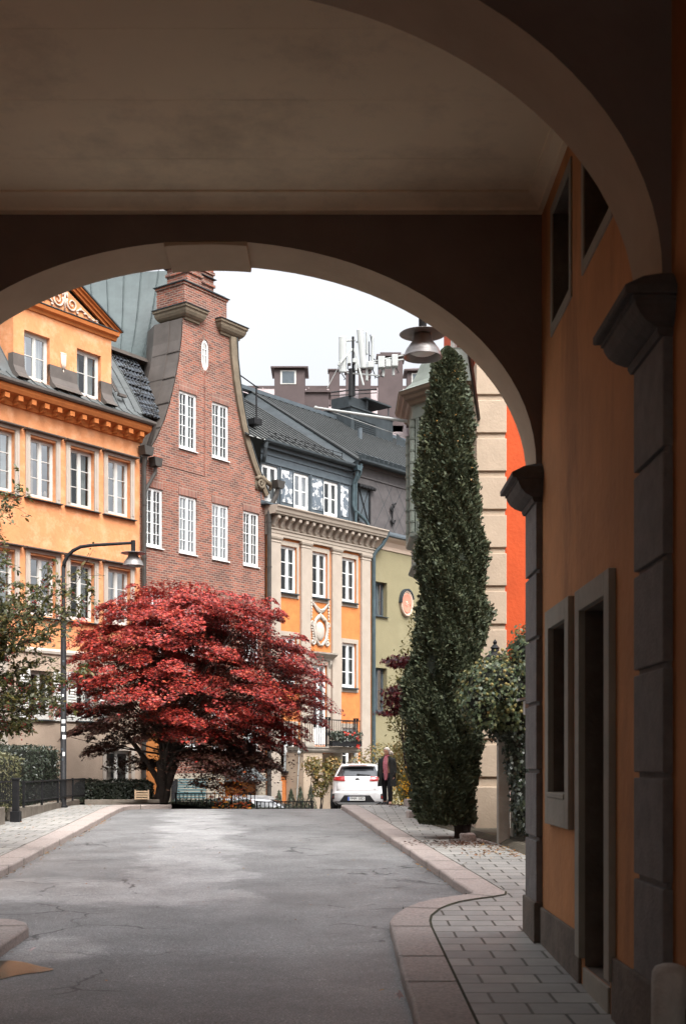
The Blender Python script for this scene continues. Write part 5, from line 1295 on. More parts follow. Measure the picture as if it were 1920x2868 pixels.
for z, w, hh, a in ((1.11, .10, .1, .2), (.92, .09, .13, .1), (.72, .1, .1, .5), (1.75, .05, .06, 0), (1.9, .05, .04, .4), (2.12, .04, .05, .3), (.42, .05, .05, -.3), (.30, .06, .1, .3), (.16, .04, .05, 0), (2.6, .05, .05, .2)):
    b = MB(); r_ = .0735; n = 5
    ang = [-math.pi / 2 + a + (w / r_) * (i / n - .5) for i in range(n + 1)]
    zz = lz(z - .05); b.loft([[(r_ * math.cos(q), r_ * math.sin(q), zz - hh / 2) for q in ang], [(r_ * math.cos(q), r_ * math.sin(q), zz + hh / 2) for q in ang]], closed=False, caps=False)
    b.build('sticker', M['white' if hh > .05 else 'bluegrey'], sl_)
wl = thing('wall_lamp', 'grey bell shaded lamp with flat disc hanging just under the arch at right', 'street lamp', (2.66, 17.35, 0))
lamp_head(wl, (2.66 * 0 - 1.49, 0, 5.82))
b = MB(); b.tube([(-1.49, 0, 6.1), (-1.49, 0, 6.2), (-.9, .5, 6.35), (.03, 6.88, 6.5)], .035, 8); b.build('arm', M['black'], wl)

# wall lantern and garden lantern
def lantern_obj(name, label, loc, s=1.0, bracket=True, post=0):
    t = thing(name, label, 'lantern', loc)
    b = MB(); b.lathe([(.06 * s, .0), (.10 * s, .02 * s), (.13 * s, .30 * s), (.11 * s, .30 * s), (.085 * s, .03 * s)], 6); b.build('lantern_glass', M['lantglass'], t)
    b = MB()
    for i in range(6):
        a = math.pi / 3 * i; b.tube([(.10 * s * math.cos(a), .10 * s * math.sin(a), .02 * s), (.132 * s * math.cos(a), .132 * s * math.sin(a), .31 * s)], .011 * s, 5)
    b.lathe([(.001, -.1 * s), (.03 * s, -.08 * s), (.02 * s, -.05 * s), (.08 * s, -.02 * s), (.105 * s, .02 * s), (.09 * s, .025 * s)], 6)
    b.build('frame', M['black'], t)
    b = MB(); b.lathe([(.15 * s, .30 * s), (.165 * s, .32 * s), (.12 * s, .37 * s), (.06 * s, .42 * s), (.05 * s, .47 * s), (.065 * s, .48 * s), (.02 * s, .53 * s), (.03 * s, .56 * s), (.001, .6 * s)], 12); b.build('lid', M['black'], t)
    if post:
        b = MB(); b.tube([(0, 0, -.08 * s), (0, 0, -post)], .03, 8); b.build('post', M['black'], t)
    if bracket:
        b = MB(); b.tube([(0, .3 * s, .55 * s), (0, .1 * s, .62 * s), (0, 0, .55 * s)], .014 * s, 6); b.build('bracket', M['black'], t)
    return t
M['lantglass'] = mat('lantern_glass', (.22, .2, .17), .15, .2, 4, 0, spec=.5)
p = at(44, 2016, 36.2); lantern_obj('wall_lantern', 'small dark wall lantern beside the shuttered window at far left', (p.x, p.y, p.z), .9)

# ================================================================ FENCES, LOW WALLS, PIERS
def low_wall(name, label, p0, p1, th, ztop, zbot0, zbot1):
    p0, p1 = Vector(p0), Vector(p1); d = (p1 - p0); L = d.length; a = math.atan2(d.y, d.x)
    t = thing(name, label, 'wall', (p0.x, p0.y, zbot0), a)
    n = max(1, round(L / 1.4))
    for i in range(n):
        u0 = L * i / n + .004; u1 = L * (i + 1) / n - .004; zb = zbot0 + (zbot1 - zbot0) * (i + .5) / n
        b = MB(); b.box(u0, u1, 0, th, min(zbot0, zbot1) - .1 - zbot0, ztop - zbot0 - .012 * (i % 2)); b.build('stone_block', M['wallstone'], t, bevel=.018)
    return t
M['wallstone'] = mat('lichened_wall_stone', (.19, .165, .135), .9, .25, 4, .5, 25, stain=(.08, .07, .05), stain_amt=.8, stain_scale=2, streak=1)
low_wall('low_wall', 'low stone wall under the iron fence beside the left pavement', (-6.78, 27.3), (-6.78, 34.1), .22, -.93, zp(27), zp(34))
low_wall('low_wall', 'low stone kerb wall at the end of the left pavement, in front of the low hedge', (-6.7, 34.3), (-4.72, 34.55), .24, -.95, zp(34), zp(34.4))
low_wall('low_wall', 'short block of stone wall at the left edge, before the gate gap', (-6.78, 20), (-6.78, 26.4), .25, -.88, zp(20), zp(26))
def fence(name, label, p0, p1, z0, z1, zb, step=.105, post=None, r=.011, cat='fence', rail2=True):
    p0, p1 = Vector(p0), Vector(p1); d = p1 - p0; L = d.length
    t = thing(name, label, cat, (p0.x, p0.y, zb), math.atan2(d.y, d.x))
    b = MB(); n = int(L / step)
    for i in range(n + 1): u = L * i / n; b.box(u - r, u + r, -r, r, z0 - zb, z1 - zb - .015)
    o = b.build('bars', M['black'], t)
    if n > 100: o['kind'] = 'stuff'
    b = MB(); b.box(-.02, L + .02, -.022, .022, z1 - zb - .03, z1 - zb); b.build('top_rail', M['black'], t)
    b = MB(); b.box(-.02, L + .02, -.016, .016, z0 - zb + .05, z0 - zb + .075); b.build('bottom_rail', M['black'], t)
    for i in range(int(L / 1.7) + 1):
        u = min(L, i * 1.7 + .01); b = MB(); b.box(u - .024, u + .024, -.024, .024, 0, z1 - zb + .02); b.build('post', M['black'], t)
    return t
fence('iron_fence', 'black iron bar fence on the low wall along the left pavement', (-6.66, 27.45), (-6.66, 34.1), -.86, -.37, -.93, .125, r=.008)
fence('iron_fence', 'black iron fence at the left edge, before the gate post', (-6.66, 20), (-6.66, 26.35), -.8, -.34, -.88, .125, r=.008)
g_ = thing('gate_post', 'square dark iron gate post between two stretches of fence at left', 'post', (-6.7, 26.95, zp(27)))
b = MB(); b.box(-.065, .065, -.065, .065, 0, -.32 - zp(27)); b.box(-.08, .08, -.08, .08, -.33 - zp(27), -.29 - zp(27)); b.box(-.1, .1, -.1, .1, -.05, .22); b.build('shaft', M['black'], g_, bevel=.008)
fence('railing', 'taller black railing before the bench beyond the road crest', (-4.86, 39), (-2.46, 39), -1.6, -.885, -1.7, .12, cat='railing', r=.012)
fence('railing', 'lower black railing above the sunken yard beyond the road crest', (-2.44, 39.6), (-.70, 39.9), -1.75, -1.15, -1.85, .12, cat='railing', r=.012)

# bench with high slatted back, seen from the street
bn = thing('slatted_bench', 'bluegreen slatted park bench with tilted back standing behind the railing', 'bench', (-4.72, 41.6, -1.62), R(-8))
b = MB()
for i in range(8): z = .50 + i * .083; y = .18 + i * .022; b.box(-.48, .48, y, y + .025, z, z + .062)
b.build('backrest', M['benchpaint'], bn, bevel=.006)
b = MB()
for i in range(5): y = -.3 + i * .095; b.box(-.5, .9, y, y + .075, .44, .468)
b.build('seat', M['benchpaint'], bn, bevel=.006)
for x in (-.42, .42, .84):
    b = MB(); b.box(x - .025, x + .025, -.3, -.25, 0, .44); b.build('leg', M['black'], bn); b = MB(); b.box(x - .025, x + .025, .12, .17, 0, .44); b.build('leg', M['black'], bn)
b = MB(); b.add([(-.62, .05, .44), (-.5, .05, .44), (-.5, .2, 1.13), (-.66, .2, 1.05), (-.62, .3, .44), (-.5, .3, .44), (-.5, .4, 1.13), (-.66, .4, 1.05)], [(0, 1, 2, 3), (4, 5, 6, 7), (0, 1, 5, 4), (1, 2, 6, 5), (2, 3, 7, 6), (3, 0, 4, 7)]); b.build('end_panel', M['black'], bn)
cr = thing('small_bench', 'small pale wooden slatted bench on the low wall under the red maple', 'bench', (-5.17, 34.3, -.95))
b = MB()
for i in range(4): z = .0 + i * .062; b.box(-.17, .17, 0, .025, z + .01, z + .05)
b.build('slats', M['palewood'], cr, bevel=.004)
for x in (-.19, .16):
    b = MB(); b.box(x, x + .035, -.012, .04, -.0, .265); b.build('upright', M['palewood'], cr)
b = MB(); b.box(-.17, .17, .05, .3, .12, .145); b.build('seat_board', M['palewood'], cr)

# ================================================================ CARS
M['carwhite'] = mat('white_car_paint', (.70, .70, .70), .25, .02, 1, 0, spec=.5, coat=.6)
M['carsilver'] = mat('silver_car_paint', (.36, .37, .38), .28, .03, 1, 0, metal=.4, spec=.5, coat=.5)
M['carglass'] = mat('car_glass', (.02, .022, .025), .06, .1, 1, 0, spec=.8)
M['carblack'] = mat('black_plastic', (.02, .02, .021), .6, .2, 8, .05)
M['carred'] = mat('red_lamp_glass', (.30, .012, .012), .15, .15, 20, 0, spec=.6)
M['chrome'] = mat('satin_trim', (.5, .5, .5), .3, .05, 5, 0, metal=.8)
M['plate'] = mat('plate_white', (.72, .72, .70), .5, .02, 5, 0)
M['blue'] = mat('plate_blue', (.02, .09, .45), .5, .02, 5, 0)
LV = [(.20, .80, .10, 4.22), (.30, .885, .03, 4.3), (.45, .905, .0, 4.34), (.60, .905, .0, 4.33), (.655, .895, .075, 4.3), (.85, .90, .10, 4.2), (.97, .885, .125, 4.02), (1.03, .87, .14, 3.3), (1.12, .825, .19, 3.1), (1.3, .745, .37, 2.75), (1.46, .655, .545, 2.4), (1.52, .60, .60, 2.25), (1.555, .46, .72, 2.05)]
NEX = 5.5
def lev(z):
    for a, c in zip(LV, LV[1:]):
        if z <= c[0]:
            t = (z - a[0]) / (c[0] - a[0]); t = max(0, t); return [a[k] + (c[k] - a[k]) * t for k in range(1, 4)]
    return list(LV[-1][1:])
def sY(x, z):
    hw, yr_, yf = lev(z); yc, hl = (yr_ + yf) / 2, (yf - yr_) / 2
    return yc - hl * max(.0, 1 - min(1, abs(x) / hw) ** NEX) ** (1 / NEX)
def text_mesh(name, body, size, m, parent, loc, rot=(0, 0, 0), scale=(1, 1, 1), space=1.0, extrude=.001):
    fc = bpy.data.curves.new(name, 'FONT'); fc.body = body; fc.size = size; fc.align_x = 'CENTER'; fc.align_y = 'CENTER'; fc.extrude = extrude; fc.space_character = space
    t = bpy.data.objects.new(name, fc); COL.objects.link(t); bpy.context.view_layer.update()
    me = bpy.data.meshes.new_from_object(t.evaluated_get(bpy.context.evaluated_depsgraph_get())); bpy.data.objects.remove(t)
    me.materials.clear(); me.materials.append(m)
    o = bpy.data.objects.new(name, me); COL.objects.link(o); o.parent = parent; o.location = loc; o.rotation_euler = rot; o.scale = scale
    return o
def make_car(label, loc, rz, paint, rear=True, name='parked_car'):
    c = thing(name, label, 'car', loc, rz)
    N_ = 64; rings = []
    for z, hw, yr_, yf in LV:
        yc, hl = (yr_ + yf) / 2, (yf - yr_) / 2; r = []
        for i in range(N_):
            a = 2 * math.pi * i / N_; ca, sa = math.cos(a), math.sin(a)
            r.append((hw * math.copysign(abs(ca) ** (2 / NEX), ca), yc + hl * math.copysign(abs(sa) ** (2 / NEX), sa), z))
        rings.append(r)
    b = MB(); b.loft(rings); o = b.build('body', paint, c); soft(o, 40)
    def patch(q, off, nm, m, parent=c, nx=14, nz=5, ret=False):
        """q: corners (x,z) bl, br, tr, tl on the rear surface"""
        b = MB(); rows = []
        for j in range(nz + 1):
            t = j / nz; L_ = Vector(q[0]).lerp(Vector(q[3]), t); R_ = Vector(q[1]).lerp(Vector(q[2]), t)
            rows.append([(p.x, sY(p.x, p.y) - off, p.y) for p in [L_.lerp(R_, i / nx) for i in range(nx + 1)]])
        b.loft(rows, closed=False, caps=False)
        # edge turned back into the body
        bd = [r for r in rows[0]] + [r[-1] for r in rows[1:]] + rows[-1][::-1][1:] + [r[0] for r in rows[::-1][1:-1]]
        n = len(bd); b.add(bd + [(p[0], p[1] + off + .02, p[2]) for p in bd], [(i, (i + 1) % n, n + (i + 1) % n, n + i) for i in range(n)])
        o = b.build(nm, m, parent); soft(o, 35); return o
    def sidepatch(s, q, off, nm, m):
        b = MB(); rows = []
        for j in range(5):
            t = j / 4; L_ = Vector(q[0]).lerp(Vector(q[3]), t); R_ = Vector(q[1]).lerp(Vector(q[2]), t); row = []
            for i in range(9):
                p = L_.lerp(R_, i / 8); hw, a, e = lev(p.y); yc, hl = (a + e) / 2, (e - a) / 2
                x = hw * max(0, 1 - min(1, abs(p.x - yc) / hl) ** NEX) ** (1 / NEX); row.append((s * (x + off), p.x, p.y))
            rows.append(row)
        b.loft(rows, closed=False, caps=False); return soft(b.build(nm, m, c), 35)
    rw = patch([(-.70, 1.145), (.70, 1.145), (.55, 1.475), (-.55, 1.475)], .012, 'rear_window', M['carglass'])
    for s in (-1, 1):
        sidepatch(s, [(.75, 1.06), (1.75, 1.04), (1.72, 1.44), (1.0, 1.42)], .01, 'side_window', M['carglass']); sidepatch(s, [(1.82, 1.04), (2.95, 1.04), (2.45, 1.38), (1.8, 1.44)], .01, 'side_window', M['carglass'])
    b = MB(); rows = []
    for j in range(5):
        z = 1.06 + .40 * j / 4; row = []
        for i in range(13):
            hw, a, e = lev(z); x = (i / 6 - 1) * hw * .86; yc, hl = (a + e) / 2, (e - a) / 2; row.append((x, yc + hl * (1 - abs(x / hw) ** NEX) ** (1 / NEX) + .012, z))
        rows.append(row)
    b.loft(rows, closed=False, caps=False); soft(b.build('windscreen', M['carglass'], c), 35)
    b = MB(); 
    for s in (-1, 1): b.tube([(s * .57, .75, 1.53), (s * .6, .9, 1.565), (s * .63, 2.0, 1.555), (s * .62, 2.3, 1.51)], .018, 6)
    b.build('roof_rails', M['chrome'], c)
    b = MB(); rows = []
    for (y, z, w) in ((.38, 1.485, .53), (.39, 1.515, .56), (.6, 1.55, .57), (.8, 1.56, .5)): rows.append([(w * (i / 6 - 1), y + .05 * (i / 6 - 1) ** 2, z - .02 * (i / 6 - 1) ** 4) for i in range(13)])
    rows = [[(p[0], p[1] + .04, p[2] - .035) for p in rows[0]]] + rows
    b.loft(rows, closed=False, caps=False); sp = soft(b.build('spoiler', paint, c), 35)
    b = MB(); b.box(-.3, .3, .372, .385, 1.488, 1.503); b.build('brake_light', M['carred'], sp)
    b = MB(); b.loft([[(-.02, 1.0, 1.55), (.02, 1.0, 1.55), (.02, 1.25, 1.55), (-.02, 1.25, 1.55)], [(-.008, 1.03, 1.63), (.008, 1.03, 1.63), (.008, 1.1, 1.63), (-.008, 1.1, 1.63)]]); b.build('aerial', paint, c)
    for s in (-1, 1):
        q = [(.40, .985), (.83, 1.0), (.80, 1.12), (.42, 1.145)] if s > 0 else [(-.83, 1.0), (-.40, .985), (-.42, 1.145), (-.80, 1.12)]
        patch(q, .016, 'tail_light', M['carred'])
        q = [(.76, .40), (.86, .37), (.865, .55), (.76, .58)] if s > 0 else [(-.86, .37), (-.76, .40), (-.76, .58), (-.865, .55)]
        rf = patch(q, .014, 'reflector', M['carblack'], nx=4); q = [(.785, .42), (.845, .40), (.82, .49), (.78, .5)] if s > 0 else [(-.845, .40), (-.785, .42), (-.78, .5), (-.82, .49)]
        patch(q, .02, 'red_lens', M['carred'], rf, nx=3)
    patch([(-.62, .652), (.62, .652), (.68, .66), (-.68, .66)], .004, 'tailgate_gap', M['carblack'], nz=1)
    for s in (-1, 1): patch([(s * .665 - .004, .66), (s * .665 + .004, .66), (s * .66 + .004, .98), (s * .66 - .004, .98)], .003, 'tailgate_gap', M['carblack'], nx=1)
    patch([(-.58, .31), (.58, .31), (.42, .525), (-.42, .525)], .008, 'plate_recess', M['carblack'])
    patch([(-.89, .18), (.89, .18), (.90, .315), (-.90, .315)], .012, 'lower_bumper', M['carblack'], nx=30)
    patch([(-.60, .225), (.60, .225), (.72, .29), (-.72, .29)], .03, 'skid_strip', M['chrome'])
    b = MB(); b.box(-.30, .26, -.03, -.012, .352, .475); pl = b.build('number_plate', M['plate'], c)
    b = MB(); b.box(-.298, -.25, -.033, -.03, .355, .472); b.build('blue_band', M['blue'], pl)
    if rear:
        text_mesh('lettering', 'FMM 58D', .125, M['black'], pl, (.005, -.034, .413), (R(90), 0, 0), (.88, 1, 1), 1.08)
        b = MB(); b.lathe([(.001, 0), (.5, 0), (.5, .1), (.42, .14), (.001, .14)], 28, sx=.15, sy=.078); em = b.build('emblem', M['carblack'], c, (0, sY(0, 1.05) - .004, 1.05), rot=(R(90), 0, 0)); em.scale = (1, 1, .1)
        text_mesh('lettering', 'KIA', .09, M['chrome'], em, (0, 0, .15), (0, 0, 0), (1.1, .8, 1))
        for x, w in ((-.58, .12), (.56, .1)):
            b = MB(); b.box(x - w / 2, x + w / 2, sY(x, .72) - .006, sY(x, .72) + .01, .712, .728); b.build('badge', M['chrome'], c)
        b = MB(); b.ball((.02, sY(.0, 1.2) - .03, 1.2), (.05, .03, .035)); b.tube([(.03, sY(0, 1.2) - .03, 1.205), (.44, sY(.44, 1.17) - .025, 1.18)], [.016, .008], 6); b.build('wiper', M['carblack'], rw)
    for s in (-1, 1):
        for y in (.78, 3.45):
            b = MB(); b.lathe([(.19, -.11), (.30, -.115), (.33, -.09), (.335, 0), (.33, .09), (.30, .115), (.19, .11)], 28); w_ = b.build('wheel', M['carblack'], c, (s * .79, y, .335), rot=(0, R(90), 0), smooth=True)
            b = MB(); b.lathe([(.001, .06), (.05, .075), (.06, .06), (.17, .09), (.2, .1), (.2, -.1), (.001, -.1)], 20); b.build('rim', M['chrome'], w_, smooth=True, rot=(0, 0, 0) if s > 0 else (R(180), 0, 0))
            b = MB(); b.lathe([(.335, -.05), (.375, -.05), (.375, .03), (.335, .03)], 28); b.build('wheel_arch', M['carblack'], c, (s * .86, y, .335), rot=(0, R(90), 0))
        b = MB(); b.ball((s * 1.0, 2.75, 1.06), (.11, .07, .075), 10, 7); b.tube([(s * .86, 2.78, 1.02), (s * 1.0, 2.75, 1.04)], .025, 6); b.build('mirror', paint, c, smooth=True)
    return c
make_car('white hatchback parked at the right kerb with its tail and plate towards us', (.69, 41.9, zr(42.6) - .0), R(-5), M['carwhite'])
make_car('silver car parked broadside in the sunken yard behind the lower railing', (-4.5, 44.2, -2.66), R(-90 - 4), M['carsilver'], rear=False)

# ================================================================ SMALL THINGS
fb = thing('flower_box', 'long flower box of red geraniums hanging on the balcony railing', 'flower box', (-2.52 + .629 * 3.15 + .777 * 1.08, 45.88 + .777 * 3.15 - .629 * 1.08, .66), A3)
b = MB(); b.box(-.78, .95, -.11, .1, 0, .2); b.build('box', M['black'], fb, bevel=.01)
gs = thing('guard_stone', 'rounded grey guard stone post at the foot of the nearest pilaster', 'post', (1.83, 7.05, zp(7.05)))
b = MB(); b.lathe([(.0001, -.05), (.105, -.05), (.10, .62), (.096, .66), (.08, .69), (.04, .705), (.0001, .71)], 18); b.build('shaft', M['paleguard'], gs, smooth=True)
lbx = thing('letterbox', 'small white letterbox with sloped lid on the outer side of the gateway pilaster', 'letterbox', (2.0, 13.0, .5))
b = MB(); b.box(-.1, .14, -.06, .06, 0, .14); b.build('box', M['white'], lbx, bevel=.006)
b = MB(); b.add([(-.16, -.1, .14), (.18, -.1, .2), (.18, .1, .2), (-.16, .1, .14), (-.16, -.1, .16), (.18, -.1, .225), (.18, .1, .225), (-.16, .1, .16)], [(0, 3, 2, 1), (4, 5, 6, 7), (0, 1, 5, 4), (1, 2, 6, 5), (2, 3, 7, 6), (3, 0, 4, 7)]); b.build('lid', M['white'], lbx)
gp = thing('gate_pillar', 'slim grey stone gate pillar beside the ivy wall at right', 'pillar', (2.86, 22.0, zp(22)))
b = MB(); b.box(-.1, .1, -.1, .1, -.1, 2.5); b.box(-.13, .13, -.13, .13, 2.5, 2.58); b.build('shaft', M['stone'], gp, bevel=.012)
lantern_obj('garden_lantern', 'black lantern with pointed cap rising out of the ivy at right', (2.72, 22.0, 1.36), 1.3, bracket=False)
iw = low_wall('garden_wall', 'tall garden wall behind the ivy at right, mostly covered', (3.05, 22.25), (8.0, 22.25), .3, 1.3, zp(22), zp(22))
for (x, y, s, lab, rz) in ((2.2, 26.4, .8, 'pale concrete planter trough under the conifer', .25), (2.32, 22.6, .55, 'small pale stone block beside the conifer trunk', .1), (1.95, 32.8, .8, 'rough pale edging stone at the foot of the shrubs', .4), (2.2, 31.2, 1.0, 'larger rough edging stone beside the pavement and shrubs', .2), (1.72, 28.2, .7, 'mossy edging stone between the shrubs and the conifer', .3)):
    t = thing('edging_stone' if 'edging' in lab else ('planter' if 'planter' in lab else 'stone_block'), lab, 'stone' if 'planter' not in lab else 'planter', (x, y, zp(y) - .01), rz)
    if 'planter' in lab:
        b = MB(); b.loft([[(-.2 * s, -.16, 0), (.2 * s, -.16, 0), (.2 * s, .16, 0), (-.2 * s, .16, 0)], [(-.24 * s, -.19, .2), (.24 * s, -.19, .2), (.24 * s, .19, .2), (-.24 * s, .19, .2)], [(-.20 * s, -.15, .2), (.20 * s, -.15, .2), (.20 * s, .15, .2), (-.20 * s, .15, .2)], [(-.19 * s, -.14, .13), (.19 * s, -.14, .13), (.19 * s, .14, .13), (-.19 * s, .14, .13)]]); b.build('trough', M['cstone'], t, bevel=.008)
    else:
        rr = random.Random(int(x * 100)); b = MB(); b.box(-.25 * s, .25 * s, -.16 * s, .16 * s, -.05, .17 * s + .04); b.v = [(p[0] + rr.uniform(-.03, .03), p[1] + rr.uniform(-.03, .03), p[2] + rr.uniform(-.02, .02)) for p in b.v]; b.build('block', M['granite'], t, bevel=.025)
pd = MB()
def blob(pts, n=6):
    out = []
    m_ = len(pts)
    for i in range(m_):
        p0, p1, p2, p3 = [Vector(pts[(i + k) % m_]) for k in (-1, 0, 1, 2)]
        for j in range(n):
            t = j / n; out.append(tuple(.5 * ((2 * p1) + (p2 - p0) * t + (2 * p0 - 5 * p1 + 4 * p2 - p3) * t * t + (3 * p1 - p0 - 3 * p2 + p3) * t ** 3)))
    return out
def puddle(px):
    pts = []
    for x, y in px:
        Y = 2.13 / ((y - 2140) / 3600 + .03); pts.append(((x - 940) * Y / 3600, Y))
    bl = blob(pts); b = MB(); b.add([(p[0], p[1], zr(p[1]) + .006) for p in bl], [tuple(range(len(bl)))]); o = b.build('puddle', M['puddle']); o['kind'] = 'structure'
puddle([(-60, 2742), (-40, 2700), (20, 2692), (70, 2697), (112, 2708), (150, 2716), (118, 2724), (80, 2728), (35, 2736), (-60, 2758)])
# ================================================================ PERSON
def skin_mesh(name, verts, edges, radii, m, parent, sub=2):
    me = bpy.data.meshes.new(name); me.from_pydata(verts, edges, []); me.update()
    o = bpy.data.objects.new(name, me); COL.objects.link(o)
    md = o.modifiers.new('skin', 'SKIN'); md.use_smooth_shade = True
    for i, r in enumerate(radii):
        sv = me.skin_vertices[0].data[i]; sv.radius = (r, r) if not isinstance(r, tuple) else r; sv.use_root = (i == 0)
    s = o.modifiers.new('sub', 'SUBSURF'); s.levels = sub; s.render_levels = sub
    bpy.context.view_layer.update()
    dg = bpy.context.evaluated_depsgraph_get()
    nm = bpy.data.meshes.new_from_object(o.evaluated_get(dg)); bpy.data.objects.remove(o)
    nm.materials.clear(); nm.materials.append(m)
    for p in nm.polygons: p.use_smooth = True
    q = bpy.data.objects.new(name, nm); COL.objects.link(q); q.parent = parent
    return q
M['skin'] = mat('skin', (.52, .28, .19), .55, .1, 12, .05)
M['hair'] = mat('white_blond_hair', (.62, .58, .50), .6, .15, 30, .4, 60)
M['coat'] = mat('black_wool_coat', (.022, .024, .022), .9, .4, 14, .4, 60)
M['trousers'] = mat('black_trousers', (.012, .012, .014), .85, .3, 10, .2)
M['scarf'] = mat('pink_scarf', (.42, .14, .17), .9, .25, 25, .4, 50, stain=(.55, .32, .34), stain_amt=.8, stain_scale=16)
per = thing('person', 'white-haired person in an open dark coat, pink scarf and black trousers walking on the pavement', 'person', (1.47, 37.0, zp(37)), R(-14))
# facing -y (towards the street we stand in); x to the viewer's right
V = [(0, 0, .90), (0, .01, 1.02), (0, .0, 1.18), (0, .01, 1.32), (0, -.005, 1.40), (0, -.015, 1.455),            # 0-5 pelvis..neck top
     (.085, 0, .87), (.095, -.06, .50), (.10, .0, .10), (.10, -.10, .035),                                     # right leg 6-9
     (-.085, 0, .87), (-.085, .05, .50), (-.09, .17, .12), (-.09, .09, .04),                                    # left leg 10-13
     (.15, .01, 1.33), (.21, .05, 1.06), (.20, -.05, .84),                                                      # arm 14-16
     (-.15, .01, 1.33), (-.22, .04, 1.06), (-.225, -.05, .83)]                                                  # arm 17-19
E_ = [(0, 1), (1, 2), (2, 3), (3, 4), (4, 5), (0, 6), (6, 7), (7, 8), (8, 9), (0, 10), (10, 11), (11, 12), (12, 13), (3, 14), (14, 15), (15, 16), (3, 17), (17, 18), (18, 19)]
RR = [.13, .12, .125, .11, .055, .05, .085, .06, .042, .035, .085, .06, .042, .035, .055, .042, .028, .055, .042, .028]
# hands: palm and five fingers on each
def hand(i0, s):
    w = Vector(V[i0]); pal = w + Vector((0, -.015, -.06)); V.append(tuple(pal)); RR.append(.03); ip = len(V) - 1; E_.append((i0, ip))
    for k, (dx, L) in enumerate(((-.024, .062), (-.008, .072), (.008, .068), (.024, .055))):
        a = pal + Vector((dx * .4, dx, -.035)); c = a + Vector((s * .004, -.004, -L * .5)); e = c + Vector((-s * .012, .0, -L * .45))
        i1 = len(V); V.extend([tuple(a), tuple(c), tuple(e)]); RR.extend([.0095, .0088, .0075]); E_.extend([(ip, i1), (i1, i1 + 1), (i1 + 1, i1 + 2)])
    a = pal + Vector((-s * .008, -.032, .005)); c = a + Vector((-s * .008, -.018, -.03)); i1 = len(V); V.extend([tuple(a), tuple(c)]); RR.extend([.011, .009]); E_.extend([(ip, i1), (i1, i1 + 1)])
hand(16, 1); hand(19, -1)
body = skin_mesh('body', V, E_, RR, M['skin'], per, 1)
# head joined to the same mesh: shaped ovoid with brow, nose, chin
def head_mesh():
    b = MB(); rings = []
    n = 24
    prof = [(-.118, .030, .02), (-.11, .045, .008), (-.085, .058, .004), (-.055, .068, .0), (-.02, .074, .004), (.02, .077, .008), (.06, .076, .014), (.09, .066, .018), (.112, .045, .022), (.122, .012, .024)]
    for z, r, oy in prof:
        ring = []
        for i in range(n):
            a = 2 * math.pi * i / n; x = r * math.sin(a); y = -r * 1.18 * math.cos(a) + oy
            if math.cos(a) > 0:           # the face
                f = max(0, 1 - abs(x) / .022)
                if -.06 < z < .0: y -= .026 * f * (1 - abs(z + .035) / .04 * .6)
                if -.01 < z < .035 and .015 < abs(x) < .05: y += .010
                if -.08 < z < -.07 and abs(x) < .03: y += .004
            ring.append((x, y, z))
        rings.append(ring)
    b.loft(rings)
    for s in (-1, 1): b.ball((s * .078, .012, -.015), (.012, .02, .032), 8, 6)
    return b
hm = head_mesh()
th, tilt = R(-22), R(14)
rot = Matrix.Rotation(th, 3, 'Z') @ Matrix.Rotation(tilt, 3, 'X')
HC = Vector((-.005, -.03, 1.545))
bm = bmesh.new(); bm.from_mesh(body.data)
vs = [bm.verts.new(rot @ Vector(p) + HC) for p in hm.v]
for f in hm.f: bm.faces.new([vs[i] for i in f]).smooth = True
bm.to_mesh(body.data); bm.free()
def headpart(b, nm, m, sm=True): 
    b.v = [tuple(rot @ Vector(p) + HC) for p in b.v]; return b.build(nm, m, per, smooth=sm)
b = MB()
for s in (-1, 1): b.ball((s * .032, -.078, .012), (.014, .006, .008), 8, 6)
headpart(b, 'eyes', M['offwhite'])
b = MB()
for s in (-1, 1): b.ball((s * .031, -.0835, .011), (.006, .003, .006), 6, 5); b.tube([(s * .016, -.088, .034), (s * .034, -.088, .038), (s * .05, -.077, .032)], .004, 5)
headpart(b, 'brows', M['brow'] if 'brow' in M else M['bark'])
b = MB(); b.tube([(-.024, -.074, -.072), (-.01, -.0835, -.071), (.01, -.0835, -.071), (.024, -.074, -.072)], .005, 5); headpart(b, 'mouth', M['scarf'])
b = MB(); rings = []; n = 28
for z, r, oy, cut in [(-.10, .085, .05, .62), (-.06, .092, .038, .58), (-.01, .094, .028, .5), (.04, .092, .02, .42), (.075, .088, .018, .28), (.10, .074, .02, .12), (.125, .05, .024, .0), (.138, .012, .026, .0)]:
    ring = []
    for i in range(n):
        a = 2 * math.pi * i / n; wv = 1 + .04 * math.sin(i * 3.1 + z * 90) + .03 * math.sin(i * 7 + z * 40)
        x = r * wv * math.sin(a); y = -r * 1.2 * wv * math.cos(a) + oy
        lim = -.098 + cut * .17
        ring.append((x, max(y, lim), z))
    rings.append(ring)
b.loft(rings); b.tube([(.05, .11, -.02), (.085, .13, -.07), (.095, .13, -.12), (.09, .12, -.16)], [.05, .045, .03, .012], 8)
headpart(b, 'hair', M['hair'])
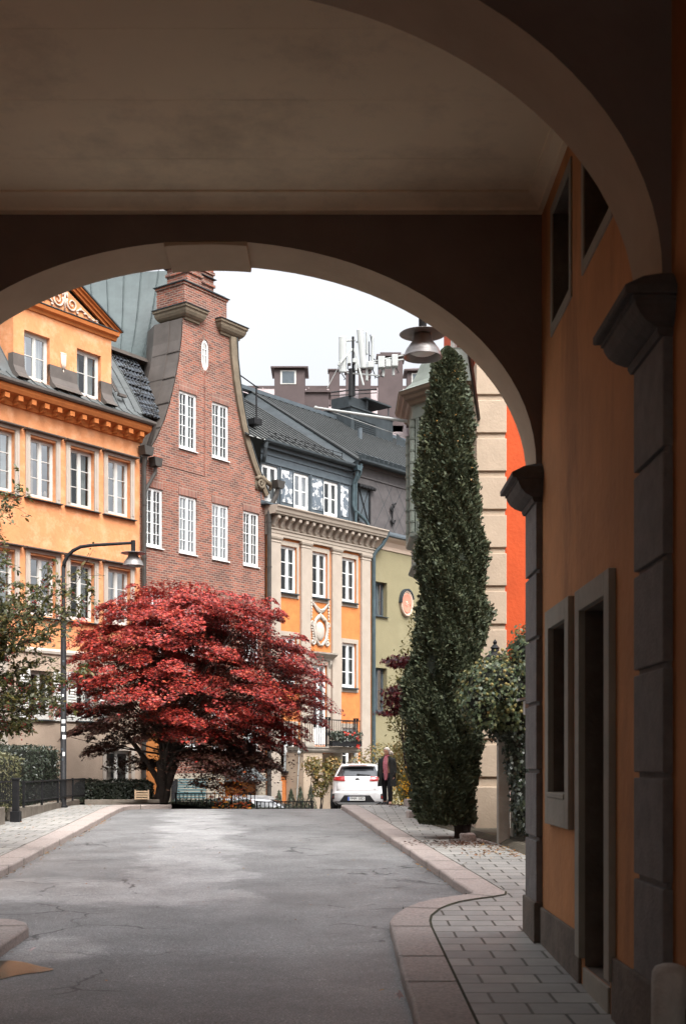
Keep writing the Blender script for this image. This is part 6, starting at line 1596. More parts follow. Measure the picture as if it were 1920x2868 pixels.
# coat: open front, falling to above the knee
def coat_ring(z, rx, ry, oy, gap, n=26, wob=.0):
    r = []
    for i in range(n + 1):
        t = i / n; a = -math.pi / 2 + gap + (2 * math.pi - 2 * gap) * t
        w = 1 + wob * math.sin(a * 7 + z * 3)
        r.append((rx * w * math.cos(a), ry * w * math.sin(a) + oy, z))
    return r
prof = [(.56, .27, .21, .01, .52), (.70, .258, .20, .01, .50), (.90, .245, .185, .01, .48), (1.08, .225, .172, .01, .48), (1.22, .222, .165, .01, .5), (1.33, .205, .14, .01, .55), (1.39, .15, .11, .01, .65), (1.43, .085, .085, .01, .75), (1.49, .09, .09, .015, .95)]
b = MB(); out = [coat_ring(z, rx, ry, oy, g_, wob=.035 if z < 1.2 else .01) for z, rx, ry, oy, g_ in prof]; inn = [coat_ring(z, rx - .018, ry - .018, oy, g_ + .02) for z, rx, ry, oy, g_ in prof]
b.loft(out, closed=False, caps=False); b.loft(inn, closed=False, caps=False)
for k in range(len(out) - 1):
    for e in (0, -1): b.quad(out[k][e], out[k + 1][e], inn[k + 1][e], inn[k][e])
b.loft([out[0], inn[0]], closed=False, caps=False); b.loft([out[-1], inn[-1]], closed=False, caps=False)
# lapels
for s in (-1, 1): b.add([(s * .055, -.085, 1.42), (s * .13, -.135, 1.34), (s * .10, -.175, 1.20), (s * .085, -.172, 1.05), (s * .06, -.15, 1.2)], [(0, 1, 2, 3, 4)])
coat = b.build('coat', M['coat'], per, smooth=True)
for (i0, i1, i2) in ((14, 15, 16), (17, 18, 19)):
    s = 1 if i0 == 14 else -1
    b = MB(); P0, P1, P2 = [Vector(V[i]) for i in (i0, i1, i2)]
    b.tube([tuple(P0 + Vector((-s * .05, 0, .0))), tuple(P0 + Vector((s * .02, 0, -.03))), tuple(P0.lerp(P1, .5) + Vector((s * .012, 0, 0))), tuple(P1), tuple(P1.lerp(P2, .5)), tuple(P2 + Vector((0, 0, .01)))], [.075, .09, .078, .07, .064, .056], 12); b.build('sleeve', M['coat'], coat, smooth=True)
b = MB(); 
rows = []
for z, w, y in ((1.43, .035, -.085), (1.36, .05, -.125), (1.25, .062, -.165), (1.1, .065, -.172), (.95, .06, -.172), (.84, .05, -.168), (.74, .03, -.165)):
    rows.append([(w * t + .012 * math.sin(z * 9) - .01, y - .012 - .016 * (1 - t * t) - .008 * math.sin(t * 9 + z * 12), z) for t in (-1, -.66, -.33, 0, .33, .66, 1)])
b.loft(rows, closed=False, caps=False); b.loft([[(p[0], p[1] + .035, p[2]) for p in r] for r in rows], closed=False, caps=False)
b.lathe([(.062, 1.40), (.08, 1.41), (.083, 1.44), (.066, 1.465), (.058, 1.45)], 16, (0, -.005, 0))
b.build('scarf', M['scarf'], per, smooth=True)
tv = [(0, .0, .93), (.085, 0, .87), (.095, -.06, .50), (.10, .005, .09), (-.085, 0, .87), (-.085, .05, .50), (-.09, .165, .12)]
skin_mesh('trousers', tv, [(0, 1), (1, 2), (2, 3), (0, 4), (4, 5), (5, 6)], [.14, .10, .078, .064, .10, .078, .064], M['trousers'], per, 2)
for (x, y, z, a) in ((.10, -.05, .0, .0), (-.09, .12, .025, .35)):
    b = MB(); rings = []
    for t, w, hgt in ((0, .02, .05), (.08, .036, .085), (.3, .04, .085), (.55, .042, .06), (.8, .04, .042), (.95, .028, .032), (1, .008, .018)):
        rings.append([(x + w * math.cos(q) , y + .10 - .25 * t, z + max(0, hgt * .5 + hgt * .55 * math.sin(q)) + .25 * (1 - t) * math.sin(a) * .3) for q in [2 * math.pi * i / 12 for i in range(12)]])
    b.loft(rings); b.build('shoe', M['carblack'], per, smooth=True)

# ================================================================ VEGETATION TOOLS
def unit(v): return v / np.maximum(1e-9, np.linalg.norm(v, axis=1, keepdims=True))
T_STAR = []          # five-fingered maple leaf
for i in range(5):
    a = math.radians(-100 + 50 * i); T_STAR.append((1.0 * (1, .95, 1, .95, 1)[i] * math.cos(a), math.sin(a) * 1.0, -.12))
    if i < 4: a2 = math.radians(-75 + 50 * i); T_STAR.append((.38 * math.cos(a2), .38 * math.sin(a2), .0))
T_STAR.append((-.3, .0, .02))
T_STAR = np.array(T_STAR)
T_LEAF = np.array([(-1, 0, 0), (-.45, -.38, .06), (.25, -.40, .06), (1, 0, -.12), (.25, .40, .06), (-.45, .38, .06)])
T_IVY = np.array([(-.6, 0, 0), (-.7, -.55, .05), (-.1, -.5, .08), (.05, -.85, 0), (.45, -.35, .05), (1, 0, -.1), (.45, .35, .05), (.05, .85, 0), (-.1, .5, .08), (-.7, .55, .05)])
T_FAN = np.array([(-.9, -.08, 0), (-.1, -.45, .05), (.35, -.30, .0), (.45, -.55, -.04), (1.0, .0, -.1), (.5, .5, -.04), (.35, .28, .0), (-.1, .42, .05), (-.9, .08, 0)])
T_NARROW = np.array([(-1, 0, 0), (-.2, -.17, .03), (1, 0, -.05), (-.2, .17, .03)])
def leaves(name, C, Nn, S, T, m, parent, up=None, axis=None, jit=.5, kind=None):
    """many leaves in one crown mesh: C centres, Nn normals, S sizes, T leaf outline"""
    C = np.asarray(C, float); n = len(C)
    Nn = unit(np.asarray(Nn, float) + rng.normal(0, jit, (n, 3)))
    ax = rng.normal(0, 1, (n, 3)) if axis is None else np.asarray(axis, float) + rng.normal(0, jit * .8, (n, 3))
    A = unit(ax - Nn * np.sum(ax * Nn, axis=1, keepdims=True)); B = np.cross(Nn, A)
    S = np.asarray(S, float).reshape(n, 1, 1)
    Vv = C[:, None, :] + S * (T[None, :, 0:1] * A[:, None, :] + T[None, :, 1:2] * B[:, None, :] + T[None, :, 2:3] * Nn[:, None, :])
    k = len(T); Vv = Vv.reshape(-1, 3)
    me = bpy.data.meshes.new(name)
    me.vertices.add(n * k); me.vertices.foreach_set('co', Vv.ravel())
    me.loops.add(n * k); me.loops.foreach_set('vertex_index', np.arange(n * k, dtype=np.int32))
    me.polygons.add(n); me.polygons.foreach_set('loop_start', np.arange(0, n * k, k, dtype=np.int32)); me.polygons.foreach_set('loop_total', np.full(n, k, dtype=np.int32))
    me.update(calc_edges=True); me.validate()
    me.materials.append(m)
    o = bpy.data.objects.new(name, me); COL.objects.link(o); o.parent = parent
    if kind: o['kind'] = kind
    return o
M['maple_shade'] = leafmat('brownish_maple_shade_leaves', [(.035, .018, .013), (.05, .022, .015), (.075, .022, .018), (.06, .035, .018), (.10, .03, .022)], .5, .15)  # brown unturned leaves; the crown's underside shading is also put into this colour
M['maple'] = leafmat('red_maple_leaves', [(.07, .014, .014), (.14, .018, .018), (.28, .028, .024), (.40, .036, .028), (.48, .055, .035), (.22, .045, .04), (.55, .11, .05)], .42, .2)
M['maple_orange'] = leafmat('orange_maple_leaves', [(.45, .16, .02), (.5, .10, .02), (.55, .26, .03), (.35, .06, .02), (.3, .05, .02)], .45, .4)
M['maple_dark'] = leafmat('purple_maple_leaves', [(.045, .014, .018), (.08, .016, .02), (.11, .02, .025), (.17, .025, .025)], .4, .2)
M['thuja'] = leafmat('thuja_sprays', [(.034, .046, .028), (.05, .065, .037), (.07, .083, .046), (.095, .108, .058), (.042, .055, .033), (.06, .064, .037)], .6, .1, .25)
M['thujagold'] = leafmat('golden_thuja_tips', [(.30, .15, .03), (.2, .12, .03)], .6, .2)
M['thujacore'] = mat('thuja_inner_twigs', (.014, .018, .011), .95, .4, 8, .6, 14)
M['ivy'] = leafmat('ivy_leaves', [(.03, .05, .024), (.045, .07, .032), (.065, .09, .042), (.10, .12, .045), (.04, .055, .03), (.16, .15, .045)], .42, .15, .35)
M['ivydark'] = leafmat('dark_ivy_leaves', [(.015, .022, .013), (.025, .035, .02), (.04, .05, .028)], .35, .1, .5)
M['ivyflower'] = leafmat('ivy_flower_heads', [(.22, .19, .07), (.28, .22, .08), (.18, .17, .06)], .8, .1)
M['hedge'] = leafmat('dark_hedge_leaves', [(.018, .026, .016), (.03, .042, .025), (.05, .06, .04), (.025, .034, .024)], .4, .12, .5)
M['hedgelight'] = leafmat('pale_hedge_leaves', [(.10, .10, .05), (.14, .14, .07), (.07, .075, .035), (.18, .16, .08)], .5, .2)
M['hedgecore'] = mat('hedge_inner_twigs', (.012, .014, .009), .95, .4, 8, .6, 14)
M['haw'] = leafmat('hawthorn_leaves', [(.04, .055, .018), (.07, .085, .024), (.11, .11, .028), (.05, .06, .024), (.20, .15, .035), (.07, .08, .04)], .4, .25, .4)
M['berry'] = mat('red_berries', (.28, .022, .018), .3, .2, 20, 0, spec=.5)
M['shrub'] = leafmat('autumn_shrub_leaves', [(.07, .08, .03), (.12, .11, .035), (.20, .15, .035), (.09, .10, .04), (.28, .15, .04), (.16, .14, .06)], .5, .25)
M['shrubyellow'] = leafmat('yellow_green_leaves', [(.10, .11, .035), (.16, .15, .05), (.24, .2, .05), (.08, .09, .03)], .5, .3)
M['yew'] = leafmat('yew_needles', [(.025, .035, .02), (.04, .055, .03), (.06, .075, .04)], .5, .1)
M['yellowflower'] = leafmat('yellow_flowers', [(.75, .42, .02), (.7, .32, .02)], .6, .3)
M['redflower'] = leafmat('red_flowers', [(.65, .03, .02), (.75, .06, .03), (.5, .02, .02)], .5, .3)
M['litter'] = leafmat('fallen_leaves', [(.40, .17, .03), (.28, .10, .03), (.12, .06, .025), (.45, .24, .04), (.07, .04, .02)], .7, .1)
M['litterbrown'] = leafmat('brown_leaf_litter', [(.10, .045, .025), (.07, .03, .018), (.16, .07, .03)], .8, .05)
M['redleaf'] = leafmat('fallen_red_leaf', [(.45, .03, .015)], .5, .2)
def shell_points(n, f, box, thick=.25):
    """n points near the surface of the implicit body f(p)>0 inside"""
    out = []
    lo, hi = np.array(box[0]), np.array(box[1])
    while sum(len(o) for o in out) < n:
        p = rng.uniform(lo, hi, (n * 4, 3)); v = f(p)
        out.append(p[(v > 0) & (v < thick)])
    return np.concatenate(out)[:n]
def snoise(p, s, seed=0):
    q = p * s + seed * 17.3
    return (np.sin(q[:, 0] * 1.7 + np.sin(q[:, 1] * 1.3 + q[:, 2])) + np.sin(q[:, 1] * 1.9 + np.sin(q[:, 2] * 1.5 + q[:, 0] * 1.2)) + np.sin(q[:, 2] * 1.6 + np.sin(q[:, 0] * 1.4 + q[:, 1] * .9))) / 3
def limb(b, p, q, r0, r1, bend=.15, n=5, seed=0):
    r = random.Random(seed); p, q = Vector(p), Vector(q); L = (q - p).length
    pts = []; off = Vector((r.uniform(-1, 1), r.uniform(-1, 1), r.uniform(-.3, .3))) * bend * L
    for i in range(n + 1):
        t = i / n; pts.append(tuple(p.lerp(q, t) + off * math.sin(math.pi * t) + Vector((r.uniform(-1, 1), r.uniform(-1, 1), 0)) * .02 * L * (0 < i < n)))
    b.tube(pts, [r0 + (r1 - r0) * i / n for i in range(n + 1)], 7)
    return pts

# ---------------------------------------------------------------- red maple
mp_ = thing('red_maple', 'broad red Japanese maple in layered autumn leaf behind the left pavement', 'tree', (-4.85, 35.2, -1.12))
MC = np.array([1.05, .2, 2.85])         # centre of the dome above the trunk foot
def dome(u, v):    # direction -> radius factors
    return np.array([3.35 * math.cos(u) * math.cos(v), 2.5 * math.sin(u) * math.cos(v), 2.7 * math.sin(v)])
tr = MB(); pads = []
r_ = random.Random(21)
stems = [((0, 0, -.15), (.05, .0, 1.2), .17, .12), ((.10, .05, -.15), (.45, .1, 1.1), .15, .11), ((.05, .0, .5), (-.9, .3, 1.9), .09, .06)]
for i, (p, q, a, c) in enumerate(stems): limb(tr, p, q, a, c, .06, 6, i)
lay = [(5.6, -.8, 2.2), (5.25, -1.5, 3.0), (4.8, -2.0, 3.55), (4.25, -2.35, 3.9), (3.7, -2.4, 4.3), (3.1, -2.4, 4.3), (2.5, -2.2, 4.0), (1.95, -1.9, 3.6), (1.5, -1.4, 3.1)]
for zl, xa, xb in lay:          # tiers of sprays with air between them
    rl_ = (xb - xa) / 2; m_ = int(8 + rl_ * 11)
    for k in range(m_):
        u = 2 * math.pi * (k + r_.uniform(-.35, .35)) / m_; f = r_.choice([1, 1, .98, .9, .72, .5, .3]) * r_.uniform(.9, 1.05)
        ox = rl_ * f * math.cos(u); oy = rl_ * f * math.sin(u) * .76
        p = np.array([(xa + xb) / 2 + ox, .2 + oy, zl + r_.uniform(-.36, .36) - .10 * f * f])
        if p[2] < 1.7 and -.9 < p[0] < .9 and p[1] < .3: continue       # the open space round the stems
        pads.append(p)
pads += [np.array(q) for q in ((-2.35, -.2, 1.95), (-2.5, .2, 2.6), (-1.75, -.5, 1.5), (4.45, -.2, 2.75), (4.35, 0, 2.3), (4.1, -.3, 3.1), (3.7, .1, 1.7), (-2.0, 0, 3.2), (2.9, -.8, 1.25), (1.9, -1.2, .95), (2.5, -.6, .75), (3.2, -.3, 1.05), (1.5, -.9, 1.1), (-1.5, -.9, 2.0), (1.35, -.6, .6), (2.1, -.3, .55))]
small = len(pads)
for k in range(75):          # stray sprays that break the outline
    zl, xa, xb = lay[r_.randrange(len(lay))]; u = r_.uniform(0, 6.283); f = r_.uniform(1.0, 1.16); rl_ = (xb - xa) / 2
    pads.append(np.array([(xa + xb) / 2 + rl_ * f * math.cos(u), .2 + rl_ * f * .76 * math.sin(u), zl + r_.uniform(-.25, .42)]))
for i, p in enumerate(pads):
    if i % 9 == 0:
        m0 = np.array([.3 + .25 * (p[0] - .3) * .4, p[1] * .25, 1.3 + max(0, p[2] - 1.6) * .3])
        limb(tr, (.2, .03, .9), m0, .055, .03, .1, 4, i); limb(tr, m0, p - np.array([0, 0, .1]), .028, .006, .12, 5, i + 500)
tr.build('trunk', M['bark'], mp_, smooth=True)
CC, NN, SS, AX = [], [], [], []
for ip_, p in enumerate(pads):
    n = 430 if ip_ < small else 110; d = p - np.array([.3, 0, 2.0]); hor = np.array([d[0], d[1], 0]); hl = np.linalg.norm(hor) + 1e-6; hor /= hl
    rad = r_.uniform(.30, .72) if ip_ < small else r_.uniform(.16, .3); th_ = rad * r_.uniform(.24, .5)
    q = rng.normal(0, 1, (n, 3)); q /= np.linalg.norm(q, axis=1, keepdims=True); q *= rng.uniform(.35, 1, (n, 1)) ** .6
    q[:, 2] = np.where(q[:, 2] < 0, q[:, 2] * .55, q[:, 2])
    off = q * np.array([rad, rad, th_]); droop = (off[:, 0] * hor[0] + off[:, 1] * hor[1]); off[:, 2] -= .28 * droop * min(1, hl / 2) + .12 * (droop / rad) ** 2
    CC.append(p + off); NN.append(np.tile([0, 0, 1.0], (n, 1)) + .35 * q + .4 * hor); AX.append(off * np.array([1, 1, .2]) + hor * .5 + np.array([0, 0, -.25]))
    SS.append(rng.uniform(.034, .064, n))
CC = np.concatenate(CC); NN = np.concatenate(NN); AX = np.concatenate(AX); SS = np.concatenate(SS)
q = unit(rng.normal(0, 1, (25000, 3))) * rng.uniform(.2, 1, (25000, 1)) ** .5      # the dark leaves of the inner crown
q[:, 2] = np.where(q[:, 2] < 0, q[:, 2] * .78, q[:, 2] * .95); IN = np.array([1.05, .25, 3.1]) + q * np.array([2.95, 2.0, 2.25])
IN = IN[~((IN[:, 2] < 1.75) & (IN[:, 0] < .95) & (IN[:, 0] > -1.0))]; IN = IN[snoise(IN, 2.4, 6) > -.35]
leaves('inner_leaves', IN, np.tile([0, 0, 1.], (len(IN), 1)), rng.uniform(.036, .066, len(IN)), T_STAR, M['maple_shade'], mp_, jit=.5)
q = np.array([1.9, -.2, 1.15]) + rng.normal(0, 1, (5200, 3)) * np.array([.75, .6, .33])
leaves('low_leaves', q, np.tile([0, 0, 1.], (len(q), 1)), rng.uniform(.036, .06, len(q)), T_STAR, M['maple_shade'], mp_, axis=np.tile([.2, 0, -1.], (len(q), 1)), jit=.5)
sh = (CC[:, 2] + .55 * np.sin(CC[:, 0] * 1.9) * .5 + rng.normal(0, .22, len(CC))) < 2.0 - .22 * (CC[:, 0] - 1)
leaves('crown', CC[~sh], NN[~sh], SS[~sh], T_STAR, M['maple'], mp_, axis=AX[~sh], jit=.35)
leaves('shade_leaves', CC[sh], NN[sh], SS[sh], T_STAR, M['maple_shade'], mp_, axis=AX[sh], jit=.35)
# the still orange leaves low on the right
n = 420; c0 = np.array([2.05, -.6, .25]) + rng.normal(0, 1, (n, 3)) * np.array([.3, .35, .34])
leaves('orange_leaves', c0, np.tile([0, -.3, 1.], (n, 1)), rng.uniform(.04, .07, n), T_STAR, M['maple_orange'], mp_, axis=np.tile([.2, 0, -1.], (n, 1)))

# ---------------------------------------------------------------- column conifer
tj = thing('columnar_conifer', 'tall dark green columnar conifer standing by the corner house', 'tree', (2.08, 23.15, zp(23)))
TH = 9.0 - .15
TJ = [(-1.33, .40, -.06), (-1.03, .52, -.10), (-.71, .60, -.14), (-.06, .60, -.16), (.39, .72, -.17), (.58, .73, -.16), (1.87, .69, -.07), (2.73, .65, .01), (4.1, .61, -.03), (4.76, .585, -.05), (5.4, .55, -.065), (6.04, .48, -.07), (6.69, .36, -.075), (7.2, .27, -.075), (7.4, .15, -.075), (7.5, .02, -.075)]
tj_z = np.array([q[0] for q in TJ]) + 1.33
def tj_rad(t, a, z):
    base = np.interp(z, tj_z, np.array([q[1] for q in TJ])) * .90
    lump = 1 + .08 * np.sin(a * 3 + z * 1.7) + .07 * np.sin(a * 5 - z * 3.1 + 1) + .05 * np.sin(a * 2 + z * 5.3) + .05 * np.sin(a * 9 + z * 8)
    return base * lump
def tj_cx(z): return np.interp(z, tj_z, np.array([q[2] for q in TJ]))
n = 190000; t = rng.uniform(0.012, 1, n); a = rng.uniform(0, 2 * math.pi, n)
keep = (np.sin(a) < .55) | (rng.uniform(0, 1, n) < .3); t, a = t[keep], a[keep]; n = len(t)
z = .16 + t * (8.83 - .16)
tuft = .5 + .5 * np.sin(a * 14 + 2.5 * np.sin(z * 6)) * np.sin(z * 9 + 3 * np.sin(a * 5))
P_ = np.stack([np.cos(a) * 2.2, np.sin(a) * 2.2, z * 1.15], 1)
clump = .55 * snoise(P_, 2.6, 1) + .45 * snoise(P_, 5.5, 4)
rad = tj_rad(t, a, z) * (1 - .10 * rng.uniform(0, 1, n) ** 1.6) * (.96 + .17 * clump)
keep = clump > -.72; t, a, z, rad, clump = t[keep], a[keep], z[keep], rad[keep], clump[keep]; n = len(t)
lean = -.0 * t
C = np.stack([rad * np.cos(a) + tj_cx(z), rad * np.sin(a) * .95, z], 1)
N_ = np.stack([np.cos(a), np.sin(a), .35 + .2 * rng.normal(0, 1, n)], 1)
AXx = np.stack([np.cos(a) * .55, np.sin(a) * .55, np.full(n, .85)], 1)
leaves('foliage', C, np.cross(AXx, rng.normal(0, 1, (n, 3))) + .4 * N_, rng.uniform(.022, .046, n), T_FAN, M['thuja'], tj, axis=AXx, jit=.35)
n = 9000; t = rng.uniform(.02, .99, n); a = rng.uniform(math.pi * .85, 2.15 * math.pi, n); z = .16 + t * 8.6
P_ = np.stack([np.cos(a) * 2.2, np.sin(a) * 2.2, z * 1.15], 1); rad = tj_rad(t, a, z) * (.97 + .17 * (.55 * snoise(P_, 2.6, 1) + .45 * snoise(P_, 5.5, 4))) + rng.uniform(-.03, .05, n)
AXx = np.stack([np.cos(a) * .9, np.sin(a) * .9, np.full(n, .55)], 1)
leaves('outer_sprays', np.stack([rad * np.cos(a) + tj_cx(z), rad * np.sin(a) * .95, z], 1), np.cross(AXx, rng.normal(0, 1, (n, 3))), rng.uniform(.03, .06, n), T_FAN, M['thuja'], tj, axis=AXx, jit=.4)
n = 60; t = rng.uniform(.55, 1, n) ** .5; a = rng.uniform(math.pi, 2 * math.pi, n); z = .4 + t * (8.4 - .4); rad = tj_rad(t, a, z) * 1.0
leaves('golden_tips', np.stack([rad * np.cos(a) + tj_cx(z), rad * np.sin(a) * .95, z], 1), np.stack([np.cos(a), np.sin(a), .3 + 0 * a], 1), rng.uniform(.02, .04, n), T_FAN, M['thujagold'], tj, kind='stuff')
b = MB(); rings = []
for i in range(31):
    zz = .36 + 8.3 * i / 30; r0 = float(np.interp(zz, tj_z, np.array([q[1] for q in TJ]))) * .72; cx = float(tj_cx(np.array([zz]))[0])
    rings.append([(cx + r0 * math.cos(q), r0 * .95 * math.sin(q), zz) for q in [2 * math.pi * k / 18 for k in range(18)]])
b.loft(rings); b.build('inner_twigs', M['thujacore'], tj, smooth=True)
b = MB(); limb(b, (.18, .0, -.1), (.1, .0, .9), .16, .11, .03, 5, 2); limb(b, (.26, .05, -.1), (.3, .0, .8), .1, .07, .03, 5, 3); b.build('trunk', M['bark'], tj, smooth=True)

# ---------------------------------------------------------------- ivy over the wall
iv = thing('ivy_bush', 'glossy flowering ivy spilling over the garden wall at right', 'ivy', (3.6, 21.6, zp(21.6)))
base = np.array([3.6, 21.6, zp(21.6)])
blobs = [((2.75, 21.4, 1.22), (.72, .75, .62)), ((3.35, 21.4, 1.75), (.55, .7, .62)), ((3.6, 21.4, 2.15), (.4, .5, .42)), ((2.45, 21.2, 1.0), (.42, .5, .5)), ((3.9, 21.5, 1.5), (1.0, .7, 1.0)), ((2.95, 21.5, .75), (.5, .5, .45)), ((3.3, 21.8, .2), (.40, .42, 1.35)), ((3.75, 21.7, -.3), (.6, .45, 1.1)), ((3.2, 21.5, -.65), (.32, .4, .62)), ((3.05, 21.6, .1), (.25, .35, .6))]
C, Nn, Sx = [], [], []
for c, r in blobs:
    n = int(4200 * (r[0] * r[2]) / .5); q = unit(rng.normal(0, 1, (n, 3))); q = q[q[:, 1] < .4]
    f = .86 + .22 * snoise(q * 3 + np.array(c), 2.2, 2)[:, None] + .06 * rng.normal(0, 1, (len(q), 1))
    C.append(np.array(c) + q * np.array(r) * f); Nn.append(q * np.array([1, 1, .6]) + np.array([0, -.2, .45])); Sx.append(rng.uniform(.022, .046, len(q)))
C, Nn, Sx = np.concatenate(C) - base, np.concatenate(Nn), np.concatenate(Sx)
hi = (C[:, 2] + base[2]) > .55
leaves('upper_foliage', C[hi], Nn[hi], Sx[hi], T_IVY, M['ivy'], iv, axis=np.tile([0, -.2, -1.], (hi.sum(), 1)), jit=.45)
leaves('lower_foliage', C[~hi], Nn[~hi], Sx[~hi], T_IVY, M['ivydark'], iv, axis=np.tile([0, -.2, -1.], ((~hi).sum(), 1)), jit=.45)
b = MB()
for c, r in blobs: b.ball(tuple(np.array(c) - base), tuple(np.array(r) * .80), 14, 9)
b.build('inner_twigs', M['hedgecore'], iv, smooth=True)
fl = C[hi & (rng.uniform(0, 1, len(C)) < .06) & (C[:, 0] < .35)]
b = MB(); r2 = random.Random(3)
for p in fl[:190]: b.ball((p[0] + r2.uniform(-.03, .03), p[1] - .05, p[2] + r2.uniform(.0, .06)), r2.uniform(.018, .03), 6, 5)
b.build('flower_heads', M['ivyflower'], iv, kind='stuff')

# ---------------------------------------------------------------- hedges
def hedge(name, label, x0, x1, y0, y1, z0, z1, m, n, size, rz=0, cat='hedge', rnd=.12):
    t = thing(name, label, cat, ((x0 + x1) / 2, (y0 + y1) / 2, z0), rz); w, d, h = (x1 - x0) / 2, (y1 - y0) / 2, z1 - z0
    f = rng.uniform(0, 1, n); p = np.zeros((n, 3)); q = np.zeros((n, 3))
    A = np.array([2 * w * h, 2 * w * d, 2 * d * h, 2 * d * h, w * h]); A = A / A.sum(); k = rng.choice(5, n, p=A); u, v = rng.uniform(-1, 1, n), rng.uniform(-1, 1, n)
    for i, (fn, nr) in enumerate(((lambda u, v: (u * w, -d + 0 * u, (v + 1) / 2 * h), (0, -1, .2)), (lambda u, v: (u * w, v * d, h + 0 * u), (0, 0, 1)), (lambda u, v: (w + 0 * u, u * d, (v + 1) / 2 * h), (1, 0, .2)), (lambda u, v: (-w + 0 * u, u * d, (v + 1) / 2 * h), (-1, 0, .2)), (lambda u, v: (u * w, d + 0 * u, (v + 1) / 2 * h), (0, 1, .2)))):
        s = k == i; p[s] = np.stack(fn(u[s], v[s]), 1); q[s] = nr
    ex = np.clip((np.abs(p[:, 0]) - (w - rnd)) / rnd, 0, 1); ez = np.clip((p[:, 2] - (h - rnd)) / rnd, 0, 1); ey = np.clip((np.abs(p[:, 1]) - (d - rnd)) / rnd, 0, 1)
    p[:, 2] -= rnd * .5 * (ex ** 2 + ey ** 2) * ez; p[:, 0] -= np.sign(p[:, 0]) * rnd * .5 * ez ** 2 * ex
    p += q * (.05 * snoise(p, 4, 3)[:, None] + rng.normal(0, .022, (n, 1)))
    leaves('foliage', p, q, rng.uniform(size * .7, size * 1.3, n), T_LEAF, m, t, jit=.7)
    b = MB(); e = .06; b.box(-w + e, w - e, -d + e, d - e, 0, h - e); b.build('inner_twigs', M['hedgecore'], t, bevel=.06)
    return t
hedge('hedge', 'tall clipped dark hedge behind the iron fence at left', -9.6, -7.2, 29.6, 33.6, -.95, .42, M['hedge'], 9000, .035)
hedge('hedge', 'pale clipped hedge in front of the dark one at the left edge', -9.2, -6.95, 26.2, 28.4, -1.0, .22, M['hedgelight'], 4500, .034)
hedge('hedge', 'low dark hedge behind the stone kerb wall left of the maple', -7.1, -5.1, 35.0, 35.9, -1.04, -.45, M['hedge'], 5000, .034)
hedge('hedge', 'low evergreen planting behind the taller railing', -5.2, -2.5, 39.3, 39.9, -1.6, -1.1, M['yew'], 2600, .04, cat='hedge', rnd=.2)
hedge('hedge', 'low evergreen planting behind the lower railing', -2.6, -.7, 40.1, 40.4, -1.9, -1.3, M['yew'], 1500, .04, cat='hedge', rnd=.2)

# ---------------------------------------------------------------- shrubs and small trees
def bush(name, label, loc, blobs, m, n, size, T=T_LEAF, cat='shrub', stems=6, seed=0, extra=None, hollow=.35):
    t = thing(name, label, cat, loc); C, Nn = [], []
    tot = sum(r[0] * r[2] for c, r in blobs)
    for c, r in blobs:
        k = int(n * r[0] * r[2] / tot); q = unit(rng.normal(0, 1, (k, 3))); s = rng.uniform(hollow, 1, (k, 1)) ** .5 * (1 + .18 * snoise(q * 2.5 + np.array(c), 2.1, seed)[:, None])
        C.append(np.array(c) + q * s * np.array(r)); Nn.append(q + np.array([0, 0, .6]))
    C, Nn = np.concatenate(C), np.concatenate(Nn)
    leaves('foliage', C, Nn, rng.uniform(size * .65, size * 1.35, len(C)), T, m, t, axis=np.tile([0, -.1, -.6], (len(C), 1)), jit=.7)
    b = MB(); r = random.Random(seed)
    for i in range(stems):
        c, rr_ = blobs[i % len(blobs)]; limb(b, (r.uniform(-.06, .06), r.uniform(-.06, .06), -.05), tuple(np.array(c) + np.array([r.uniform(-.4, .4) * rr_[0], r.uniform(-.4, .4) * rr_[1], r.uniform(0, .7) * rr_[2]])), .022, .006, .12, 5, seed * 10 + i)
    b.build('stems', M['bark'], t)
    return t
bush('autumn_shrub', 'tall yellow-green autumn shrub just behind the walking person', (2.35, 38.2, zp(38) + .03), [((-.25, .3, 1.2), (.55, .6, .9)), ((.35, 0, 1.0), (.7, .7, .9)), ((.0, -.2, .5), (.55, .5, .5)), ((.75, -.2, .7), (.7, .7, .7)), ((.1, .2, 2.0), (.35, .4, .5))], M['shrub'], 9000, .045, seed=1, stems=9)
bush('autumn_shrub', 'orange-tinged shrub showing above the roof of the white car', (1.6, 46.9, zr(46.9)), [((0, 0, 1.9), (.9, .7, .75)), ((-.7, 0, 1.5), (.6, .6, .7)), ((.6, .1, 1.7), (.7, .6, .9)), ((0, 0, .8), (1.0, .7, .8))], M['shrub'], 4600, .05, seed=2, stems=8)
bush('flowering_shrub', 'dense yellow-green shrub at the pavement edge just right of the walking person', (1.95, 33.6, zp(33.6)), [((.0, 0, .45), (.34, .5, .5)), ((.3, 0, .9), (.45, .5, .7)), ((.12, .2, 1.35), (.34, .4, .5)), ((.5, .1, .5), (.5, .5, .6))], M['shrub'], 6500, .04, seed=12, stems=7)
bush('porch_shrub', 'small autumn shrub left of the white car before the porch', (-.55, 44.6, -1.95), [((.1, 0, 1.5), (.45, .4, .4)), ((-.25, 0, 1.9), (.4, .35, .35)), ((.45, 0, 1.9), (.35, .3, .35)), ((.0, 0, 1.05), (.3, .3, .3))], M['shrub'], 1500, .055, seed=3, stems=5)
bush('yellow_flowers', 'yellow flowering plant low beside the walking person', (1.82, 33.0, zp(33.0)), [((0, 0, .35), (.32, .3, .28)), ((.35, .1, .3), (.3, .3, .25)), ((.1, -.1, .75), (.22, .2, .2))], M['shrubyellow'], 900, .035, cat='plant', seed=4, stems=5)
yf = COL.objects['yellow_flowers'] if 'yellow_flowers' in COL.objects else None
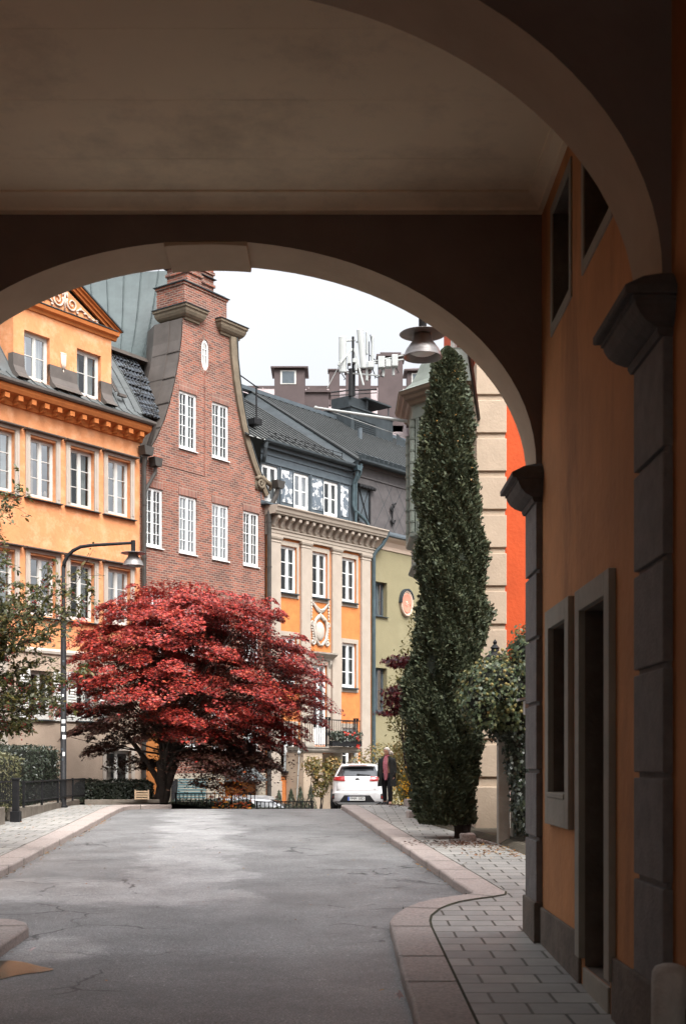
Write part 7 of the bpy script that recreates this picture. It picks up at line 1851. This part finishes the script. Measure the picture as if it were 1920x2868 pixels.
n = 90; leaves('blossoms', np.array([0.02, -.2, .42]) + rng.normal(0, 1, (n, 3)) * np.array([.14, .1, .22]), np.tile([0, -1, .5], (n, 1)), rng.uniform(.03, .05, n), T_STAR, M['yellowflower'], yf)
bush('young_tree', 'thin yellow-green young tree rising left of the conifer', (2.1, 30.6, zp(30)), [((-.28, 0, 3.4), (.45, .5, .8)), ((-.5, 0, 2.7), (.5, .5, .6)), ((-.1, 0, 4.3), (.3, .35, .8)), ((-.45, 0, 2.1), (.5, .4, .5))], M['shrubyellow'], 2300, .042, cat='tree', seed=5, stems=10, hollow=.1)
pm = bush('purple_maple', 'small dark purple maple peeping out left of the conifer', (1.95, 28.6, zp(28.6)), [((-.45, 0, 3.45), (.55, .4, .16)), ((-.15, 0, 3.12), (.35, .4, .2)), ((-.5, -.1, 2.74), (.5, .4, .2)), ((-.35, 0, 2.5), (.6, .4, .18)), ((-.75, 0, 2.3), (.35, .3, .07)), ((.2, 0, 2.9), (.5, .5, .5))], M['maple_dark'], 3000, .058, T=T_STAR, cat='tree', seed=6, stems=12, hollow=.2)
bush('low_shrubs', 'low mixed shrub at the foot of the conifer along the pavement', (2.25, 26.0, zp(26)), [((0, 0, .5), (.5, 1.2, .5)), ((.1, 2.5, .7), (.5, 1.5, .7)), ((.1, 5, .9), (.45, 1.6, .9))], M['shrub'], 5200, .04, seed=7, stems=8)
for i, (px, py, hh, lab) in enumerate(((778, 2250, .75, 'small pointed yew left of the porch, nearest the brick house'), (812, 2250, .7, 'small pointed yew in the middle of the row before the porch'), (838, 2250, .6, 'slim small yew at the corner of the porch'), (868, 2250, .55, 'rounded small yew right under the porch wall'))):
    p = at(px, 2275, 44.5); t = thing('small_yew', lab, 'shrub', (p.x, 45.3 + i * .25, -2.7), 0, 'small yews before the porch')
    H_ = 2.7 + (2140 - 2225 + i * 5) * 45 / 3600; n = 900; tt = rng.uniform(0, 1, n); a = rng.uniform(0, 6.283, n); rd = .42 * (1 - tt) ** .8 * (1 + .2 * np.sin(a * 5 + tt * 20)) * rng.uniform(.5, 1, n) ** .4
    leaves('foliage', np.stack([rd * np.cos(a), rd * np.sin(a), .1 + tt * H_], 1), np.stack([np.cos(a), np.sin(a), .4 + 0 * a], 1), rng.uniform(.05, .10, n), T_NARROW, M['yew'], t, axis=np.stack([np.cos(a) * .5, np.sin(a) * .5, 0 * a + .9], 1), jit=.4)
    b = MB(); b.tube([(0, 0, -.05), (0, 0, H_ * .9)], [.05, .01], 6); b.build('trunk', M['bark'], t)
# geraniums in the flower box
n = 1100; q = np.stack([rng.uniform(-.78, .95, n), rng.normal(-.02, .1, n), .17 + .34 * rng.uniform(0, 1, n) ** .8 + .05 * np.sin(rng.uniform(0, 20, n))], 1)
leaves('leaves', q, np.tile([0, -.6, .7], (n, 1)), rng.uniform(.035, .06, n), T_LEAF, M['hedge'], fb, jit=.7)
cf = np.array([(-.1, .5), (.05, .45), (.2, .46), (.42, .5), (.62, .34), (.66, .28), (.68, .03), (.66, -.05), (.3, .42), (-.02, .42)])
n = 150; k = rng.integers(0, len(cf), n); leaves('blossoms', np.stack([cf[k, 0] + rng.normal(0, .03, n), -.14 + rng.normal(0, .03, n), cf[k, 1] + rng.normal(0, .025, n)], 1), np.tile([0, -1, .4], (n, 1)), rng.uniform(.025, .04, n), T_STAR, M['redflower'], fb)

# ---------------------------------------------------------------- berry tree reaching in from the left
bt = thing('berry_tree', 'red-berried small-leaved tree reaching in from the left edge', 'tree', (-6.9, 21.0, zp(21)))
b = MB(); limb(b, (0, 0, -.1), (.1, -.1, 1.6), .13, .10, .05, 6, 1)
tips = []; r3 = random.Random(9)
zb = zp(21)
tg = [(-5.55, 3.4), (-5.2, 3.15), (-4.95, 2.95), (-4.55, 3.0), (-4.3, 2.65), (-4.2, 3.05), (-5.1, 2.55), (-4.7, 2.4), (-5.3, 2.0), (-4.75, 1.95), (-4.35, 2.1), (-4.2, 1.55), (-5.0, 1.5), (-4.5, 1.35), (-5.2, 1.05), (-4.7, 1.0), (-4.3, 1.1), (-5.05, .8), (-5.3, 4.25), (-5.2, 4.5), (-5.6, 2.5), (-5.5, 1.4), (-3.95, 2.85), (-4.95, .62), (-5.45, 3.0), (-5.35, 2.6), (-5.4, 1.7), (-4.9, 2.15), (-5.15, 2.85), (-4.6, 1.65), (-4.95, 1.25)]
C, Nn, AXl, bc = [], [], [], []
for i, (X, Z) in enumerate(tg):
    e = np.array([X + 6.9, r3.uniform(-1.2, .6), Z - zb]); s = np.array([.1, -.1, min(1.6, max(.9, e[2] * .45))]); md = s * .5 + e * .5 + np.array([-.3, 0, .25])
    limb(b, s, md, .03, .014, .08, 4, i + 40); pts = limb(b, md, e, .012, .003, .12, 8, i + 80)
    for j, p in enumerate(pts[1:]):
        k = 9 if j > 1 else 5
        p = np.array(p)
        for _ in range(5):
            tw = p + np.array([r3.gauss(0, .17), r3.gauss(0, .2), r3.gauss(-.03, .13)]); b.tube([tuple(p), tuple((p + tw) / 2 + np.array([0, 0, .02])), tuple(tw)], [.005, .004, .002], 4)
            m_ = 11; C.append(p + (tw - p) * rng.uniform(.2, 1.1, (m_, 1)) + rng.normal(0, .035, (m_, 3))); Nn.append(np.tile([0, -.35, .8], (m_, 1))); AXl.append(np.tile((tw - p) * 3 + np.array([0, 0, -.25]), (m_, 1)))
            if r3.random() < .22: bc.append(tw + np.array([0, 0, -.04]))
b.build('trunk', M['bark'], bt, smooth=True)
C, Nn, AXl = np.concatenate(C), np.concatenate(Nn), np.concatenate(AXl)
leaves('crown', C, Nn, rng.uniform(.028, .056, len(C)), T_LEAF, M['haw'], bt, axis=AXl, jit=.55)
b = MB()
for p in bc:
    for _ in range(r3.randint(2, 6)): b.ball((p[0] + r3.gauss(0, .03), p[1] + r3.gauss(0, .03), p[2] + r3.gauss(0, .03)), r3.uniform(.010, .015), 6, 4)
b.build('berries', M['berry'], bt, smooth=True, kind='stuff')

# ---------------------------------------------------------------- fallen leaves
def litter(name, n, fx, m, size=(.02, .045)):
    pts = np.array([fx() for _ in range(n)]); o = leaves(name, pts, np.tile([0, 0, 1.], (n, 1)), rng.uniform(*size, n), T_LEAF, m, None, jit=.18); o['kind'] = 'stuff'; return o
r4 = random.Random(17)
def on_pave(x, y): return (x, y, zp(y) + .012)
litter('leaf_litter', 260, lambda: on_pave(r4.gauss(2.75, .35), r4.gauss(20.6, .7)), M['litter'])
litter('leaf_litter', 500, lambda: on_pave(2.15 + r4.gauss(0, .4), 22.0 + r4.gauss(0, .35)), M['litterbrown'], (.02, .04))
litter('leaf_litter', 200, lambda: on_pave(1.6 + r4.gauss(0, .25), 33.4 + r4.gauss(0, .8)), M['litterbrown'], (.02, .045))
def along(line, side):
    i = r4.randrange(len(line) - 1); t = r4.random(); x = line[i][0] + (line[i + 1][0] - line[i][0]) * t; y = line[i][1] + (line[i + 1][1] - line[i][1]) * t
    return (x + side * abs(r4.gauss(.03, .06)), y, zr(y) + .012)
litter('leaf_litter', 130, lambda: along([(-4.67, 17.9), (-4.85, 21.8), (-5.03, 25.8), (-5.2, 29.3)], 1), M['litter'], (.015, .035))
litter('leaf_litter', 60, lambda: along([(1.55, 16.8), (1.2, 20.8), (.85, 24.8), (.5, 28.8)], -1), M['litter'], (.015, .035))
litter('leaf_litter', 120, lambda: on_pave(r4.uniform(-6.7, -6.2) + abs(r4.gauss(0, .25)), r4.uniform(20, 34)), M['litter'], (.015, .03))
litter('leaf_litter', 45, lambda: (lambda y: (r4.uniform(-4, .4), y, zr(y) + .012))(r4.uniform(9.5, 26)), M['litter'], (.012, .03))
rl_ = leaves('fallen_leaf', np.array([(.50, 10.0, zr(10.0) + .04)]), np.array([(-.3, -.6, .6)]), [.055], T_STAR, M['redleaf'], None, jit=.05); tag(rl_, 'single red leaf lying against the near right kerb', 'leaf')
rl_ = leaves('fallen_leaf', np.array([(-2.86, 12.15, zr(12.15) + .02)]), np.array([(-.2, -.3, .9)]), [.05], T_STAR, M['redleaf'], None, jit=.05); tag(rl_, 'single red leaf beside the puddle at the left kerb', 'leaf')

# members of a kind share a group
GROUPS = {'hedge': 'clipped hedges and low evergreen planting', 'low_wall': 'low stone walls at the left pavement', 'iron_fence': 'black iron fences at the left pavement', 'railing': 'black railings beyond the crest', 'edging_stone': 'edging stones beside the right pavement', 'autumn_shrub': 'autumn shrubs by the parked car', 'parked_car': 'parked cars', 'fallen_leaf': 'single fallen red leaves'}
for o in COL.objects:
    if o.parent is None and o.name.split('.')[0] in GROUPS: o['group'] = GROUPS[o.name.split('.')[0]]

for o in list(COL.objects):
    if o.parent is None: o.location.z += H
